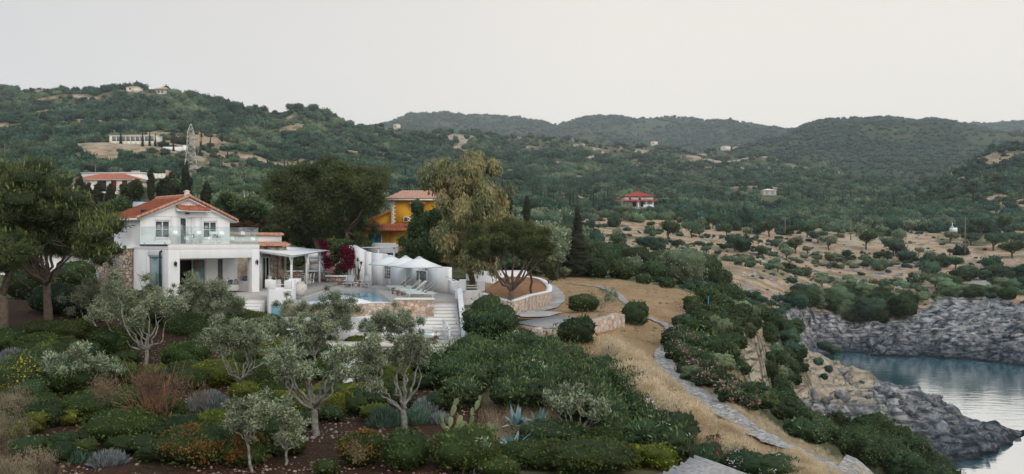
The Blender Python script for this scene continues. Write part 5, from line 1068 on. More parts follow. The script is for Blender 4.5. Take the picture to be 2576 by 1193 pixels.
for a_, c_, z0, z1 in ((926, 942, 18.2, 20.95), (942.5, 958, 18.2, 20.95), (1030, 1042, 18.2, 20.95)): q = MB(); q.box(ux(a_, 84), Y0 + .1, z0, ux(c_, 84), Y0 + .16, z1); q.obj('door', BLUEP, yh)
q = MB(); q.box(ux(1038, 84), Y0 + .1, 22.7, ux(1056, 84), Y0 + .14, 24.1); wo_ = q.obj('window', BLUEP, yh); q = MB(); f0, f1 = ux(1038, 84), ux(1056, 84); q.box(f0 - .12, Y0 - .04, 22.6, f0, Y0 + .02, 24.2); q.box(f1, Y0 - .04, 22.6, f1 + .12, Y0 + .02, 24.2); q.box(f0, Y0 - .04, 24.1, f1, Y0 + .02, 24.22); q.obj('frame', WPAINT, wo_)
q = MB()
for i in range(14): w_ = .32 if i % 2 else .46; q.box(L0 - .03, Y0 - .05, 21.75 + i * .2, L0 + w_, Y0 - .003, 21.94 + i * .2)
q.obj('quoin', CREAM, yh)
q = MB(); q.box(ux(958.5, 84), Y0 - .05, 18.2, ux(961, 84), Y0 - .005, 21.0); q.obj('door_frame', WPAINT, yh)
q = MB(); q.box(ux(980, 83), Y0 - .7, 18, ux(980, 83) + .14, Y0 - .56, 21.1); q.obj('post', WOODB, yh)
q = MB(); hip_slope(q, (ux(1012, 88), 88, 25.75), (ux(1180, 88), 88, 25.75), (L0 - .5, 83.4, 24.62), (L1 + .5, 83.4, 24.62)); hip_slope(q, (ux(1012, 88), 88, 25.75), (ux(1012, 88), 88, 25.75), (L0 - .5, 92.5, 24.62), (L0 - .5, 83.4, 24.62)); hip_slope(q, (ux(1180, 88), 88, 25.75), (ux(1012, 88), 88, 25.75), (L1 + .5, 92.5, 24.62), (L0 - .5, 92.5, 24.62)); ro = q.obj('roof', TILEP, yh)
q = MB(); q.box(L0 - .5, 83.38, 24.45, L1 + .5, 92.5, 24.6); q.obj('eave', WPAINT, ro)
q = MB(); tile_roof(q, (ux(905, 84), Y0, 21.95), (ux(1060, 84) - ux(905, 84), 0, 0), (0, -1.5, -.65), .28, .05, .4); tile_roof(q, (ux(928, 85), 84.5, 22.35), (ux(984, 85) - ux(928, 85), 0, 1.15), (0, -.5, -.15), .28, .04, .4); q.obj('porch_roof', TILE, yh)
q = MB(); tile_roof(q, (ux(1030, 84), Y0, 24.38), (1.8, 0, 0), (0, -.6, -.3), .28, .05, .4); q.obj('window_canopy', TILE, yh)
q = MB(); q.box(ux(1016, 84), Y0 - .35, 22.2, ux(1032, 84), Y0 - .01, 22.72); ac = q.obj('air_conditioner', WPAINT, yh, bevel=.02); q = MB(); q.box(ux(1018, 84), Y0 - .36, 22.25, ux(1027, 84), Y0 - .352, 22.67); q.obj('fan_grille', mat('dark_grille', (.1, .1, .1), (.06, .06, .06), scale=20), ac)
q = MB(); q.box(ux(912, 80), 80, 17, ux(1000, 80), 80.25, 19.95); q.box(ux(912, 80), 80.25, 17.5, ux(1000, 80), 84, 18.0); q.obj('terrace_wall', mat('pale_grey_render', (.52, .53, .55), (.46, .47, .49), scale=1.5), yh)
q = MB(); q.box(ux(1003, 80), 80.1, 19, ux(1010, 80), 80.2, 20); q.obj('lattice', mat('lattice_wood', (.5, .36, .2), scale=8), yh)
t = thing('small_pergola', 'small flat white pergola in front of the yellow house', 'pergola', (ux(965, 76), 76, 16.5))
q = MB(); q.box(-2.1, 0, 2.95, 2.1, 2.2, 3.05); q.obj('roof', WPAINT, t)
for x in (-.6, 0.9): q = MB(); q.box(x, .1, 0, x + .18, .28, 2.95); q.obj('post', WPAINT, t)
t = thing('stone_garden_wall', 'rough stone wall behind the white pool wall', 'wall'); q = MB(); q.box(ux(900, 78), 78, 16, ux(1010, 78), 78.4, 18.95); q.obj('stonework', STONEG, t)
simple_house('neighbour_house', 'white walled neighbour house glimpsed under the left pines', (ux(-60, 62), 62, 16.9), R(3), 6.6, 5, 2.3, .7, WHITE, TILE, [(2.2, 3.3, .0, 1.9, DARKIN), (4.4, 5.2, .6, 1.7, TEAL)], ov=.4)
# villa on the left slope
simple_house('stone_villa', 'long pale house with orange hipped roof and maroon shutters behind the left pine', (ux(183, 195), 195, zz(500, 195)), R(-4), 15.2, 9, zz(452, 195) - zz(500, 195), 1.7, CREAM, TILE,
  [(6.5, 8.6, 1.7, 4.4, DARKIN), (1.8, 3.4, 1.2, 4.0, DARKIN), (9.8, 11.2, 1.7, 4.4, mat('maroon_shutter', (.13, .02, .025), rough=.7)), (12.6, 14, 1.7, 4.4, MATS['maroon_shutter'])])
t = thing('white_outbuilding', 'low white flat roofed building just behind the orange roofed house', 'outbuilding', (ux(205, 205), 205, zz(470, 205)), R(-3)); q = MB(); q.box(0, 0, -2, 16, 6, 3.5); q.obj('wall', WHITE, t); q = MB(); q.box(-.2, -.2, 3.5, 16.2, 6.2, 3.7); q.obj('roof', WPAINT, t)
t = simple_house('modern_house', 'long low white flat roofed house with a band of windows on the left hill', (ux(275, 430), 430, zz(357, 430)), R(-2), 25.5, 8, 3.4, 0, CREAM, MATS['grey_render'], [(1.5 + i * 2.6, 3.8 + i * 2.6, .3, 2.8, MIRR) for i in range(9)])
t = thing('white_retaining_wall', 'white retaining wall stepping down beside the modern house', 'wall'); q = MB(); hq = Hs(ux(435, 425), 425); q.box(ux(410, 425), 425, hq - 2, ux(462, 425), 425.5, hq + 1.6); q.box(ux(462.5, 424), 422, hq - 3, ux(472, 424), 424.5, hq + 2); q.obj('wall', WHITE, t)
for i, (a_, c_, v0, v1, Y) in enumerate(((42, 165, 323, 331, 455), (60, 130, 342, 350, 440), (330, 480, 410, 422, 300), (335, 415, 428, 436, 270))):
    t = thing('terrace_wall', ['pale concrete terrace wall high on the left hill', 'fenced beige terrace wall left of the modern house', 'stone terrace wall below the pylon', 'beige driveway wall on the slope above the villa'][i], 'wall'); q = MB()
    n = 8
    for k in range(n): u0, u1 = a_ + (c_ - a_) * k / n, a_ + (c_ - a_) * (k + 1) / n; x0, x1 = ux(u0, Y), ux(u1, Y); zt = Hs((x0 + x1) / 2, Y) + 1.7; q.box(x0, Y, zt - 4, x1, Y + .6, zt + .05 * (k % 2))
    q.obj('wall', CREAM if i != 2 else STONEW, t)
# hilltop villa
Yh = 850
t = simple_house('hilltop_villa', 'villa with pyramid roof on the crest of the left hill', (ux(415, Yh), Yh - 20, Hs(ux(420, Yh), Yh - 20) + 3.5), 0, 12, 10, 4.2, 3.4, CREAM, TILEP, [(1, 3, .5, 2.6, DARKIN), (5, 6.5, .3, 2.6, DARKIN)], ov=2.6)
t = simple_house('hilltop_house', 'low orange roofed house left of the pyramid roofed villa on the crest', (ux(340, Yh), Yh - 20, Hs(ux(345, Yh), Yh - 20) + 3.0), 0, 14, 8, 3.0, 1.8, CREAM, TILEP, [(3, 5, .5, 2, DARKIN)], ov=.6)
for i, (u, v, Yq, wd, hh) in enumerate(((990, 322, 1130, 9, 5), (1705, 305, 1, 0, 0))):
    if wd: simple_house('ridge_house', 'tiny pale house at the foot of the far ridge', (ux(u, Yq), Yq, zz(v, Yq)), 0, wd, 7, hh, 1.5, CREAM, TILEP, [(1, 3, 1, 3, DARKIN)], ov=.4)
# pylon
t = thing('pylon', 'tall steel lattice pylon standing on the left slope', 'pylon', (ux(480, 360), 360, Hs(ux(480, 360), 360) - .3), R(20))
GALV = mat('galvanised', (.50, .49, .46), (.42, .41, .39), rough=.6); hP = zz(310, 360) - Hs(ux(480, 360), 360); q = MB()
wP = lambda z: 2.4 * (1 - z / (hP * .93)) + .45 if z < hP * .55 else max(.12, 1.65 - (z / hP - .55) * 1.1) * (1 if z < hP * .85 else max(.05, (hP - z) / (hP * .15)))
lv = list(np.linspace(0, hP * .55, 5)) + list(np.linspace(hP * .65, hP, 5))
for sx, sy in ((1, 1), (1, -1), (-1, 1), (-1, -1)):
    for z0, z1 in zip(lv[:-1], lv[1:]): q.bar((sx * wP(z0), sy * wP(z0), z0), (sx * wP(z1), sy * wP(z1), z1), .24)
q.obj('leg', GALV, t) if 0 else None
legs = q; br = MB()
for z0, z1 in zip(lv[:-1], lv[1:]):
    a, c = wP(z0), wP(z1)
    for (p0, p1) in (((-1, -1), (1, -1)), ((1, -1), (1, 1)), ((1, 1), (-1, 1)), ((-1, 1), (-1, -1))):
        br.bar((p0[0] * a, p0[1] * a, z0), (p1[0] * c, p1[1] * c, z1), .14); br.bar((p1[0] * a, p1[1] * a, z0), (p0[0] * c, p0[1] * c, z1), .14); br.bar((p0[0] * c, p0[1] * c, z1), (p1[0] * c, p1[1] * c, z1), .12)
legs.obj('corner_frame', GALV, t); br.obj('lattice', GALV, t)
# red roofed white house and the pale house in the valley
zb = Hs(ux(1600, YR), YR) + .8; kR = YR / 330
rh = thing('red_roofed_house', 'white house with red hipped roofs among trees in the valley', 'house', (ux(1552, YR), YR, zb), 0); rh.scale = (kR,) * 3
q = MB(); wall_open(q, 3.2, 15.2, -2, 4.3, 0, .4, [(5, 6, 3.1, 3.9), (9.0, 10.0, 3.1, 3.9), (6.5, 8, .2, 2.1), (10, 11.2, .2, 2.1)]); q.box(3.2, .4, -2, 15.2, 9, 4.3); q.box(10.5, -3.4, -1.5, 17, -3.0, .9); q.box(16.7, -3.0, -1.5, 17, 2, .9); q.obj('wall', WHITE, rh)
q = MB()
for x in (8.2, 11.5, 14.3, 16.6): q.box(x, -3.1, .9 if x > 10 else -1.5, x + .55, -2.6, 2.5)
q.obj('porch_column', WHITE, rh)
for x0, x1, z0, z1 in ((5, 6, 3.1, 3.9), (9, 10, 3.1, 3.9), (6.5, 8, .2, 2.1), (10, 11.2, .2, 2.1)): q = MB(); q.box(x0, .15, z0, x1, .2, z1); q.obj('window', DARKIN, rh)
REDT = mat('red_tile', (.36, .06, .04), (.27, .045, .03), rough=.85, scale=2)
q = MB()
for a in ((9.2, 4.5, 7.0), ): 
    c = [(2.3, -1, 4.4), (16.1, -1, 4.4), (16.1, 10, 4.4), (2.3, 10, 4.4)]; hip_slope(q, a, a, c[0], c[1]); hip_slope(q, a, a, c[1], c[2]); hip_slope(q, a, a, c[2], c[3]); hip_slope(q, a, a, c[3], c[0])
ro = q.obj('roof', REDT, rh); q = MB(); q.lathe([(.25, 7), (.18, 8.2), (.3, 8.5)], (9.2, 4.5, 0), 8); q.obj('finial', REDT, ro)
q = MB(); hip_slope(q, (3.2, 0, 3.2), (15.2, 0, 3.2), (-2.0, -3.6, 2.3), (18.5, -3.6, 2.3)); hip_slope(q, (3.2, 5, 3.2), (3.2, 0, 3.2), (-2, 8, 2.3), (-2, -3.6, 2.3)); q.obj('porch_roof', REDT, rh)
hW = simple_house('pale_house', 'small pale house with a shallow roof at the right of the valley', (ux(1920, YW), YW, Hs(ux(1935, YW), YW) + 1.2), 0, 7, 6.5, 2.7, 1.0, mat('grey_beige', (.5, .46, .4), scale=2), CREAM, [(1.2, 2.2, .6, 1.8, TEAL), (4.4, 5.4, .6, 1.8, TEAL)], ov=.5); hW.scale = (YW / 400 * .95,) * 3
for i, (u, v, Yq, wd, hh) in enumerate(((1940, 372, 1900, 30, 7), (1385, 0, 0, 0, 0), (1635, 366, 1500, 12, 5), (1810, 378, 1450, 16, 5), (1840, 380, 1500, 14, 5))):
    if wd: simple_house('distant_house', ['sprawling pale house on the lower flank of the right mountain', '', 'tiny white house on the middle ridge nearest the cypresses', 'left one of two specks of pale houses on the middle ridge', 'right one of two specks of pale houses on the middle ridge'][i], (ux(u, Yq), Yq - 15, zz(v, Yq)), 0, wd, 8, hh, 2.0, CREAM, TILEP, [(2, 4, 1, 3, DARKIN)], ov=.5)
# garden shed and washing pole behind the villa
t = thing('shed', 'white shed with sloping roof half hidden behind the villa', 'shed', (ux(712, 100), 100, 20.2), R(-12)); q = MB(); q.extr([(0, 0, 0), (0, 0, 2.2), (1.6, 0, 2.2), (3.0, 0, 2.55), (3.0, 0, 0)], (0, 3, 0)); q.obj('wall', WHITE, t); q = MB(); q.box(1.3, -.06, .1, 2.0, -.005, 2.0); q.obj('door', WPAINT, t)
# second pool with white rim to the right
t = thing('neighbour_pool', 'raised blue pool with a white rim between the tree trunks on the right', 'pool', (ux(1172, 76), 76, 16.2)); q = MB(); flat_with_hole(q, [(0, 0), (5.9, 0), (5.9, 4.5), (0, 4.5)], [(.35, .35), (5.5, .35), (5.5, 4.1), (.35, 4.1)], .95, -.8); q.obj('rim', WHITE, t); q = MB(); q.add([(.35, .35, .75), (5.5, .35, .75), (5.5, 4.1, .75), (.35, 4.1, .75)], [(0, 1, 2, 3)]); q.obj('water', pm_, t)
# ---------------------------------------------------------------- raised bed, decks, walls, paths
pb = thing('raised_bed_wall', 'curved stone wall with white capping holding the raised pine bed', 'wall')
PW = [(-2.3, 56.5, 16.3), (-1.6, 53.2, 16.28), (-.35, 50.1, 16.22), (.43, 50, 16.3), (1.36, 52, 16.45), (1.95, 53.6, 16.45), (2.6, 56.2, 16.4), (2.98, 59.2, 16.3), (3.2, 63, 16.4), (3.12, 68, 16.45), (2.94, 72.5, 16.5), (2.0, 76, 16.6), (-1.5, 77.5, 16.8)]
def smooth_line(P, k=5):
    P = np.array(P, float); out = []
    for i in range(len(P) - 1):
        p0, p1, p2, p3 = P[max(i - 1, 0)], P[i], P[i + 1], P[min(i + 2, len(P) - 1)]
        for t in np.arange(k) / k: out.append(.5 * ((2 * p1) + (-p0 + p2) * t + (2 * p0 - 5 * p1 + 4 * p2 - p3) * t * t + (-p0 + 3 * p1 - 3 * p2 + p3) * t ** 3))
    out.append(P[-1]); return np.array(out)
PWs = smooth_line(PW, 4); q = MB(); wallribbon(q, PWs, .4, 14.8); q.obj('stonework', STONEW, pb)
P2 = PWs.copy(); q = MB(); P3 = P2.copy(); P3[:, 2] += .1; wallribbon(q, P3, .44, list(P2[:, 2] + .003)); q.obj('cap', WHITE, pb, bevel=0)
# soil of the bed
bx_ = np.array([p[:2] for p in PWs]); cen = np.array([0.2, 64.0]); V = [(0 + cen[0], cen[1], 17.0)]; n = len(bx_)
for r in np.linspace(.2, .97, 7):
    for p in bx_: d = p - cen; zc = 16.15 + (1 - r) ** .7 * 1.1; zc += (fbm(p[0] * r, p[1] * r * .7, 2) - .5) * .25; V.append((cen[0] + d[0] * r, cen[1] + d[1] * r, float(zc)))
Fs = [(0, 1 + i, 1 + (i + 1) % n) for i in range(n)]
for k in range(6): Fs += [(1 + k * n + i, 1 + (k + 1) * n + i, 1 + (k + 1) * n + (i + 1) % n, 1 + k * n + (i + 1) % n) for i in range(n)]
q = MB(); q.add(V, Fs); q.obj('bed_soil', mat('needle_litter', (.30, .14, .06), (.20, .10, .045), rough=1, scale=3, bump=.04, bscale=12), smooth=True, kind='structure')
def strip(name, pts, wd, m, lift=.07, sub=6, wob=0, **kw):
    P = np.array([ground_at(u, v) for u, v in pts]); P = smooth_line(np.c_[P, np.zeros(len(P))], sub)[:, :2]
    T = np.gradient(P, axis=0); T /= np.linalg.norm(T, axis=1)[:, None] + 1e-9; Nn = np.stack([-T[:, 1], T[:, 0]], -1); wd = wd if hasattr(wd, '__len__') else [wd] * len(P); g = np.random.default_rng(3)
    V = []; cols_ = 5
    for i, p in enumerate(P):
        ww = np.interp(i, np.linspace(0, len(P) - 1, len(wd)), wd)
        for j in range(cols_):
            t = (j / (cols_ - 1) - .5) * ww + (g.normal() * wob if j in (0, cols_ - 1) else 0); x, y = p + Nn[i] * t; V.append((x, y, Hs(x, y) + lift))
    Fs = [(i * cols_ + j, i * cols_ + j + 1, (i + 1) * cols_ + j + 1, (i + 1) * cols_ + j) for i in range(len(P) - 1) for j in range(cols_ - 1)]
    q = MB(); q.add(V, Fs); return q.obj(name, m, **kw)
PAVE = mat('path_paving', (.40, .385, .36), (.30, .29, .28), rough=.9, scale=1.5, bump=.03, vor=(4.6, (.20, .18, .15), .06, (.42, .39, .34)))
MAINP = [(1400, 714), (1440, 716), (1500, 722), (1540, 736), (1575, 762), (1600, 786), (1640, 805), (1682, 822), (1690, 850), (1674, 880), (1668, 905), (1690, 945), (1745, 988), (1800, 1030), (1880, 1080), (1960, 1120), (2060, 1165), (2150, 1200), (2300, 1260)]
strip('stone_path', MAINP, [.55, .6, .7, .8, .9, .95, .95], PAVE, .09, 10, .03, kind='structure')
strip('slab_path', [(1378, 716), (1392, 728), (1402, 745), (1398, 762), (1375, 775), (1345, 783), (1310, 790)], [1.0, 1.2, 1.2, 1.1], mat('slab_paving', (.38, .37, .35), (.31, .30, .29), rough=.9, scale=2, vor=(.8, (.22, .2, .18), .03, (.38, .36, .33))), .08, 8, kind='structure')
strip('concrete_path', [(1296, 798), (1330, 796), (1365, 792), (1395, 789)], [2.0, 2.2, 1.6], mat('slab_concrete', (.42, .39, .36), (.36, .34, .31), rough=.9, scale=1), .1, 8, kind='structure')
HILLROAD = mat('asphalt_pale', (.30, .30, .30), (.25, .25, .25), rough=.9, scale=.5)
strip('road', [(600, 482), (592, 470), (600, 462), (618, 452), (628, 446), (622, 438)], 4.5, HILLROAD, .8, 8, kind='structure')
strip('dirt_road', [(2420, 712), (2480, 716), (2540, 724), (2640, 735)], 5.0, mat('gravel', (.42, .36, .30), (.34, .29, .24), rough=.95, scale=1), .4, 6, kind='structure')
wd_ = thing('wooden_deck', 'grey weathered wooden deck on a stone base in the dry lawn', 'deck'); DK = [at(1296, 811, 43.5), at(1384, 825, 40.6), at(1513, 801.5, 45.6), at(1402, 792.5, 47.8)]; DK = [(p.x, p.y) for p in DK]; q = MB()
q.prism([(x, y) for x, y in DK], 13.6, 15.5); sb = q.obj('stone_base', STONEW, wd_); e0 = np.array(DK[1]) - DK[0]; e1 = np.array(DK[3]) - DK[0]; e2 = np.array(DK[2]) - DK[1]; q = MB()
for i in range(30):
    a, c = i / 30, (i + .93) / 30; p = [np.array(DK[0]) + e1 * a, np.array(DK[1]) + e2 * a, np.array(DK[1]) + e2 * c, np.array(DK[0]) + e1 * c]; q.prism([tuple(x) for x in p], 15.503, 15.58 + .006 * (i % 3))
q.obj('planking', WOODG, wd_)
def stone_wall(pts, h, th, lab, lift=0):
    P = smooth_line([(*ground_at(u, v), 0) for u, v in pts], 4); zt = [Hs(p[0], p[1]) for p in P]; g = np.random.default_rng(int(pts[0][0])); P[:, 2] = np.array(zt) + h + .05 * g.normal(size=len(P)); t = thing('dry_stone_wall', lab, 'wall'); q = MB(); wallribbon(q, P, th, list(np.array(zt) - .6)); q.obj('stonework', STONEW, t); return t
stone_wall([(1490, 838), (1530, 832), (1572, 826)], .75, .45, 'dry stone wall running right from the wooden deck to a dark bush')
stone_wall([(1345, 850), (1372, 858), (1392, 852)], .5, .4, 'low stone step wall at the foot of the wooden deck')
stone_wall([(2185, 1148), (2230, 1170), (2290, 1192), (2360, 1215)], .4, .45, 'low stone wall under the blue fence posts at the lower right')
# blue fence posts with mesh
BLUEF = mat('blue_post', (.02, .22, .32), rough=.6)
for i, (u, v, h, lab) in enumerate(((2178, 1140, 1.0, 'blue fence post nearest the corner bush on the lower right'), (2252, 1168, 1.0, 'blue fence post right of its twin above the low stone wall'), (1910, 1012, .8, 'thin blue post among the oleanders beside the path'), (1782, 782, 1.1, 'nearest of the short blue posts at the cliff edge'), (1787, 772, 1.1, 'middle short blue post at the cliff edge'), (1792, 763, 1.1, 'farthest short blue post at the cliff edge'))):
    x, y = ground_at(u, v); z = Hs(x, y); t = thing('fence_post', lab, 'post', (x, y, z)); q = MB(); q.box(-.035, -.035, -.3, .035, .035, h); q.obj('post', BLUEF, t)
# utility poles
POLE = mat('pole_wood', (.22, .17, .13), (.16, .12, .09), rough=.9)
def upole(u, vb, vt, Y, lab, dark=False):
    x = ux(u, Y); zb = zz(vb, Y); t = thing('utility_pole', lab, 'pole', (x, Y, zb)); hh = zz(vt, Y) - zb; q = MB(); q.tube([(0, 0, -2), (0, 0, hh)], [.16, .1], 6); q.obj('pole', POLE, t); q = MB(); q.box(-.7, -.05, hh - .5, .7, .05, hh - .38); q.obj('crossarm', POLE, t)
for a in ((669, 478, 440, 190, 'utility pole between the grey road and the big dark pine'), (555, 412, 395, 330, 'wooden pole on the slope right of the pylon'), (12, 392, 362, 300, 'utility pole at the far left edge'), (68, 352, 330, 430, 'pole beside the fenced terrace on the left hill'), (183, 330, 310, 520, 'pole among the upper trees of the left hill'), (240, 452, 415, 260, 'pale pole beside the driveway wall'), (1222, 512, 478, 330, 'leftmost of the two poles in the scrub behind the eucalyptus'), (2428, 618, 545, 215, 'tall wooden pole standing by the red soil on the right'), (2140, 588, 550, 245, 'wooden pole at the end of the reddish terrace wall'), (1465, 512, 478, 330, 'thin pole in the scrub left of the red roofed house'), (1975, 572, 545, 260, 'thin pole at the edge of the dry field on the right')): upole(*a)
# little chapel-like shrine with blue dome
t = thing('shrine', 'tiny white shrine with a pale blue dome in the far field', 'shrine', (ux(2398, 240), 240, zz(578, 240))); t.scale = (.65,) * 3; q = MB(); q.box(-1.2, -1, -1, 1.4, 1, .9); q.obj('wall', WHITE, t); q = MB(); q.lathe([(.8, .9), (.75, 1.3), (.45, 1.7), (.05, 1.9)], (-.5, 0, 0), 14); q.obj('dome', TEAL, t); q = MB(); q.box(-.35, .2, .9, -.15, .4, 3.2); q.obj('belfry', WHITE, t)
# reed canopy close to the camera
nc = thing('reed_canopy', 'grey weathered reed canopy roof cut off by the bottom edge', 'canopy'); c0 = at(1745, 1150, 13.0); c1 = at(1640, 1204, 12.2); c2 = at(1935, 1204, 12.4)
g = np.random.default_rng(2); q = MB(); d1 = (Vector(c1) - Vector(c0)); d2 = (Vector(c2) - Vector(c0)); d1n = d1.normalized(); d2n = d2.normalized(); n_ = d1n.cross(d2n).normalized(); n_ = n_ if n_.z > 0 else -n_
def pcan(s, t_): p = Vector(c0) + d1n * s + d2n * t_; p.z += -.12 * math.sin(t_ * 1.4) ** 2 * .6 - .02 * s; return p
for i in range(78):
    s = i * .06; pts = [pcan(s, t_ + (g.random() * .08 if k == 0 else 0)) for k, t_ in enumerate(np.linspace(0 - .06 * g.random(), 3.2, 9))]; dz = .012 * g.random()
    q.tube([(p.x, p.y, p.z + dz) for p in pts], [.034] * 9, 5)
q.obj('reed_roof', mat('grey_reed', (.40, .385, .37), (.26, .25, .24), rough=.95, scale=5, objvar=0, stretch=(1, 6, 6)), nc)
q = MB(); q.bar(pcan(0, .0) - Vector((0, 0, .08)), pcan(4.5, .0) - Vector((0, 0, .08)), .07, .1); q.bar(pcan(.05, 0) - Vector((0, 0, .1)), pcan(.05, 3.1) - Vector((0, 0, .1)), .07, .1); q.obj('beam', WOODG, nc)
for s, t_ in ((.4, .4), (3.8, .4), (.4, 2.9), (3.8, 2.9)): p = pcan(s, t_); q = MB(); q.box(p.x - .06, p.y - .06, 13.2, p.x + .06, p.y + .06, p.z - .1); q.obj('post', WOODG, nc)
# white garden stair and slab path below the lower terrace
t = thing('garden_stair', 'narrow white wooden stair descending into the olive garden', 'steps')
for i in range(7): y = 36.4 - i * .42; q = MB(); q.box(ux(885, y) - .3, y - .42, 13.4, ux(885, y) + .3, y, 15.0 - .17 * i); q.obj('step', WPAINT, t)
q = MB(); q.box(ux(888, 32) - .35, 31.6, 13.5, ux(888, 32) + .35, 32.3, 14.05); o_ = q.obj('white_block', WHITE, bevel=.04); o_['label'] = 'small white block at the end of the curved low hedge'; o_['category'] = 'block'
# ---------------------------------------------------------------- plants built one by one
def px(r, Y): return r * Y / F
ORD = ['first', 'second', 'third', 'fourth', 'fifth', 'sixth', 'seventh', 'eighth', 'ninth', 'tenth', 'eleventh', 'twelfth', 'thirteenth', 'fourteenth', 'fifteenth', 'sixteenth', 'seventeenth', 'eighteenth', 'nineteenth', 'twentieth']
def tree(name, lab, cat, base, fork, blobs, leaf, bark, Y=None, zb=None, r0=.14, lsize=.11, dens=900, aspect=.32, depth=.8, seed=1, group=None, core=.35, wob=.035, sub=3, up=.35, droop=0, shoots=None, maxlimb=14, twigs=True, fill=.6, lump=.3, spray=1.0, grow=1.0, small=0):
    """blobs: (u, v, r) foliage masses as seen, given their own depths round the trunk"""
    g = np.random.default_rng(seed)
    if Y is None: x, Y = ground_at(*base)
    else: x = ux(base[0], Y)
    z0 = (Hs(x, Y) if zb is None else zb) - .12
    t = thing(name, lab, cat, (x, Y, z0), 0, group); o = np.array([x, Y, z0]); fk = np.array(at(fork[0], fork[1], Y)) - o; B = []
    for i, b in enumerate(blobs):
        u, v, r = b[:3]; rv = (b[3] if len(b) > 3 else r * .85) * grow; r = r * grow; R_ = px(r, Y)
        du = (u - fork[0]); d = (g.random() - .5) * 2 * depth * max(.5, abs(px(du, Y)) * .5 + .6); p = np.array(at(u, v, Y + d)) - o; B.append((*p, R_, R_, px(rv, Y)))
    S = []
    for b in B:      # break each mass into smaller tufts
        for k in range(sub): dd = g.normal(size=3) * .5; q = g.uniform(.28, .55) if small else g.uniform(.45, .7); S.append((b[0] + dd[0] * b[3], b[1] + dd[1] * b[4], b[2] + dd[2] * b[5] * .9, b[3] * q, b[4] * q, b[5] * q))
        S.append((b[0], b[1], b[2], b[3] * (.5 if small else .72), b[4] * (.5 if small else .72), b[5] * (.45 if small else .72)))
    area = sum(s[3] * s[4] for s in S); n = int(min(60000, dens * area * spray))
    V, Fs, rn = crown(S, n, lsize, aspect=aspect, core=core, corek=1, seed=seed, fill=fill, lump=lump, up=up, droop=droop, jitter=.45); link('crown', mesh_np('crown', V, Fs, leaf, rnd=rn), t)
    if shoots:
        m_, cnt, L = shoots; A = np.array(S); k = g.integers(0, len(A), cnt); th = g.random(cnt) * 6.28; el = g.uniform(.25, 1.2, cnt); d = np.stack([np.cos(th) * np.cos(el), np.sin(th) * np.cos(el), np.sin(el)], -1)
        C = A[k, :3] + d * A[k, 3:6] * .98; C[:, 2] += L * .3; V, Fq = leaf_quads(C, unit(g.normal(size=(cnt, 3)) * .15 + [0, 0, 1]), unit(g.normal(size=(cnt, 3)) * [1, 1, .1]), L * (.6 + .8 * g.random(cnt)), np.full(cnt, L * .28)); link('shoots', mesh_np('shoots', V, Fq, m_, rnd=g.random(cnt)), t)
    q = MB(); P = limb_path((0, 0, 0), fk, 6, wob * .6, g); q.tube(P, np.linspace(r0 * 1.35, r0, 6), 8)
    order = sorted(range(len(B)), key=lambda i: -B[i][3])[:maxlimb]
    for j, i in enumerate(order):
        b = np.array(B[i][:3]); mid = fk + (b - fk) * .5 + np.array([0, 0, -.12 * np.linalg.norm(b - fk)]) + g.normal(size=3) * wob * np.linalg.norm(b - fk) * 1.5
        P1 = limb_path(fk * .96, mid, 6, wob, g); P2 = limb_path(mid, b, 6, wob, g); PP_ = np.vstack([P1, P2[1:]]); q.tube(PP_, np.linspace(r0 * .62, r0 * .12, len(PP_)), 6)
        if twigs:
            for k in range(3): e = b + g.normal(size=3) * B[i][3] * .7; q.tube(limb_path(P2[3], e, 4, wob, g), [r0 * .2, r0 * .14, r0 * .1, r0 * .05], 4)
    link('trunk', q.mesh('trunk', bark, smooth=True), t); return t
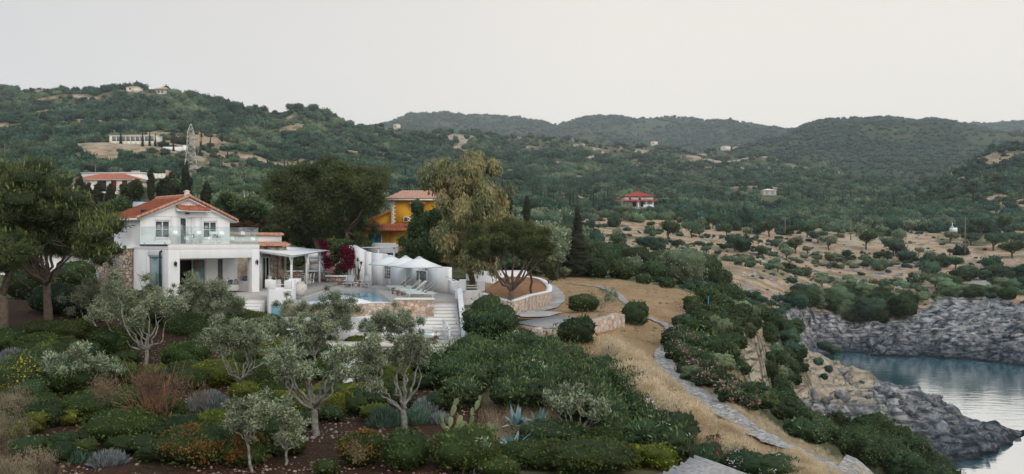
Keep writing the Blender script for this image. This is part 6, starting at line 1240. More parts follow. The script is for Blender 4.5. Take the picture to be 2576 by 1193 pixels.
OL = [
 ('broad olive tree with pale twisting limbs in front of the villa pillar', (370, 917), (368, 880), [(268,781,30),(312,768,34),(345,785,26),(240,782,26),(388,754,28),(415,768,28),(442,763,24),(384,727,26),(300,736,32),(286,718,26),(330,745,28)], .15),
 ('slender olive leaning left at the dark edge under the pine', (248, 832), (234, 808), [(192,745,20),(219,727,24),(205,759,22),(250,735,20)], .08),
 ('olive tree whose crown covers the porch bench of the villa', (514, 846), (509, 812), [(505,727,32),(540,732,32),(576,745,27),(482,750,24),(558,767,27),(522,763,24),(464,732,20),(594,758,18)], .12),
 ('olive with crooked bare limbs behind the bright green dome shrubs', (607, 1000), (603, 962), [(549,826,27),(580,848,27),(527,852,23),(625,857,30),(648,830,27),(679,821,27),(554,875,22),(603,826,24),(640,880,22)], .1),
 ('low many stemmed olive above the grey stepping stones at the left', (179, 1004), (200, 972), [(130,910,23),(152,937,19),(192,875,22),(197,924,23),(250,910,23),(286,928,23),(268,910,18),(115,925,16)], .08),
 ('young olive at the bottom edge beside the rusty flowered shrub', (639, 1190), (621, 1111), [(616,1018,32),(598,1053,27),(639,1044,27),(634,1071,27),(585,1071,22),(648,1009,22),(605,1030,24)], .06),
 ('olive with a stout pollarded trunk beside a ring of stones', (798, 1099), (790, 1026), [(700,892,28),(731,880,24),(723,920,28),(759,928,24),(747,900,24),(779,943,20),(692,912,24),(849,880,24),(865,908,24),(873,932,20),(834,904,20),(853,936,20)], .17),
 ('olive crown in the middle row just in front of the white terrace rail', (798, 950), (790, 895), [(759,825,28),(794,841,26),(818,829,26),(786,857,24),(775,817,24),(806,817,24),(751,853,22)], .11),
 ('small olive right of the teal door of the white tower', (766, 870), (757, 826), [(735,794,26),(755,778,22),(720,774,22),(747,806,22)], .08),
 ('olive rising in front of the curved white pool ledge', (849, 890), (849, 836), [(794,774,18),(849,766,30),(873,786,25),(842,798,25),(865,810,20),(818,790,22),(838,750,20)], .1),
 ('tall forked olive on the red soil between the sage bushes', (1023, 1097), (1013, 1030), [(928,955,24),(944,975,20),(912,943,20),(1003,888,24),(1034,873,28),(1062,877,25),(1054,853,22),(1015,896,22),(1074,892,18),(1030,845,20),(1000,865,20)], .15),
 ('dark crowned olive in front of the white daybed terrace', (995, 918), (991, 856), [(967,802,25),(995,810,27),(983,829,22),(1023,821,24),(952,821,20),(928,825,18),(916,813,18),(1007,794,20)], .1),
 ('olive half hidden behind the white garden stair', (962, 982), (960, 930), [(912,869,24),(932,892,20),(900,896,20),(944,850,20),(955,905,18)], .11),
 ('small olive with curled stem among the stones at the bottom', (720, 1175), (721, 1132), [(723,1030,27),(708,1050,24),(743,1069,24),(759,1077,20),(731,1089,22),(708,1101,16),(692,1026,20)], .06),
 ('rounded silvery olive beside the blue agaves', (1457, 1115), (1447, 1095), [(1388,993,23),(1408,1010,20),(1454,993,20),(1437,1022,18),(1494,1022,23),(1512,1036,18),(1483,1045,18),(1420,988,18),(1468,1010,18)], .08),
 ('sparse young olive sprouting above the big dark dome at the bottom', (1192, 1195), (1195, 1168), [(1180,1105,16),(1225,1130,16),(1205,1145,15),(1150,1160,12),(1218,1112,12)], .04),
 ('thin olive standing between the clipped hedge and the lower terrace', (672, 912), (672, 872), [(652,825,24),(672,802,22),(665,850,20)], .08),
 ('spindly young tree alone on the dry lawn beside the wooden deck', (1503, 800), (1511, 775), [(1519,729,9),(1530,745,11),(1543,753,10),(1548,737,9),(1537,734,9),(1524,755,9)], .06)]
for i, (lab, ba, fk, bl, r0) in enumerate(OL): tree('olive_tree', lab, 'olive tree', ba, fk, [(u, v, r * 1.3, r * 1.15) for u, v, r in bl], LM['olive'], BARK, r0=r0 * .55, lsize=.11, dens=3900, aspect=.28, seed=100 + i, sub=7, core=.45 if i != 17 else .2, fill=.7, lump=.5, wob=.06, small=1, spray=1 if i < 15 else .4)
# pines
PT = ('pine_tree', 'pine tree')
tree(PT[0], 'large umbrella pine with yellowish shoots left of the villa', PT[1], (120, 812), (118, 712), [(110,500,60,42),(60,470,60,40),(20,450,50,38),(160,520,50,36),(200,545,46,34),(240,580,36,30),(250,620,30,24),(130,560,60,40),(70,540,60,44),(20,520,50,44),(180,600,50,30),(110,610,60,30),(215,640,30,18),(40,600,50,30),(-30,470,50,40),(-40,560,50,40)], LM['pine'], BARKP, r0=.16, lsize=.22, dens=1500, aspect=.16, seed=31, grow=1.38, sub=7, depth=2.2, shoots=(LM['pinetip'], 5000, .24), core=.7, up=.5, fill=.5)
tree(PT[0], 'thick trunked pine cut off by the left edge of the picture', PT[1], (6, 870), (4, 740), [(-20,640,50,34),(20,660,40,26),(-60,600,60,40),(40,640,40,26)], LM['pine'], BARKP, r0=.2, lsize=.2, dens=900, aspect=.13, seed=32, grow=1.3, sub=6, depth=2, core=.5)
tree(PT[0], 'left one of the two broad dark pines behind the pergola', PT[1], (808, 648), (775, 560), [(740,460,46,34),(790,440,46,30),(700,490,34,34),(720,540,46,34),(770,500,50,40),(810,490,40,40),(700,560,30,24),(750,580,40,24),(800,550,40,34)], LM['pine'], BARKP, Y=80, zb=18.4, r0=.2, lsize=.34, dens=900, aspect=.17, seed=33, grow=1.25, sub=7, depth=2.5, core=.45, fill=.6)
tree(PT[0], 'right one of the two broad dark pines, beside the yellow house', PT[1], (880, 645), (872, 580), [(860,440,46,30),(910,450,44,32),(938,480,30,34),(890,500,50,40),(925,530,30,32),(850,530,40,36),(895,570,30,30),(870,590,36,30),(912,600,16,14)], LM['pine'], BARKP, Y=79, zb=18.4, r0=.2, lsize=.34, dens=900, aspect=.17, seed=34, grow=1.25, sub=7, depth=2.5, core=.5, fill=.6)
tree(PT[0], 'umbrella pine with reddish forked trunk standing at the raised stone bed', PT[1], (1281, 792), (1287, 728), [(1210,600,38,28),(1250,580,40,28),(1290,575,40,26),(1330,590,38,28),(1355,620,30,24),(1200,632,32,22),(1240,625,40,24),(1290,618,44,26),(1335,640,32,20),(1225,650,26,14),(1370,640,18,16)], LM['pine'], BARKP, r0=.16, lsize=.18, dens=2200, aspect=.17, seed=35, grow=1.02, sub=7, depth=1.6, shoots=(LM['pinetip'], 900, .2), core=.6, up=.5, fill=.5)
tree(PT[0], 'slim dark pine rising from inside the raised stone bed', PT[1], (1336, 746), (1336, 680), [(1345,640,22,20),(1362,655,16,16),(1330,650,18,16)], LM['pine'], BARKD, Y=53.5, zb=16.2, r0=.07, lsize=.17, dens=900, aspect=.14, seed=36, sub=4)
tree('small_pine', 'small dark conifer at the back corner of the raised bed', PT[1], (1378, 735), (1380, 715), [(1380,690,16,24),(1392,700,12,16),(1370,670,16,18)], LM['bush'], BARKD, Y=66, zb=16, r0=.07, lsize=.16, dens=700, seed=37, sub=4, core=.7)
tree('eucalyptus_tree', 'tall olive brown eucalyptus with drooping foliage right of the yellow house', 'eucalyptus', (1188, 702), (1180, 640), [(1120,450,34,36),(1155,440,36,36),(1190,450,30,34),(1130,510,40,46),(1180,510,44,50),(1220,520,36,40),(1250,520,24,24),(1240,570,34,34),(1200,580,40,44),(1150,580,42,44),(1190,640,30,36),(1225,630,26,28),(1150,640,30,30),(1262,490,14,20)], LM['eucalyptus'], BARKP, Y=68, zb=16.4, r0=.2, lsize=.32, dens=1000, aspect=.28, seed=38, grow=1.32, sub=8, depth=2, droop=1.0, up=0, core=.6, fill=.6)
tree('broadleaf_tree', 'dense dark green tree between the yellow house and the eucalyptus', 'tree', (1058, 705), (1060, 670), [(1075,560,34,40),(1045,590,34,38),(1085,600,38,40),(1030,640,32,34),(1065,640,40,36),(1100,640,30,36),(1015,670,20,20),(1095,540,26,30)], LM['bush'], BARKD, Y=75, zb=16.8, r0=.2, lsize=.24, dens=520, aspect=.5, seed=39, sub=5, core=.85, depth=1.4)
tree('broadleaf_tree', 'rounded grey green tree behind the umbrella pine', 'tree', (1400, 690), (1400, 650), [(1380,590,36,34),(1410,620,36,34),(1360,620,30,30),(1400,650,30,26)], LM['olive'], BARKD, Y=92, zb=15.8, r0=.2, lsize=.3, dens=300, aspect=.4, seed=40, sub=5, core=.85)
tree('broadleaf_tree', 'wide bright green tree top behind the villa roof', 'tree', (600, 600), (600, 570), [(560,525,32,26),(600,515,36,26),(640,530,32,26),(580,555,40,26),(630,560,40,26),(545,545,20,20),(660,550,20,24)], LM['bush'], BARKD, Y=88, zb=18.4, r0=.2, lsize=.26, dens=380, aspect=.5, seed=41, sub=5, core=.85)
for i, (u, v, ru, rv, lab) in enumerate(((705, 590, 40, 22, 'dark low bush by the white shed'), (770, 600, 40, 26, 'dark bush between the shed and the bougainvillea'), (740, 650, 30, 28, 'black green shrub behind the pergola roof'), (330, 480, 34, 24, 'dark round tree above the solar tank'), (290, 520, 30, 22, 'mid green tree touching the left end of the villa roof'), (440, 470, 34, 26, 'dark tree mass between two cypresses above the villa roof'))):
    Yq = (90, 86, 76, 120, 95, 125)[i]; tree('broadleaf_tree', lab, 'tree', (u, v + 30), (u, v + 18), [(u - ru * .5, v, ru * .6, rv * .8), (u + ru * .5, v + 4, ru * .6, rv * .8), (u, v - 6, ru * .6, rv)], LM['bush'], BARKD, Y=Yq, zb=zz(v + rv, Yq) - .5, r0=.15, lsize=.26, dens=380, aspect=.5, seed=45 + i, sub=4, core=.85)
tree('red_bush', 'reddish brown leaved bush just right of the villa gable', 'bush', (620, 585), (620, 575), [(600,570,16,12),(625,565,20,13),(645,572,14,11)], LM['redbush'], BARKD, Y=80, zb=19.5, r0=.08, lsize=.2, dens=600, aspect=.5, seed=52, sub=4, core=.85)
# cypresses
def cypress(u, vb, vt, wpx, Y, lab, k=0):
    zb = zz(vb, Y); h = zz(vt, Y) - zb; R_ = px(wpx, Y); g = np.random.default_rng(int(u)); t = thing('cypress_tree', lab, 'cypress', (ux(u, Y), Y, zb)); n = 12
    B = [(g.normal() * .12 * R_, g.normal() * .12 * R_, h * (.06 + .86 * i / n), R_ * math.sin(math.pi * (.22 + .74 * i / n)) ** .8 * (.9 + .25 * g.random()), R_ * math.sin(math.pi * (.22 + .74 * i / n)) ** .8 * (.9 + .25 * g.random()), h / n * 1.3) for i in range(n)]
    V, Fs, rn = crown(B, int(min(9000, 700 * R_ * h)), max(.14, Y * .0022), aspect=.35, core=.85, corek=2, seed=int(u), up=1.6, fill=.3, lump=.3); link('crown', mesh_np('crown', V, Fs, LM['cypress'], rnd=rn), t); q = MB(); q.tube([(0, 0, -1), (0, 0, h * .3)], [.14, .1], 6); q.obj('trunk', BARKD, t)
for a in ((1325, 560, 487, 10, 105, 'leaning dark cypress above the eucalyptus shoulder'), (1453, 640, 512, 14, 100, 'tall cypress standing against the pale dry field'), (1450, 700, 590, 30, 96, 'broad bushy cypress base below the tall one'), (1281, 540, 484, 9, 115, 'thin cypress peeking out right of the eucalyptus'), (1068, 500, 432, 7, 150, 'thin cypress above the yellow house roof'), (468, 520, 405, 14, 112, 'tallest dark cypress right above the villa roof'), (380, 505, 414, 9, 118, 'narrow cypress left of the pylon foot'), (518, 520, 452, 13, 112, 'short thick cypress right of the chimney'), (415, 510, 440, 22, 122, 'wide dark conifer between the narrow and the tallest cypress'), (200, 510, 440, 12, 150, 'first small conifer in front of the orange roofed house'), (222, 520, 455, 10, 150, 'second small conifer in front of the orange roofed house'), (247, 518, 455, 13, 150, 'third small conifer in front of the orange roofed house'), (277, 520, 458, 12, 150, 'fourth small conifer in front of the orange roofed house'), (312, 520, 470, 11, 140, 'small conifer left of the solar tank'), (340, 520, 468, 12, 140, 'conifer just above the solar tank')): cypress(*a)
# bougainvillea and potted garden shrubs round the pool
t = tree('bougainvillea', 'crimson bougainvillea bush climbing the white wall', 'bougainvillea', (850, 706), (850, 690), [(850,620,22,16),(845,650,16,24),(835,615,16,14),(870,610,18,12),(850,680,14,18)], LM['bush'], BARKD, Y=73, zb=16.6, r0=.08, lsize=.2, dens=700, aspect=.5, seed=53, sub=4, core=.85, depth=.4)
def fl(parent, blobs, m, n, size, Y, o, seed=2, nm='flowers'):
    B = [(*(np.array(at(u, v, Y)) - np.array(o)), px(r, Y), px(r, Y) * .6, px(rv, Y)) for u, v, r, rv in blobs]; V, Fs, rn = crown(B, n, size, aspect=.8, seed=seed, fill=.5, lump=.6, core=.6, corek=1); link(nm, mesh_np(nm, V, Fs, m, rnd=rn), parent)
fl(t, [(818,632,12,14),(822,655,14,18),(812,612,10,10),(828,672,10,10),(872,645,16,18),(884,640,12,16),(868,668,14,14),(880,660,12,14),(865,628,12,10)], LM['red'], 6500, .13, 72.3, t.location)
fl(t, [(832,682,9,7),(826,640,5,6),(838,676,6,5)], LM['pink'], 160, .13, 71.6, t.location, 5)
# clipped domes
def in_poly(u, v, P): return bool(poly_mask(np.array([u]), np.array([v]), P)[0])
def dome(u, v, rx, ry, m, lab, name='clipped_shrub', cat='shrub', size=.085, dens=2300, flow=None, lump=.1, core=.88, up=.3, group=None, Y=None, asp=.55, k=3, fill=.14):
    if Y is None: x, Y = ground_at(u, v + ry * .85)
    else: x = ux(u, Y)
    R_ = px(rx, Y) * 1.1; Z_ = px(ry, Y) * 1.22; z = Hs(x, Y); g = np.random.default_rng(abs(int(u * 7 + v))); t = thing(name, lab, cat, (x, Y + R_ * .45, z), 0, group)
    B = [(0, 0, Z_ * .78, R_, R_ * .9, Z_)]
    if k > 3:
        for i in range(k): a = g.random() * 6.28; s = .45 + .2 * g.random(); B.append((math.cos(a) * R_ * .5, math.sin(a) * R_ * .5, Z_ * (.7 + .5 * g.random()), R_ * s, R_ * s, Z_ * s))
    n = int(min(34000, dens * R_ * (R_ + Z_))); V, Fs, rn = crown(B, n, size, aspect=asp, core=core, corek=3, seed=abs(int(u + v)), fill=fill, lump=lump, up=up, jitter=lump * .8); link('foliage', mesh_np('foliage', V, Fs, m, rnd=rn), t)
    for f in (flow or []):
        fm, cnt, fs = f[:3]; th = g.random(cnt) * 6.28; el = g.uniform(.0, 1.3, cnt); d = np.stack([np.cos(th) * np.cos(el), np.sin(th) * np.cos(el) - .15, np.sin(el)], -1)
        if len(f) > 3: c = unit(g.normal(size=(f[3], 3)) * [1, .6, .6] + [0, -.9, .5])[g.integers(0, f[3], cnt)]; d = unit(c + g.normal(size=(cnt, 3)) * .16)
        C = np.array([0, 0, Z_ * .8]) + d * np.array([R_, R_ * .9, Z_]) * (1.0 + .06 * g.random(cnt))[:, None]; V, Fq = leaf_quads(C, unit(g.normal(size=(cnt, 3))), unit(g.normal(size=(cnt, 3))), fs * (.7 + .6 * g.random(cnt)), fs * (.7 + .5 * g.random(cnt))); link('flowers', mesh_np('flowers', V, Fq, fm, rnd=g.random(cnt)), t)
    return t
BX, BL = LM['box'], LM['boxlight']
def r4(x, y, rx, ry): return .4466 * x, 660.4 + .4466 * y, .4466 * rx, .4466 * ry
def r5(x, y, rx, ry): return 629 + .3937 * x, 723 + .3937 * y, .3937 * rx, .3937 * ry
def r6(x, y, rx, ry): return 1258 + .2884 * x, 849 + .2884 * y, .2884 * rx, .2884 * ry
RUST = [(LM['rust'], 500, .07, 9)]
DM = [
 (r4(205,375,85,42), BX, 'dark dome shrub farthest back on the left under the pine'), (r4(365,395,105,55), BX, 'wide dark dome shrub behind the slender leaning olive'), (r4(200,460,95,50), BX, 'ragged dark dome below the farthest back dome'), (r4(335,480,75,42), BX, 'small dark dome left of the largest black green dome'),
 (r4(595,465,110,80), BX, 'large black green dome left of the broad olive trunk'), (r4(770,405,62,55), BX, 'dark dome behind the broad olive limbs'), (r4(1020,545,130,78), BX, 'mid green dome right of the broad olive'), (r4(1205,635,130,72), BL, 'bright yellow green dome with the crooked olive behind it'),
 (r4(1070,675,90,55), BX, 'low dark dome left of the bright yellow green dome'), (r4(1360,745,80,58), BL, 'small yellow green dome at the foot of the crooked olive'), (r4(1440,680,70,62), BX, 'round dark dome right of the crooked olive trunk'), (r4(160,565,95,62), LM['bush'], 'olive green leafy shrub at the left side of the garden'),
 (r4(390,690,160,85), BX, 'large shaggy dark shrub behind the low many stemmed olive'), (r4(600,640,110,70), BX, 'dark dome right of the low many stemmed olive'), (r4(520,830,200,78), BX, 'long dark dome below the stepping stones'), (r4(640,945,200,88), BX, 'largest dark dome in the lower left of the garden'),
 (r4(830,865,160,75), BX, 'dark dome with reddish stems growing through it'), (r4(900,965,200,68), LM['bush'], 'loose leafy green shrub in front of the reddish stems'), (r4(1200,915,110,66), BL, 'bright green dome beside the grey stones'), (r4(240,850,95,70), LM['bush'], 'leafy dark shrub left of the largest dome'),
 (r4(1500,1005,100,90), BX, 'dark shrub right of the young bottom olive'), (r4(1540,860,85,62), LM['bush'], 'small leafy shrub under the middle olive row'), (r4(1500,740,60,55), BX, 'small dark shrub between the two front olives'), (r4(1330,560,70,45), BX, 'dark low shrub behind the yellow green dome'),
 (r5(60,610,60,75), BX, 'dark sphere below the thin olive by the terrace'), (r5(150,690,85,62), BX, 'dark dome left of the pollarded olive'), (r5(990,1085,150,112), BX, 'neat round green dome at the bottom centre'), (r5(120,960,90,95), LM['bush'], 'green leafy shrub behind the small curled olive'),
 (r5(1370,1085,210,130), BX, 'big dark spreading dome right of the red soil at the bottom'), (r5(1560,1165,110,60), BX, 'low dark dome at the very bottom right of the big spreading one'), (r5(480,1170,80,40), BX, 'low green tuft at the bottom edge on the red soil'), (r5(60,440,70,60), BL, 'light green shrub under the thin olive'), (r5(900,470,70,60), BX, 'small dark shrub just below the lower terrace cladding'),
 (r6(450,905,290,95), mat('x', (0, 0, 0)) if 0 else LM['bush'], 'brownish dark heath like mound behind the agaves'), (r6(970,905,175,105), BX, 'round green dome right of the silvery olive'), (r6(790,1110,400,125), BX, 'very large green dome at the bottom centre right'), (r6(300,1070,260,90), BX, 'wide dark mound left of the very large dome'), (r6(60,1160,110,60), BX, 'dark shrub by the small cactus at the bottom'),
 (r6(1150,800,130,70), BX, 'green shrub slope above the bright green sprawling one'), (r6(1340,930,150,95), BL, 'bright yellow green sprawling shrub near the reed canopy'), (r6(1400,1060,160,100), BL, 'second bright green sprawling shrub touching the reed canopy'), (r6(1180,1060,140,80), BL, 'yellow green shrub between the very large dome and the canopy')]
for a, m_, lab in DM: dome(*a, m_, lab, lump=.16 if m_ is not LM['bush'] else .3, k=5)
dome(*r4(1060, 1065, 200, 95), BX, 'broad shrub speckled with rusty orange leaves at the bottom left', flow=[(LM['rust'], 1100, .06, 14)], lump=.2, k=6)
dome(*r4(1365, 1085, 120, 85), BX, 'rusty orange speckled shrub around the young olive stem', flow=[(LM['rust'], 900, .07, 9)], lump=.2, k=5)
dome(*r5(700, 1070, 135, 105), BX, 'green dome with rusty patches and bare grey twigs at the bottom centre', flow=[(LM['rust'], 600, .07, 7), (LM['dry'], 900, .08, 3)], lump=.15, k=5)
dome(*r6(1220, 480, 1, 1), BX, 'x') if 0 else None
g = np.random.default_rng(91); FP_ = []
while len(FP_) < 125:
    u, v = g.uniform(-20, 1120), g.uniform(850, 1150)
    if in_poly(u, v, [(320, 840), (440, 840), (430, 930), (310, 940)]) or in_poly(u, v, [(770, 1060), (1260, 1040), (1250, 1200), (700, 1200)]) or in_poly(u, v, [(230, 965), (500, 965), (640, 1110), (450, 1110)]): continue
    if any((u - a) ** 2 + (v - b) ** 2 < 24 ** 2 for a, b in FP_) or any(((u - d[0][0]) / d[0][2]) ** 2 + ((v - d[0][1]) / d[0][3]) ** 2 < .8 for d in DM): continue
    FP_.append((u, v))
for i, (u, v) in enumerate(FP_): dome(u, v, g.uniform(24, 42), g.uniform(16, 28), [BX, LM['bush'], LM['bush'], BX, BL][i % 5], 'low leafy shrub filling the gap between the domes and olives', 'garden_shrub', size=.11, dens=900, lump=.35, k=6, group='low shrubs filling the olive garden', asp=.4, core=.85, fill=.3)
# lavender, sage
def spiky(u, v, rx, ry, m, lab, name, size=.2):
    x, Y = ground_at(u, v + ry * .85); R_ = px(rx, Y); Z_ = px(ry, Y) * 1.3; g = np.random.default_rng(int(u + v)); t = thing(name, lab, name.split('_')[0], (x, Y + R_ * .4, Hs(x, Y))); n = int(2600 * R_ * (R_ + Z_) * .6) + 400
    th = g.random(n) * 6.28; el = np.arccos(g.random(n) ** .7); d = np.stack([np.cos(th) * np.sin(el), np.sin(th) * np.sin(el), np.cos(el)], -1); r = .55 + .5 * g.random(n); C = d * np.array([R_, R_ * .9, Z_]) * r[:, None]
    V, Fq = leaf_quads(C, unit(d * [.6, .6, 1] + [0, 0, .6] + g.normal(size=(n, 3)) * .18), unit(np.cross(d, g.normal(size=(n, 3)))), size * (.6 + .8 * g.random(n)), np.full(n, size * .17)); iv, ifc = ICO[2]; off = len(V)
    V = np.vstack([V, iv * np.array([R_, R_ * .9, Z_]) * .6]); link('foliage', mesh_np('foliage', V, [Fq, ifc + off], m, rnd=np.r_[g.random(n), np.zeros(len(ifc))]), t)
spiky(*r4(1150, 775, 125, 75), LM['lavender'], 'grey blue lavender mound below the yellow green dome', 'lavender_bush'); spiky(*r5(1130, 745, 105, 62), LM['lavender'], 'pale lavender mound behind the tall forked olive', 'lavender_bush'); spiky(*r5(860, 820, 125, 85), LM['sage'], 'blue green sage mound left of the tall forked olive trunk', 'sage_bush'); spiky(*r5(1065, 815, 105, 72), LM['sage'], 'blue green sage mound right of the tall forked olive trunk', 'sage_bush'); spiky(*r5(950, 690, 60, 50), LM['sage'], 'small sage bush behind the forked olive', 'sage_bush'); spiky(*r4(660, 540, 55, 30), LM['sage'], 'tiny bluish bush left of the broad olive trunk', 'sage_bush'); spiky(*r5(1210, 830, 70, 50), LM['lavender'], 'dull purple lavender by the cactus', 'lavender_bush'); spiky(*r4(50, 520, 90, 60), LM['lavender'], 'grey blue shrub at the left edge', 'lavender_bush'); spiky(*r4(420, 1075, 90, 55), LM['sage'], 'small green blue shrub among the dry grass', 'sage_bush')
spiky(*r4(590, 1110, 110, 50), LM['lavender'], 'grey low shrub with pale stones at the bottom left', 'lavender_bush')
# twiggy reddish shrub
g = np.random.default_rng(77); x, Y = ground_at(390, 1105); t = thing('twiggy_shrub', 'tall wispy shrub of thin reddish brown twigs in the left garden', 'shrub', (x, Y, Hs(x, Y))); q = MB()
for i in range(16):
    e = np.array([g.normal() * .8, g.normal() * .5, 1.3 + g.random() * .8]); P = limb_path((g.normal() * .1, 0, 0), e * .55, 5, .05, g); q.tube(P, [.035, .03, .025, .02, .015], 5)
    for k in range(4): q.tube(limb_path(P[-1], e + g.normal(size=3) * .35, 4, .05, g), [.014, .011, .008, .005], 4)
q.obj('stem', mat('red_bark', (.30, .13, .07), (.18, .09, .06), scale=8), t)
V, Fs, rn = crown([(g.normal() * .7, g.normal() * .4, 1.3 + .6 * g.random(), .45, .4, .4) for _ in range(12)], 5000, .12, aspect=.12, up=1.2, seed=5, fill=.9); link('foliage', mesh_np('foliage', V, Fs, LM['dry'], rnd=rn), t)
dome(*r4(60, 680, 120, 110), LM['bush'], 'broom shrub dotted with yellow flowers at the left edge', name='broom_shrub', flow=[(LM['yellow'], 260, .06, 12)], lump=.3, k=6, asp=.3, size=.12)
# clipped hedges
def hedge(pts, wd, h, m, lab):
    P = np.array([ground_at(u, v) for u, v in pts]); P = smooth_line(np.c_[P, np.zeros(len(P))], 10)[:, :2]; B = [(p[0] - P[0, 0], p[1] - P[0, 1], Hs(*p) - Hs(*P[0]) + h * .45, wd * .62, wd * .62, h * .62) for p in P]
    t = thing('hedge', lab, 'hedge', (P[0, 0], P[0, 1], Hs(*P[0]))); V, Fs, rn = crown(B, min(24000, int(1400 * len(B) * wd * h)), .07, aspect=.55, core=.92, corek=2, seed=int(pts[0][0]), fill=.12, lump=.06, jitter=.05); link('foliage', mesh_np('foliage', V, Fs, m, rnd=rn), t)
hedge([(905, 1012), (880, 1030), (845, 1045), (800, 1052), (765, 1052)], .55, .75, BL, 'low curving clipped hedge beside the white block'); hedge([(820, 1000), (780, 1014), (740, 1020), (690, 1024)], .5, .6, BL, 'second low clipped hedge behind the pollarded olive')
hedge([(600, 838), (640, 842), (690, 850)], 1.6, 1.3, BX, 'broad green hedge under the white porch steps'); hedge([(440, 838), (480, 842), (530, 846), (590, 850)], 1.0, 1.2, LM['bush'], 'black green hedge along the foot of the villa')
for u, v, rx, ry, lab in ((250, 690, 34, 26, 'dark leafy fig tree at the stone annexe'), (310, 700, 34, 26, 'dark fig branches left of the villa wall'), (180, 700, 40, 34, 'black green shrub under the pine canopy'), (60, 720, 50, 40, 'dark shrub mass at the far left below the pines'), (120, 760, 50, 36, 'dark shrub behind the pine trunk'), (210, 775, 45, 35, 'dark shrub right of the pine trunk'), (330, 770, 40, 30, 'dark shrub behind the broad olive crown'), (420, 800, 50, 32, 'dark shrub between the two villa olives')): dome(u, v, rx, ry, LM['bush'], lab, 'dark_shrub', lump=.4, k=7, size=.15, dens=700)
# oleander mass below the stairs
g = np.random.default_rng(8); OLE = []
for v0, ua, ub, n in ((838, 1215, 1275, 2), (890, 1205, 1330, 5), (922, 1095, 1440, 10), (935, 1110, 1500, 11), (965, 1130, 1560, 11), (998, 1180, 1600, 10), (1030, 1420, 1650, 7), (1060, 1420, 1680, 5), (1090, 1560, 1710, 4), (1120, 1620, 1720, 3)):
    for i in range(n): OLE.append((ua + (ub - ua) * (i + .5) / n + g.normal() * 16, v0 + g.normal() * 14))
for i, (u, v) in enumerate(OLE):
    pale = i % 7 == 3; fl_ = [(LM['white'], 26, .09, 3)] if i % 9 == 5 else None
    dome(u, v, 40 + 10 * g.random(), 34 + 9 * g.random(), LM['oleander'], 'bushy green oleander in the dense thicket below the stairs' if not fl_ else 'oleander with a few white flowers in the thicket below the stairs', 'oleander_bush', 'oleander', size=.17, dens=1150, asp=.24, lump=.6, k=9, up=.8, group='oleanders massed below the terrace stairs', flow=fl_, core=.68, fill=.5)
for a in ((1222, 800, 40, 44, 'tall leafy oleander against the grey bastion wall'), (1262, 812, 38, 34, 'leafy shrub between the bastion and the wooden deck'), (1310, 868, 44, 26, 'pale leaved fig bush at the top of the oleander thicket')): dome(*a[:4], LM['oleander'], a[4], 'oleander_bush', 'oleander', size=.2, dens=700, asp=.22, lump=.45, k=7, up=.6, core=.85, fill=.35)
for a in ((1469, 769, 35, 22, 'low wide dark bush alone on the dry lawn'), (1601, 798, 29, 29, 'round grey green bush beside the paved path'), (1449, 842, 44, 33, 'big dark bush covering the corner of the wooden deck wall')): dome(*a[:4], LM['bush'], a[4], 'lawn_bush', 'bush', size=.13, dens=1000, lump=.3, k=6)
# plants by the reed canopy
dome(1790, 1160, 46, 34, LM['oleander'], 'leafy green shrub behind the peak of the reed canopy', 'oleander_bush', 'oleander', size=.16, dens=800, asp=.2, k=7, lump=.4, up=.8, flow=[(LM['redfl'], 14, .1, 5)]); dome(1715, 1098, 44, 40, LM['oleander'], 'tall oleander with long leaves left of the dry grass', 'oleander_bush', 'oleander', size=.2, dens=700, asp=.18, k=7, lump=.4, up=.9, flow=[(LM['white'], 20, .07, 4)])
dome(1880, 1178, 50, 30, LM['oleander'], 'green shrub with small white flowers beside the reed canopy', 'oleander_bush', 'oleander', size=.14, dens=800, asp=.25, k=7, lump=.4, flow=[(LM['white'], 90, .05, 8)]); dome(1970, 1190, 54, 26, LM['oleander'], 'green shrub at the bottom edge in front of the dry grass', 'oleander_bush', 'oleander', size=.14, dens=800, asp=.25, k=7, lump=.4, flow=[(LM['white'], 60, .05, 6)])
dome(1800, 1120, 26, 22, LM['oleander'], 'small shrub with red roses in the dry grass', 'rose_bush', 'rose bush', size=.14, dens=600, asp=.25, k=6, lump=.4, flow=[(LM['redfl'], 16, .11, 6)])
# cliff edge and bank shrubs
g = np.random.default_rng(14)
def in_poly(u, v, P): return bool(poly_mask(np.array([u]), np.array([v]), P)[0])
def bank(poly, n, rmin, rmax, lab, grp, flower, ms, seed, gaps=(), nm='bank_shrub'):
    g = np.random.default_rng(seed); us_ = [p[0] for p in poly]; vs_ = [p[1] for p in poly]; c = 0; tr_ = 0; pts = []
    while c < n and tr_ < 4000:
        tr_ += 1; u = g.uniform(min(us_), max(us_)); v = g.uniform(min(vs_), max(vs_))
        if not in_poly(u, v, poly) or any(((u - a) / ra) ** 2 + ((v - b) / rb) ** 2 < 1 for a, b, ra, rb in gaps) or any((u - a) ** 2 + (v - b) ** 2 < (rmin * .85) ** 2 for a, b in pts): continue
        pts.append((u, v)); c += 1
    for i, (u, v) in enumerate(sorted(pts, key=lambda p: p[1])):
        r = g.uniform(rmin, rmax); f = flower and (g.random() < flower); m_ = ms[g.integers(0, len(ms))]
        dome(u, v, r, r * g.uniform(.7, .95), LM['oleander'] if f else m_, lab if not f else 'pink flowering oleander in the bank beside the stone path', nm if not f else 'oleander_bush', 'shrub' if not f else 'oleander', size=.17, dens=620, lump=.6, k=8, asp=.35, group=grp if not f else 'pink oleanders along the path', flow=[(LM['pink'], 80, .07, 12)] if f else None, core=.75, fill=.45)
MX = [LM['bush'], LM['bush'], LM['oleander'], LM['scrub']]
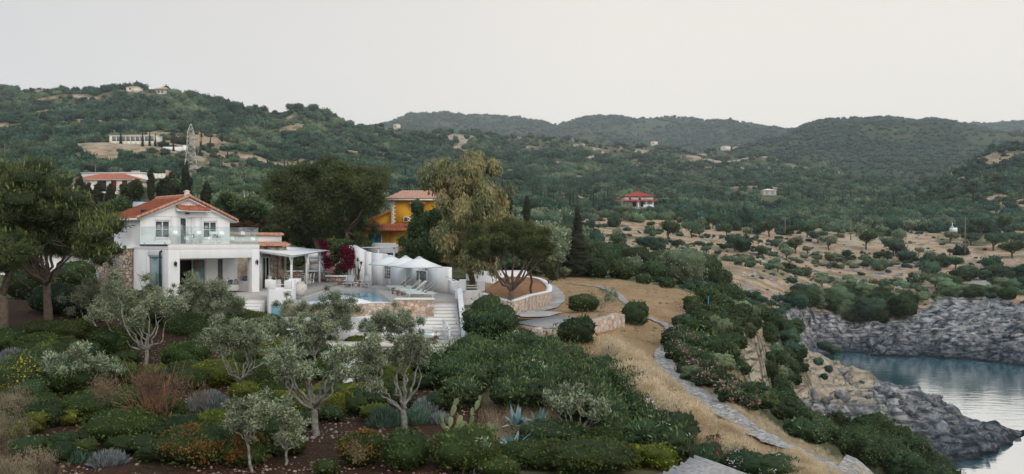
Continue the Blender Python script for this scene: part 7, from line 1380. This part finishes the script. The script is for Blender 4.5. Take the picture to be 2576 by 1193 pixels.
bank([(1700, 845), (1735, 770), (1790, 730), (1850, 745), (1905, 775), (1890, 850), (1885, 940), (1800, 930), (1740, 905)], 46, 20, 30, 'dense green shrub on top of the bank above the cove', 'shrubs on the bank between path and cove', 0, MX, 21, gaps=((1902, 905, 32, 75),))
bank([(1905, 775), (1960, 815), (2010, 850), (2030, 890), (2000, 960), (1960, 985), (1925, 960), (1930, 880)], 26, 20, 28, 'dark shrub clinging to the steep cliff above the cove', 'shrubs clinging to the cliff', 0, [LM['bush'], LM['scrub']], 22, gaps=((1902, 905, 30, 75), (2035, 930, 22, 60)))
bank([(1695, 845), (1730, 860), (1790, 940), (1880, 985), (1985, 1020), (1990, 1055), (1900, 1030), (1800, 985), (1745, 950), (1706, 905)], 26, 22, 32, 'green shrub beside the stone path', 'shrubs on the bank between path and cove', .75, MX, 23)
bank([(1965, 1030), (2110, 1068), (2220, 1102), (2320, 1142), (2400, 1195), (2430, 1240), (2330, 1215), (2200, 1150), (2080, 1125), (2000, 1085)], 24, 32, 46, 'dark green shrub on the lower bank above the rocky spit', 'shrubs on the lower bank at the right', .12, [LM['bush'], LM['bush'], LM['oleander']], 24)
dome(2322, 1150, 26, 40, LM['oleander'], 'tall sparse pink oleander at the lower right corner fence', 'oleander_bush', 'oleander', size=.18, dens=420, k=7, lump=.6, asp=.2, up=1., core=.4, fill=.7, flow=[(LM['pink'], 60, .08, 8)])
bank([(1960, 760), (1990, 735), (2080, 735), (2180, 738), (2300, 742), (2290, 785), (2240, 806), (2180, 800), (2110, 788), (2030, 780)], 26, 18, 32, 'dark bush in the belt above the layered shore rocks', 'dark bushes above the shore rocks', 0, [LM['bush'], LM['scrub']], 25, nm='shore_bush')
bank([(2380, 690), (2480, 680), (2600, 690), (2600, 745), (2480, 748), (2390, 740)], 16, 16, 26, 'dark bush above the shore rocks at the right edge', 'dark bushes above the shore rocks', 0, [LM['bush'], LM['scrub']], 26, nm='shore_bush')
for a in ((2075, 868, 18, 12), (2100, 880, 14, 9), (2060, 915, 12, 10), (2085, 930, 10, 9), (2105, 905, 9, 8), (2120, 925, 8, 7), (2075, 955, 9, 8)): dome(*a, LM['scrub'], 'small rounded cushion bush on the pale headland slope', 'cushion_bush', 'bush', size=.14, dens=500, lump=.3, k=5, group='cushion bushes on the headland')
# ---------------------------------------------------------------- field and valley trees: each a thing
TP = []
def tproto(i, leaf, hgt=1.0, trunk=.3):
    g = np.random.default_rng(300 + i); B = [(0, 0, hgt * .95, .6, .6, .42)]
    for k in range(7): a = g.random() * 6.28; r = .35 + .4 * g.random(); s = .3 + .22 * g.random(); B.append((r * math.cos(a), r * math.sin(a), hgt * (.75 + .45 * g.random()), s, s, s * .75))
    V, Fs, rn = crown(B, 1500, .12, aspect=.5, core=.82, corek=1, seed=300 + i, fill=.4, lump=.45); cm = mesh_np('crown', V, Fs, leaf, rnd=rn); q = MB(); q.tube(limb_path((0, 0, -.1), (g.normal() * .08, 0, hgt * .55), 5, .05, g), [.09, .075, .07, .065, .06], 6)
    for k in range(4): b = B[1 + k]; q.tube(limb_path((0, 0, hgt * .4), b[:3], 4, .06, g), [.05, .04, .03, .015], 5)
    return cm, q.mesh('trunk', BARKD)
TPM = [tproto(i, [LM['bush'], LM['olive'], LM['scrub'], LM['bush'], LM['olive'], LM['scrub']][i]) for i in range(6)]
def place_tree(u, vb, r, lab, k, grp='trees scattered over the dry fields', Y=None, xyz=None, sc=None, name='field_tree'):
    if xyz is None: x, Yq = ground_at(u, vb, 60) if Y is None else (ux(u, Y), Y); z = Hs(x, Yq)
    else: x, Yq, z = xyz
    s = px(r, Yq) if sc is None else sc; g = np.random.default_rng(abs(int(x * 13 + Yq * 7))); t = thing(name, lab, 'tree', (x, Yq, z), g.random() * 6.28, grp); t.scale = (s, s, s * g.uniform(.9, 1.15)); cm, tm = TPM[k % 6]; link('crown', cm, t); link('trunk', tm, t)
def q5(x, y, r): return 1320.8 + .3427 * x, 283 + .3427 * y, .3427 * r
def q6(x, y, r): return 1886.8 + .3426 * x, 283 + .3426 * y, .3426 * r
FT = [q5(*a) for a in ((1050,940,105),(730,800,95),(1220,915,80),(1380,855,62),(1540,1030,95),(1745,1060,60),(930,850,36),(540,860,26),(680,940,60),(815,1040,55),(960,1010,62),(490,770,32),(1620,920,52),(1280,905,42),(560,1010,50),(1860,960,38),(1480,900,60),(430,950,40),(1120,1010,50),(1330,1040,45))]
FT += [q6(*a) for a in ((90,1050,60),(335,1035,82),(420,1035,42),(580,1010,72),(210,985,42),(590,1120,52),(960,875,52),(1185,875,62),(1470,965,60),(1700,905,95),(1790,1020,92),(850,1010,92),(1050,1060,92),(1920,960,66),(500,960,72),(140,905,82),(265,1080,62),(1150,1100,72),(1330,1110,62),(1465,1060,36),(1620,975,72),(1925,1075,100),(1390,1150,62),(1510,1160,62),(700,1090,50),(980,1090,60),(1240,1060,40),(1850,870,70),(300,900,60),(420,910,60),(650,900,50),(1960,1000,80))]
for i, (u, v, r) in enumerate(sorted(FT)):
    size_ = 'broad' if r > 27 else ('small' if r < 15 else 'mid sized'); place_tree(u, v, r, '%s dark tree, %s from the left in the %s of the dry fields' % (size_, ORD[i % 20], ['left part', 'middle part', 'right part'][i // 20]), i * 5 + int(u))
for i, (u, v, ru, rv) in enumerate(((1450,668,44,36),(1506,704,24,24),(1566,702,30,26),(1593,684,22,24),(1648,690,30,26),(1727,702,46,46),(1772,668,42,36),(1841,694,36,28),(1696,650,32,24),(1606,655,30,24),(1530,665,32,26),(1420,700,26,22),(1872,722,30,22),(1500,640,30,24),(1560,640,28,22),(1650,645,28,22),(1810,660,30,24),(1900,735,28,20),(1740,650,28,20),(1480,700,22,20),(1620,712,18,14),(1680,715,18,14))):
    Yq = 98 + 20 * ((i * 7) % 5) / 5 + (0 if v > 680 else 18); Yq = 88 + (720 - v) * .55 if u < 1700 else 92 + (730 - v) * .5
    grey = i in (3, 5, 8); dome(u, v, ru, rv, LM['olive'] if grey else LM['bush'], ('grey green olive bush' if grey else 'dark evergreen bush') + ' in the belt behind the lawn, %s in order of size' % ORD[i % 20] if i < 20 else 'low evergreen bush filling the belt behind the lawn', 'belt_bush', 'bush', size=.24, dens=260, lump=.4, k=8, Y=Yq, group='evergreen bushes in the belt behind the lawn', core=.85, fill=.3)
for i in near_v: place_tree(0, 0, 0, 'rounded dark tree in the woodland edge across the valley', int(i), 'trees at the near edge of the valley wood', xyz=tuple(VALLEY[i]), sc=VS[i] * 1.0, name='woodland_tree')
# slope behind the villa
x, y, u = polar_pts(5200, -700, 1420, 92, 335, 41, .8); g = np.random.default_rng(42); nzq = fbm(x * .05 + 2, y * .05, 4) - .5
k = (g.random(len(x)) < np.where(u < 700, sstep(-.10, .02, nzq) * .5 + .05, .8)) & ~((u > 120) & (u < 310) & (y < 200) & (y > 150)) & ~((u > 560) & (u < 650) & (y > 185)) & ~((u > 320) & (u < 480) & (y > 240) & (y < 310) & (g.random(len(x)) < .8))
k &= ~((u > 640) & (u < 790) & (y < 130)); k &= ~((u > 900) & (u < 1180) & (y < 125)); k &= clear_of_houses(x, y, u); x, y, u = x[k], y[k], u[k]
s = (1.1 + 1.6 * g.random(len(x)) ** 1.4) * np.interp(y, [90, 200], [.8, 1.1])
o_ = np.argsort(y); nr_ = [i for i in o_ if u[i] > -60][:70]; rs_ = np.setdiff1d(o_, nr_)
scatter('slope_wood', np.stack([x, y, H(x, y) - .2], -1)[rs_], s[rs_], SP + OP[:1], 'olive and scrub wood climbing the slope behind the villa', 'wood', 8, zs=1.25)
for i in nr_: place_tree(0, 0, 0, 'dark rounded tree on the slope just behind the villa garden', int(i), 'trees on the slope behind the villa', xyz=(x[i], y[i], Hs(x[i], y[i]) - .2), sc=s[i], name='slope_tree')
# ---------------------------------------------------------------- grasses, pebbles
def tuft(seed, n=60, h=1., sp=.28, m=None, heads=True):
    g = np.random.default_rng(seed); V = []; Fs = []; rn = []
    for i in range(n):
        a = g.random() * 6.28; r = sp * g.random() ** .5; b = np.array([r * math.cos(a), r * math.sin(a), 0]); L = h * (.55 + .5 * g.random()); d = np.array([g.normal() * .2, g.normal() * .2, 1]); tip = b + d / np.linalg.norm(d) * L; w_ = np.array([math.cos(a + 1.5), math.sin(a + 1.5), 0]) * .007; k = len(V)
        V += [b - w_, b + w_, tip]; Fs.append((k, k + 1, k + 2)); rn.append(g.random() * .6)
        if heads:
            for q_ in range(3): c = tip + g.normal(size=3) * .04 - d * .05 * q_; k = len(V); e = np.array([0, 0, .035]); s_ = w_ * 2.2; V += [c - e, c + s_, c + e]; Fs.append((k, k + 1, k + 2)); rn.append(.5 + .5 * g.random())
    return mesh_np('tuft', np.array(V), np.array(Fs), m, rnd=rn)
GP = [proto('grass_shape', tuft(i, m=LM['straw'])) for i in range(4)]
MP = np.array([ground_at(u, v) for u, v in MAINP]); o_ = np.argsort(MP[:, 1])
def pathx(Y): return np.interp(Y, MP[o_, 1], MP[o_, 0])
g = np.random.default_rng(50); n = 15000; Y = 18.5 + 18 * g.random(n) ** 1.2; xp = pathx(Y); lft = np.interp(Y, [18.5, 20.5, 22, 24, 27, 30, 33, 36.5], [ux(2080, 18.5), ux(1920, 20.5), ux(1800, 22), ux(1700, 24), ux(1630, 27), ux(1580, 30), ux(1530, 33), ux(1525, 36.5)])
x = lft + (xp - .25 - lft) * g.random(n); k = g.random(n) < .35 + .8 * sstep(.3, .55, fbm(x * .5, Y * .5, 3)); x, Y = x[k], Y[k]
dd_ = pathx(Y) - x; scatter('tall_dry_grass', np.stack([x, Y, H(x, Y) - .03], -1), (.42 + .55 * g.random(len(x)) ** .7) * (.55 + .75 * sstep(.3, .65, fbm(x * 1.1, Y * 1.1, 2))) * np.interp(dd_ / np.interp(Y, [19, 27], [2.0, 1.0]), [0, .5, 1.1, 2.0], [.10, .18, .5, 1.]), GP, 'tall golden dry grass between the thicket and the stone path', 'grass', 9, tilt=.12)
n = 2500; Y = 19 + 16 * g.random(n); x = pathx(Y) + .45 + g.random(n) ** 2 * 1.2; scatter('path_verge_grass', np.stack([x, Y, H(x, Y) - .03], -1), .1 + .12 * g.random(n), GP, 'short dry grass along the far side of the path', 'grass', 10, tilt=.15)
n = 1500; Y = 17.5 + 9 * g.random(n); u = -120 + 330 * g.random(n) * np.interp(Y, [17.5, 26], [1, .6]); x = ux(u, Y); k = (g.random(n) < sstep(.45, .6, fbm(x * .7, Y * .7, 3)) * .7 + .04) & (u < 130 + 260 * (fbm(x * .4, Y * .4, 2) - .5)); x, Y = x[k], Y[k]; WP = [proto('weed_shape', tuft(20 + i, m=LM['weed'])) for i in range(3)]; scatter('dry_weeds', np.stack([x, Y, H(x, Y) - .03], -1), .25 + .6 * g.random(len(x)), WP, 'pale dry weeds in the lower left corner', 'weeds', 11, tilt=.2)
SG = [proto('grass_shape', tuft(10 + i, n=26, h=1., sp=1.2, m=LM['straw'], heads=False)) for i in range(3)]
n = 30000; Y = 24 + 70 * g.random(n) ** 1.5; u = 1215 + 640 * g.random(n); x = ux(u, Y); k = (H0(x, Y) > 13.6) & (np.abs(x - pathx(Y)) > .55) & (g.random(n) < .25 + sstep(.4, .6, fbm(x * .35, Y * .35, 4))); k &= ~((x > -2.5) & (x < 3.9) & (Y > 49) & (Y < 78)); k &= ~((Y < 50) & (Y > 40) & (x > -1.0) & (x < 5.8) & (Y > 40 + 0)); x, Y = x[k], Y[k]
scatter('lawn_grass', np.stack([x, Y, H(x, Y) - .02], -1), .16 + .22 * g.random(len(x)), SG, 'short parched grass of the dry lawn', 'grass', 12, tilt=.1)
n = 700; Y = 26 + 62 * g.random(n); u = 1400 + 400 * g.random(n); x = ux(u, Y); k = (H0(x, Y) > 13.8) & (np.abs(x - pathx(Y)) > .8) & (fbm(x * .3 + 5, Y * .3, 3) > .52) & ~((x < 5.8) & (Y < 50) & (Y > 40)) & ~((x < 4.2) & (Y > 48) & (Y < 78)); x, Y = x[k], Y[k]
scatter('lawn_weeds', np.stack([x, Y, H(x, Y) - .05], -1), .08 + .14 * g.random(len(x)), SP, 'small green weeds in the parched lawn', 'weeds', 15, zs=.6)
n = 9000; x, Y, u = polar_pts(n, 1420, 2700, 110, 260, 51, 1.); k = (rockmask(x, Y) < .5) & (H0(x, Y) > 3) & (fbm(x * .1, Y * .1, 3) > .45); x, Y = x[k], Y[k]; scatter('field_grass', np.stack([x, Y, H(x, Y) - .03], -1), .5 + .5 * g.random(len(x)), SG, 'dry straw coloured grass in the far fields', 'grass', 13, tilt=.1)
PEB = mat('garden_pebble', (.34, .25, .20), (.16, .10, .07), rough=.95, scale=3, objvar=.45); PBs = [proto('pebble_shape', rock_mesh('rock', PEB, 260 + i, 1)) for i in range(3)]
n = 16000; Y = 18 + 24 * g.random(n); u = 150 + 1180 * g.random(n); x = ux(u, Y); k = g.random(n) < sstep(.35, .6, fbm(x * .8, Y * .8, 3)); x, Y = x[k], Y[k]; scatter('garden_pebbles', np.stack([x, Y, H(x, Y)], -1), .018 + .05 * g.random(len(x)) ** 3, PBs, 'small stones strewn over the red garden soil', 'pebbles', 14, tilt=.4)
GROCK = mat('garden_rock', (.40, .38, .36), (.22, .20, .19), rough=.95, scale=3, bump=.03, bscale=10, objvar=.2); GRm = [rock_mesh('rock', GROCK, 270 + i, 2) for i in range(5)]
RK = [r4(*a, 0)[:3] for a in ((560,740,30),(600,725,26),(640,735,28),(690,745,24),(660,760,22),(720,780,22),(1020,885,18),(1050,905,24),(1080,925,22),(1200,995,22),(1250,985,24),(1300,1005,20),(1330,990,18),(700,585,12),(740,605,10),(1270,775,14),(1290,790,12),(640,1105,26),(700,1110,24),(770,1150,22),(520,1095,18),(400,1005,14),(740,1105,16))] + [r5(*a, 0)[:3] for a in ((400,965,30),(370,970,20),(480,910,18),(520,920,22),(550,935,22),(525,960,18),(445,990,14),(460,970,16),(845,940,10),(880,940,12),(1060,950,14),(1175,1005,14),(1030,975,8),(285,1090,20),(100,1150,18),(130,1175,20),(1380,940,12),(1240,1000,9))] + [(1663, 694, 8), (1628, 700, 6), (1545, 815, 3), (1640, 778, 5), (1690, 770, 4), (1652, 752, 4), (1480, 900, 5), (1540, 880, 4), (2218, 1038, 26), (2165, 1040, 22), (2255, 1030, 12), (2130, 1020, 12), (2060, 750, 14), (2030, 745, 12), (1955, 745, 9), (2105, 772, 8)]
for i, (u, v, r) in enumerate(RK):
    x, Y = ground_at(u, v + r * .3); s = px(r, Y) * .62; z = Hs(x, Y); o = link('garden_rock' if Y < 50 else 'boulder', GRm[i % 5], None, (x, Y, z + s * .2), (i * 1.7) % 6.28, None, 'rock', None)
    o['label'] = ('grey rock lying in the garden among the shrubs' if Y < 45 and u < 1300 else ('pale stone lying on the dry lawn' if Y < 75 else 'large weathered boulder on the shore')); o['group'] = o['label'] + 's'; o.scale = (s, s * .9, s)
# agaves and prickly pears
AG = leafmat('agave_blade', (.10, .22, .22), (.28, .42, .42), 0, .05)
def agave(u, v, L, lab, n=24):
    x, Y = ground_at(u, v); g = np.random.default_rng(int(u)); q = rosette(n, px(L, Y), px(L, Y) * .11, g, .35, 0); t = thing('agave', lab, 'agave', (x, Y, Hs(x, Y) + .05)); V = np.vstack(q.V); Fl = [f for k in q.F.values() for f in k]; link('leaves', mesh_np('leaves', V, [np.array(f) for f in q.F.values()], AG, rnd=g.random(len(Fl))), t)
agave(1298, 1082, 62, 'upper left blue agave behind the brownish mound'); agave(1355, 1082, 58, 'right hand blue agave beside the silvery olive'); agave(1292, 1140, 72, 'lower blue agave with broad drooping blades', 20); agave(1325, 1090, 40, 'small blue agave between the two larger ones', 14)
CAC = leafmat('cactus_pad', (.13, .17, .08), (.24, .27, .13), 0, .1)
def cactus(u, v, pads, lab):
    x, Y = ground_at(u, v); o = np.array([x, Y, Hs(x, Y)]); t = thing('prickly_pear', lab, 'cactus', o); g = np.random.default_rng(int(u)); iv, ifc = ICO[3]
    for (pu, pv, L, ang) in pads:
        c = np.array(at(pu, pv, Y + g.normal() * .1)) - o; l = px(L, Y); V = iv * np.array([l * .48, l * .12, l]); V[:, 0] *= (1 + .3 * np.sign(V[:, 2]) * np.abs(V[:, 2] / l)); a = R(ang); M = np.array([[math.cos(a), 0, math.sin(a)], [0, 1, 0], [-math.sin(a), 0, math.cos(a)]]); tw = g.uniform(-.5, .5); M2 = np.array([[math.cos(tw), -math.sin(tw), 0], [math.sin(tw), math.cos(tw), 0], [0, 0, 1]])
        link('pad', mesh_np('pad', V @ M.T @ M2.T + c, ifc, CAC, rnd=np.full(len(ifc), g.random()), smooth=True), t)
    q = MB(); q.tube([(0, 0, -.1), (0, 0, px(14, Y))], [.07, .06], 6); q.obj('stem', BARKD, t)
cactus(1130, 1102, [(1126,1085,13,-12),(1133,1062,14,8),(1140,1034,16,22),(1146,1014,13,26),(1112,1052,13,-10),(1116,1072,12,-25),(1155,1058,15,28),(1150,1078,13,60),(1162,1070,12,20)], 'tall branching prickly pear on the red soil')
cactus(1185, 1095, [(1183,1075,12,5),(1187,1056,11,18),(1188,1036,11,10),(1200,1020,13,18),(1207,1003,9,5),(1172,1068,11,-40)], 'thin prickly pear right of the tall branching one')
cactus(1240, 1100, [(1240,1080,14,0),(1231,1072,10,-20),(1248,1074,11,20)], 'short prickly pear left of the agaves'); cactus(1275, 1165, [(1273,1140,13,-8),(1281,1146,13,18),(1275,1160,10,0)], 'small two padded prickly pear beside the lower agave'); cactus(1397, 1088, [(1391,1074,13,2),(1400,1078,12,-4)], 'two upright cactus pads behind the silvery olive'); cactus(1595, 1068, [(1592,1052,12,-8),(1602,1062,9,45)], 'two pale cactus pads above the green shrubs')
# ---------------------------------------------------------------- evening haze in the valley air
m, t = newmat('haze_air'); o = N(t, 'ShaderNodeOutputMaterial'); pv = N(t, 'ShaderNodeVolumePrincipled'); pv.inputs['Color'].default_value = (.90, .96, 1.0, 1); pv.inputs['Density'].default_value = .0001; pv.inputs['Anisotropy'].default_value = .0
t.links.new(pv.outputs[0], o.inputs['Volume'])
q = MB(); q.box(-2600, -900, -4, 5200, 4600, 590); hz = q.obj('haze', m, kind='stuff'); hz['label'] = 'thin bluish evening haze over the valley'; hz['category'] = 'haze'
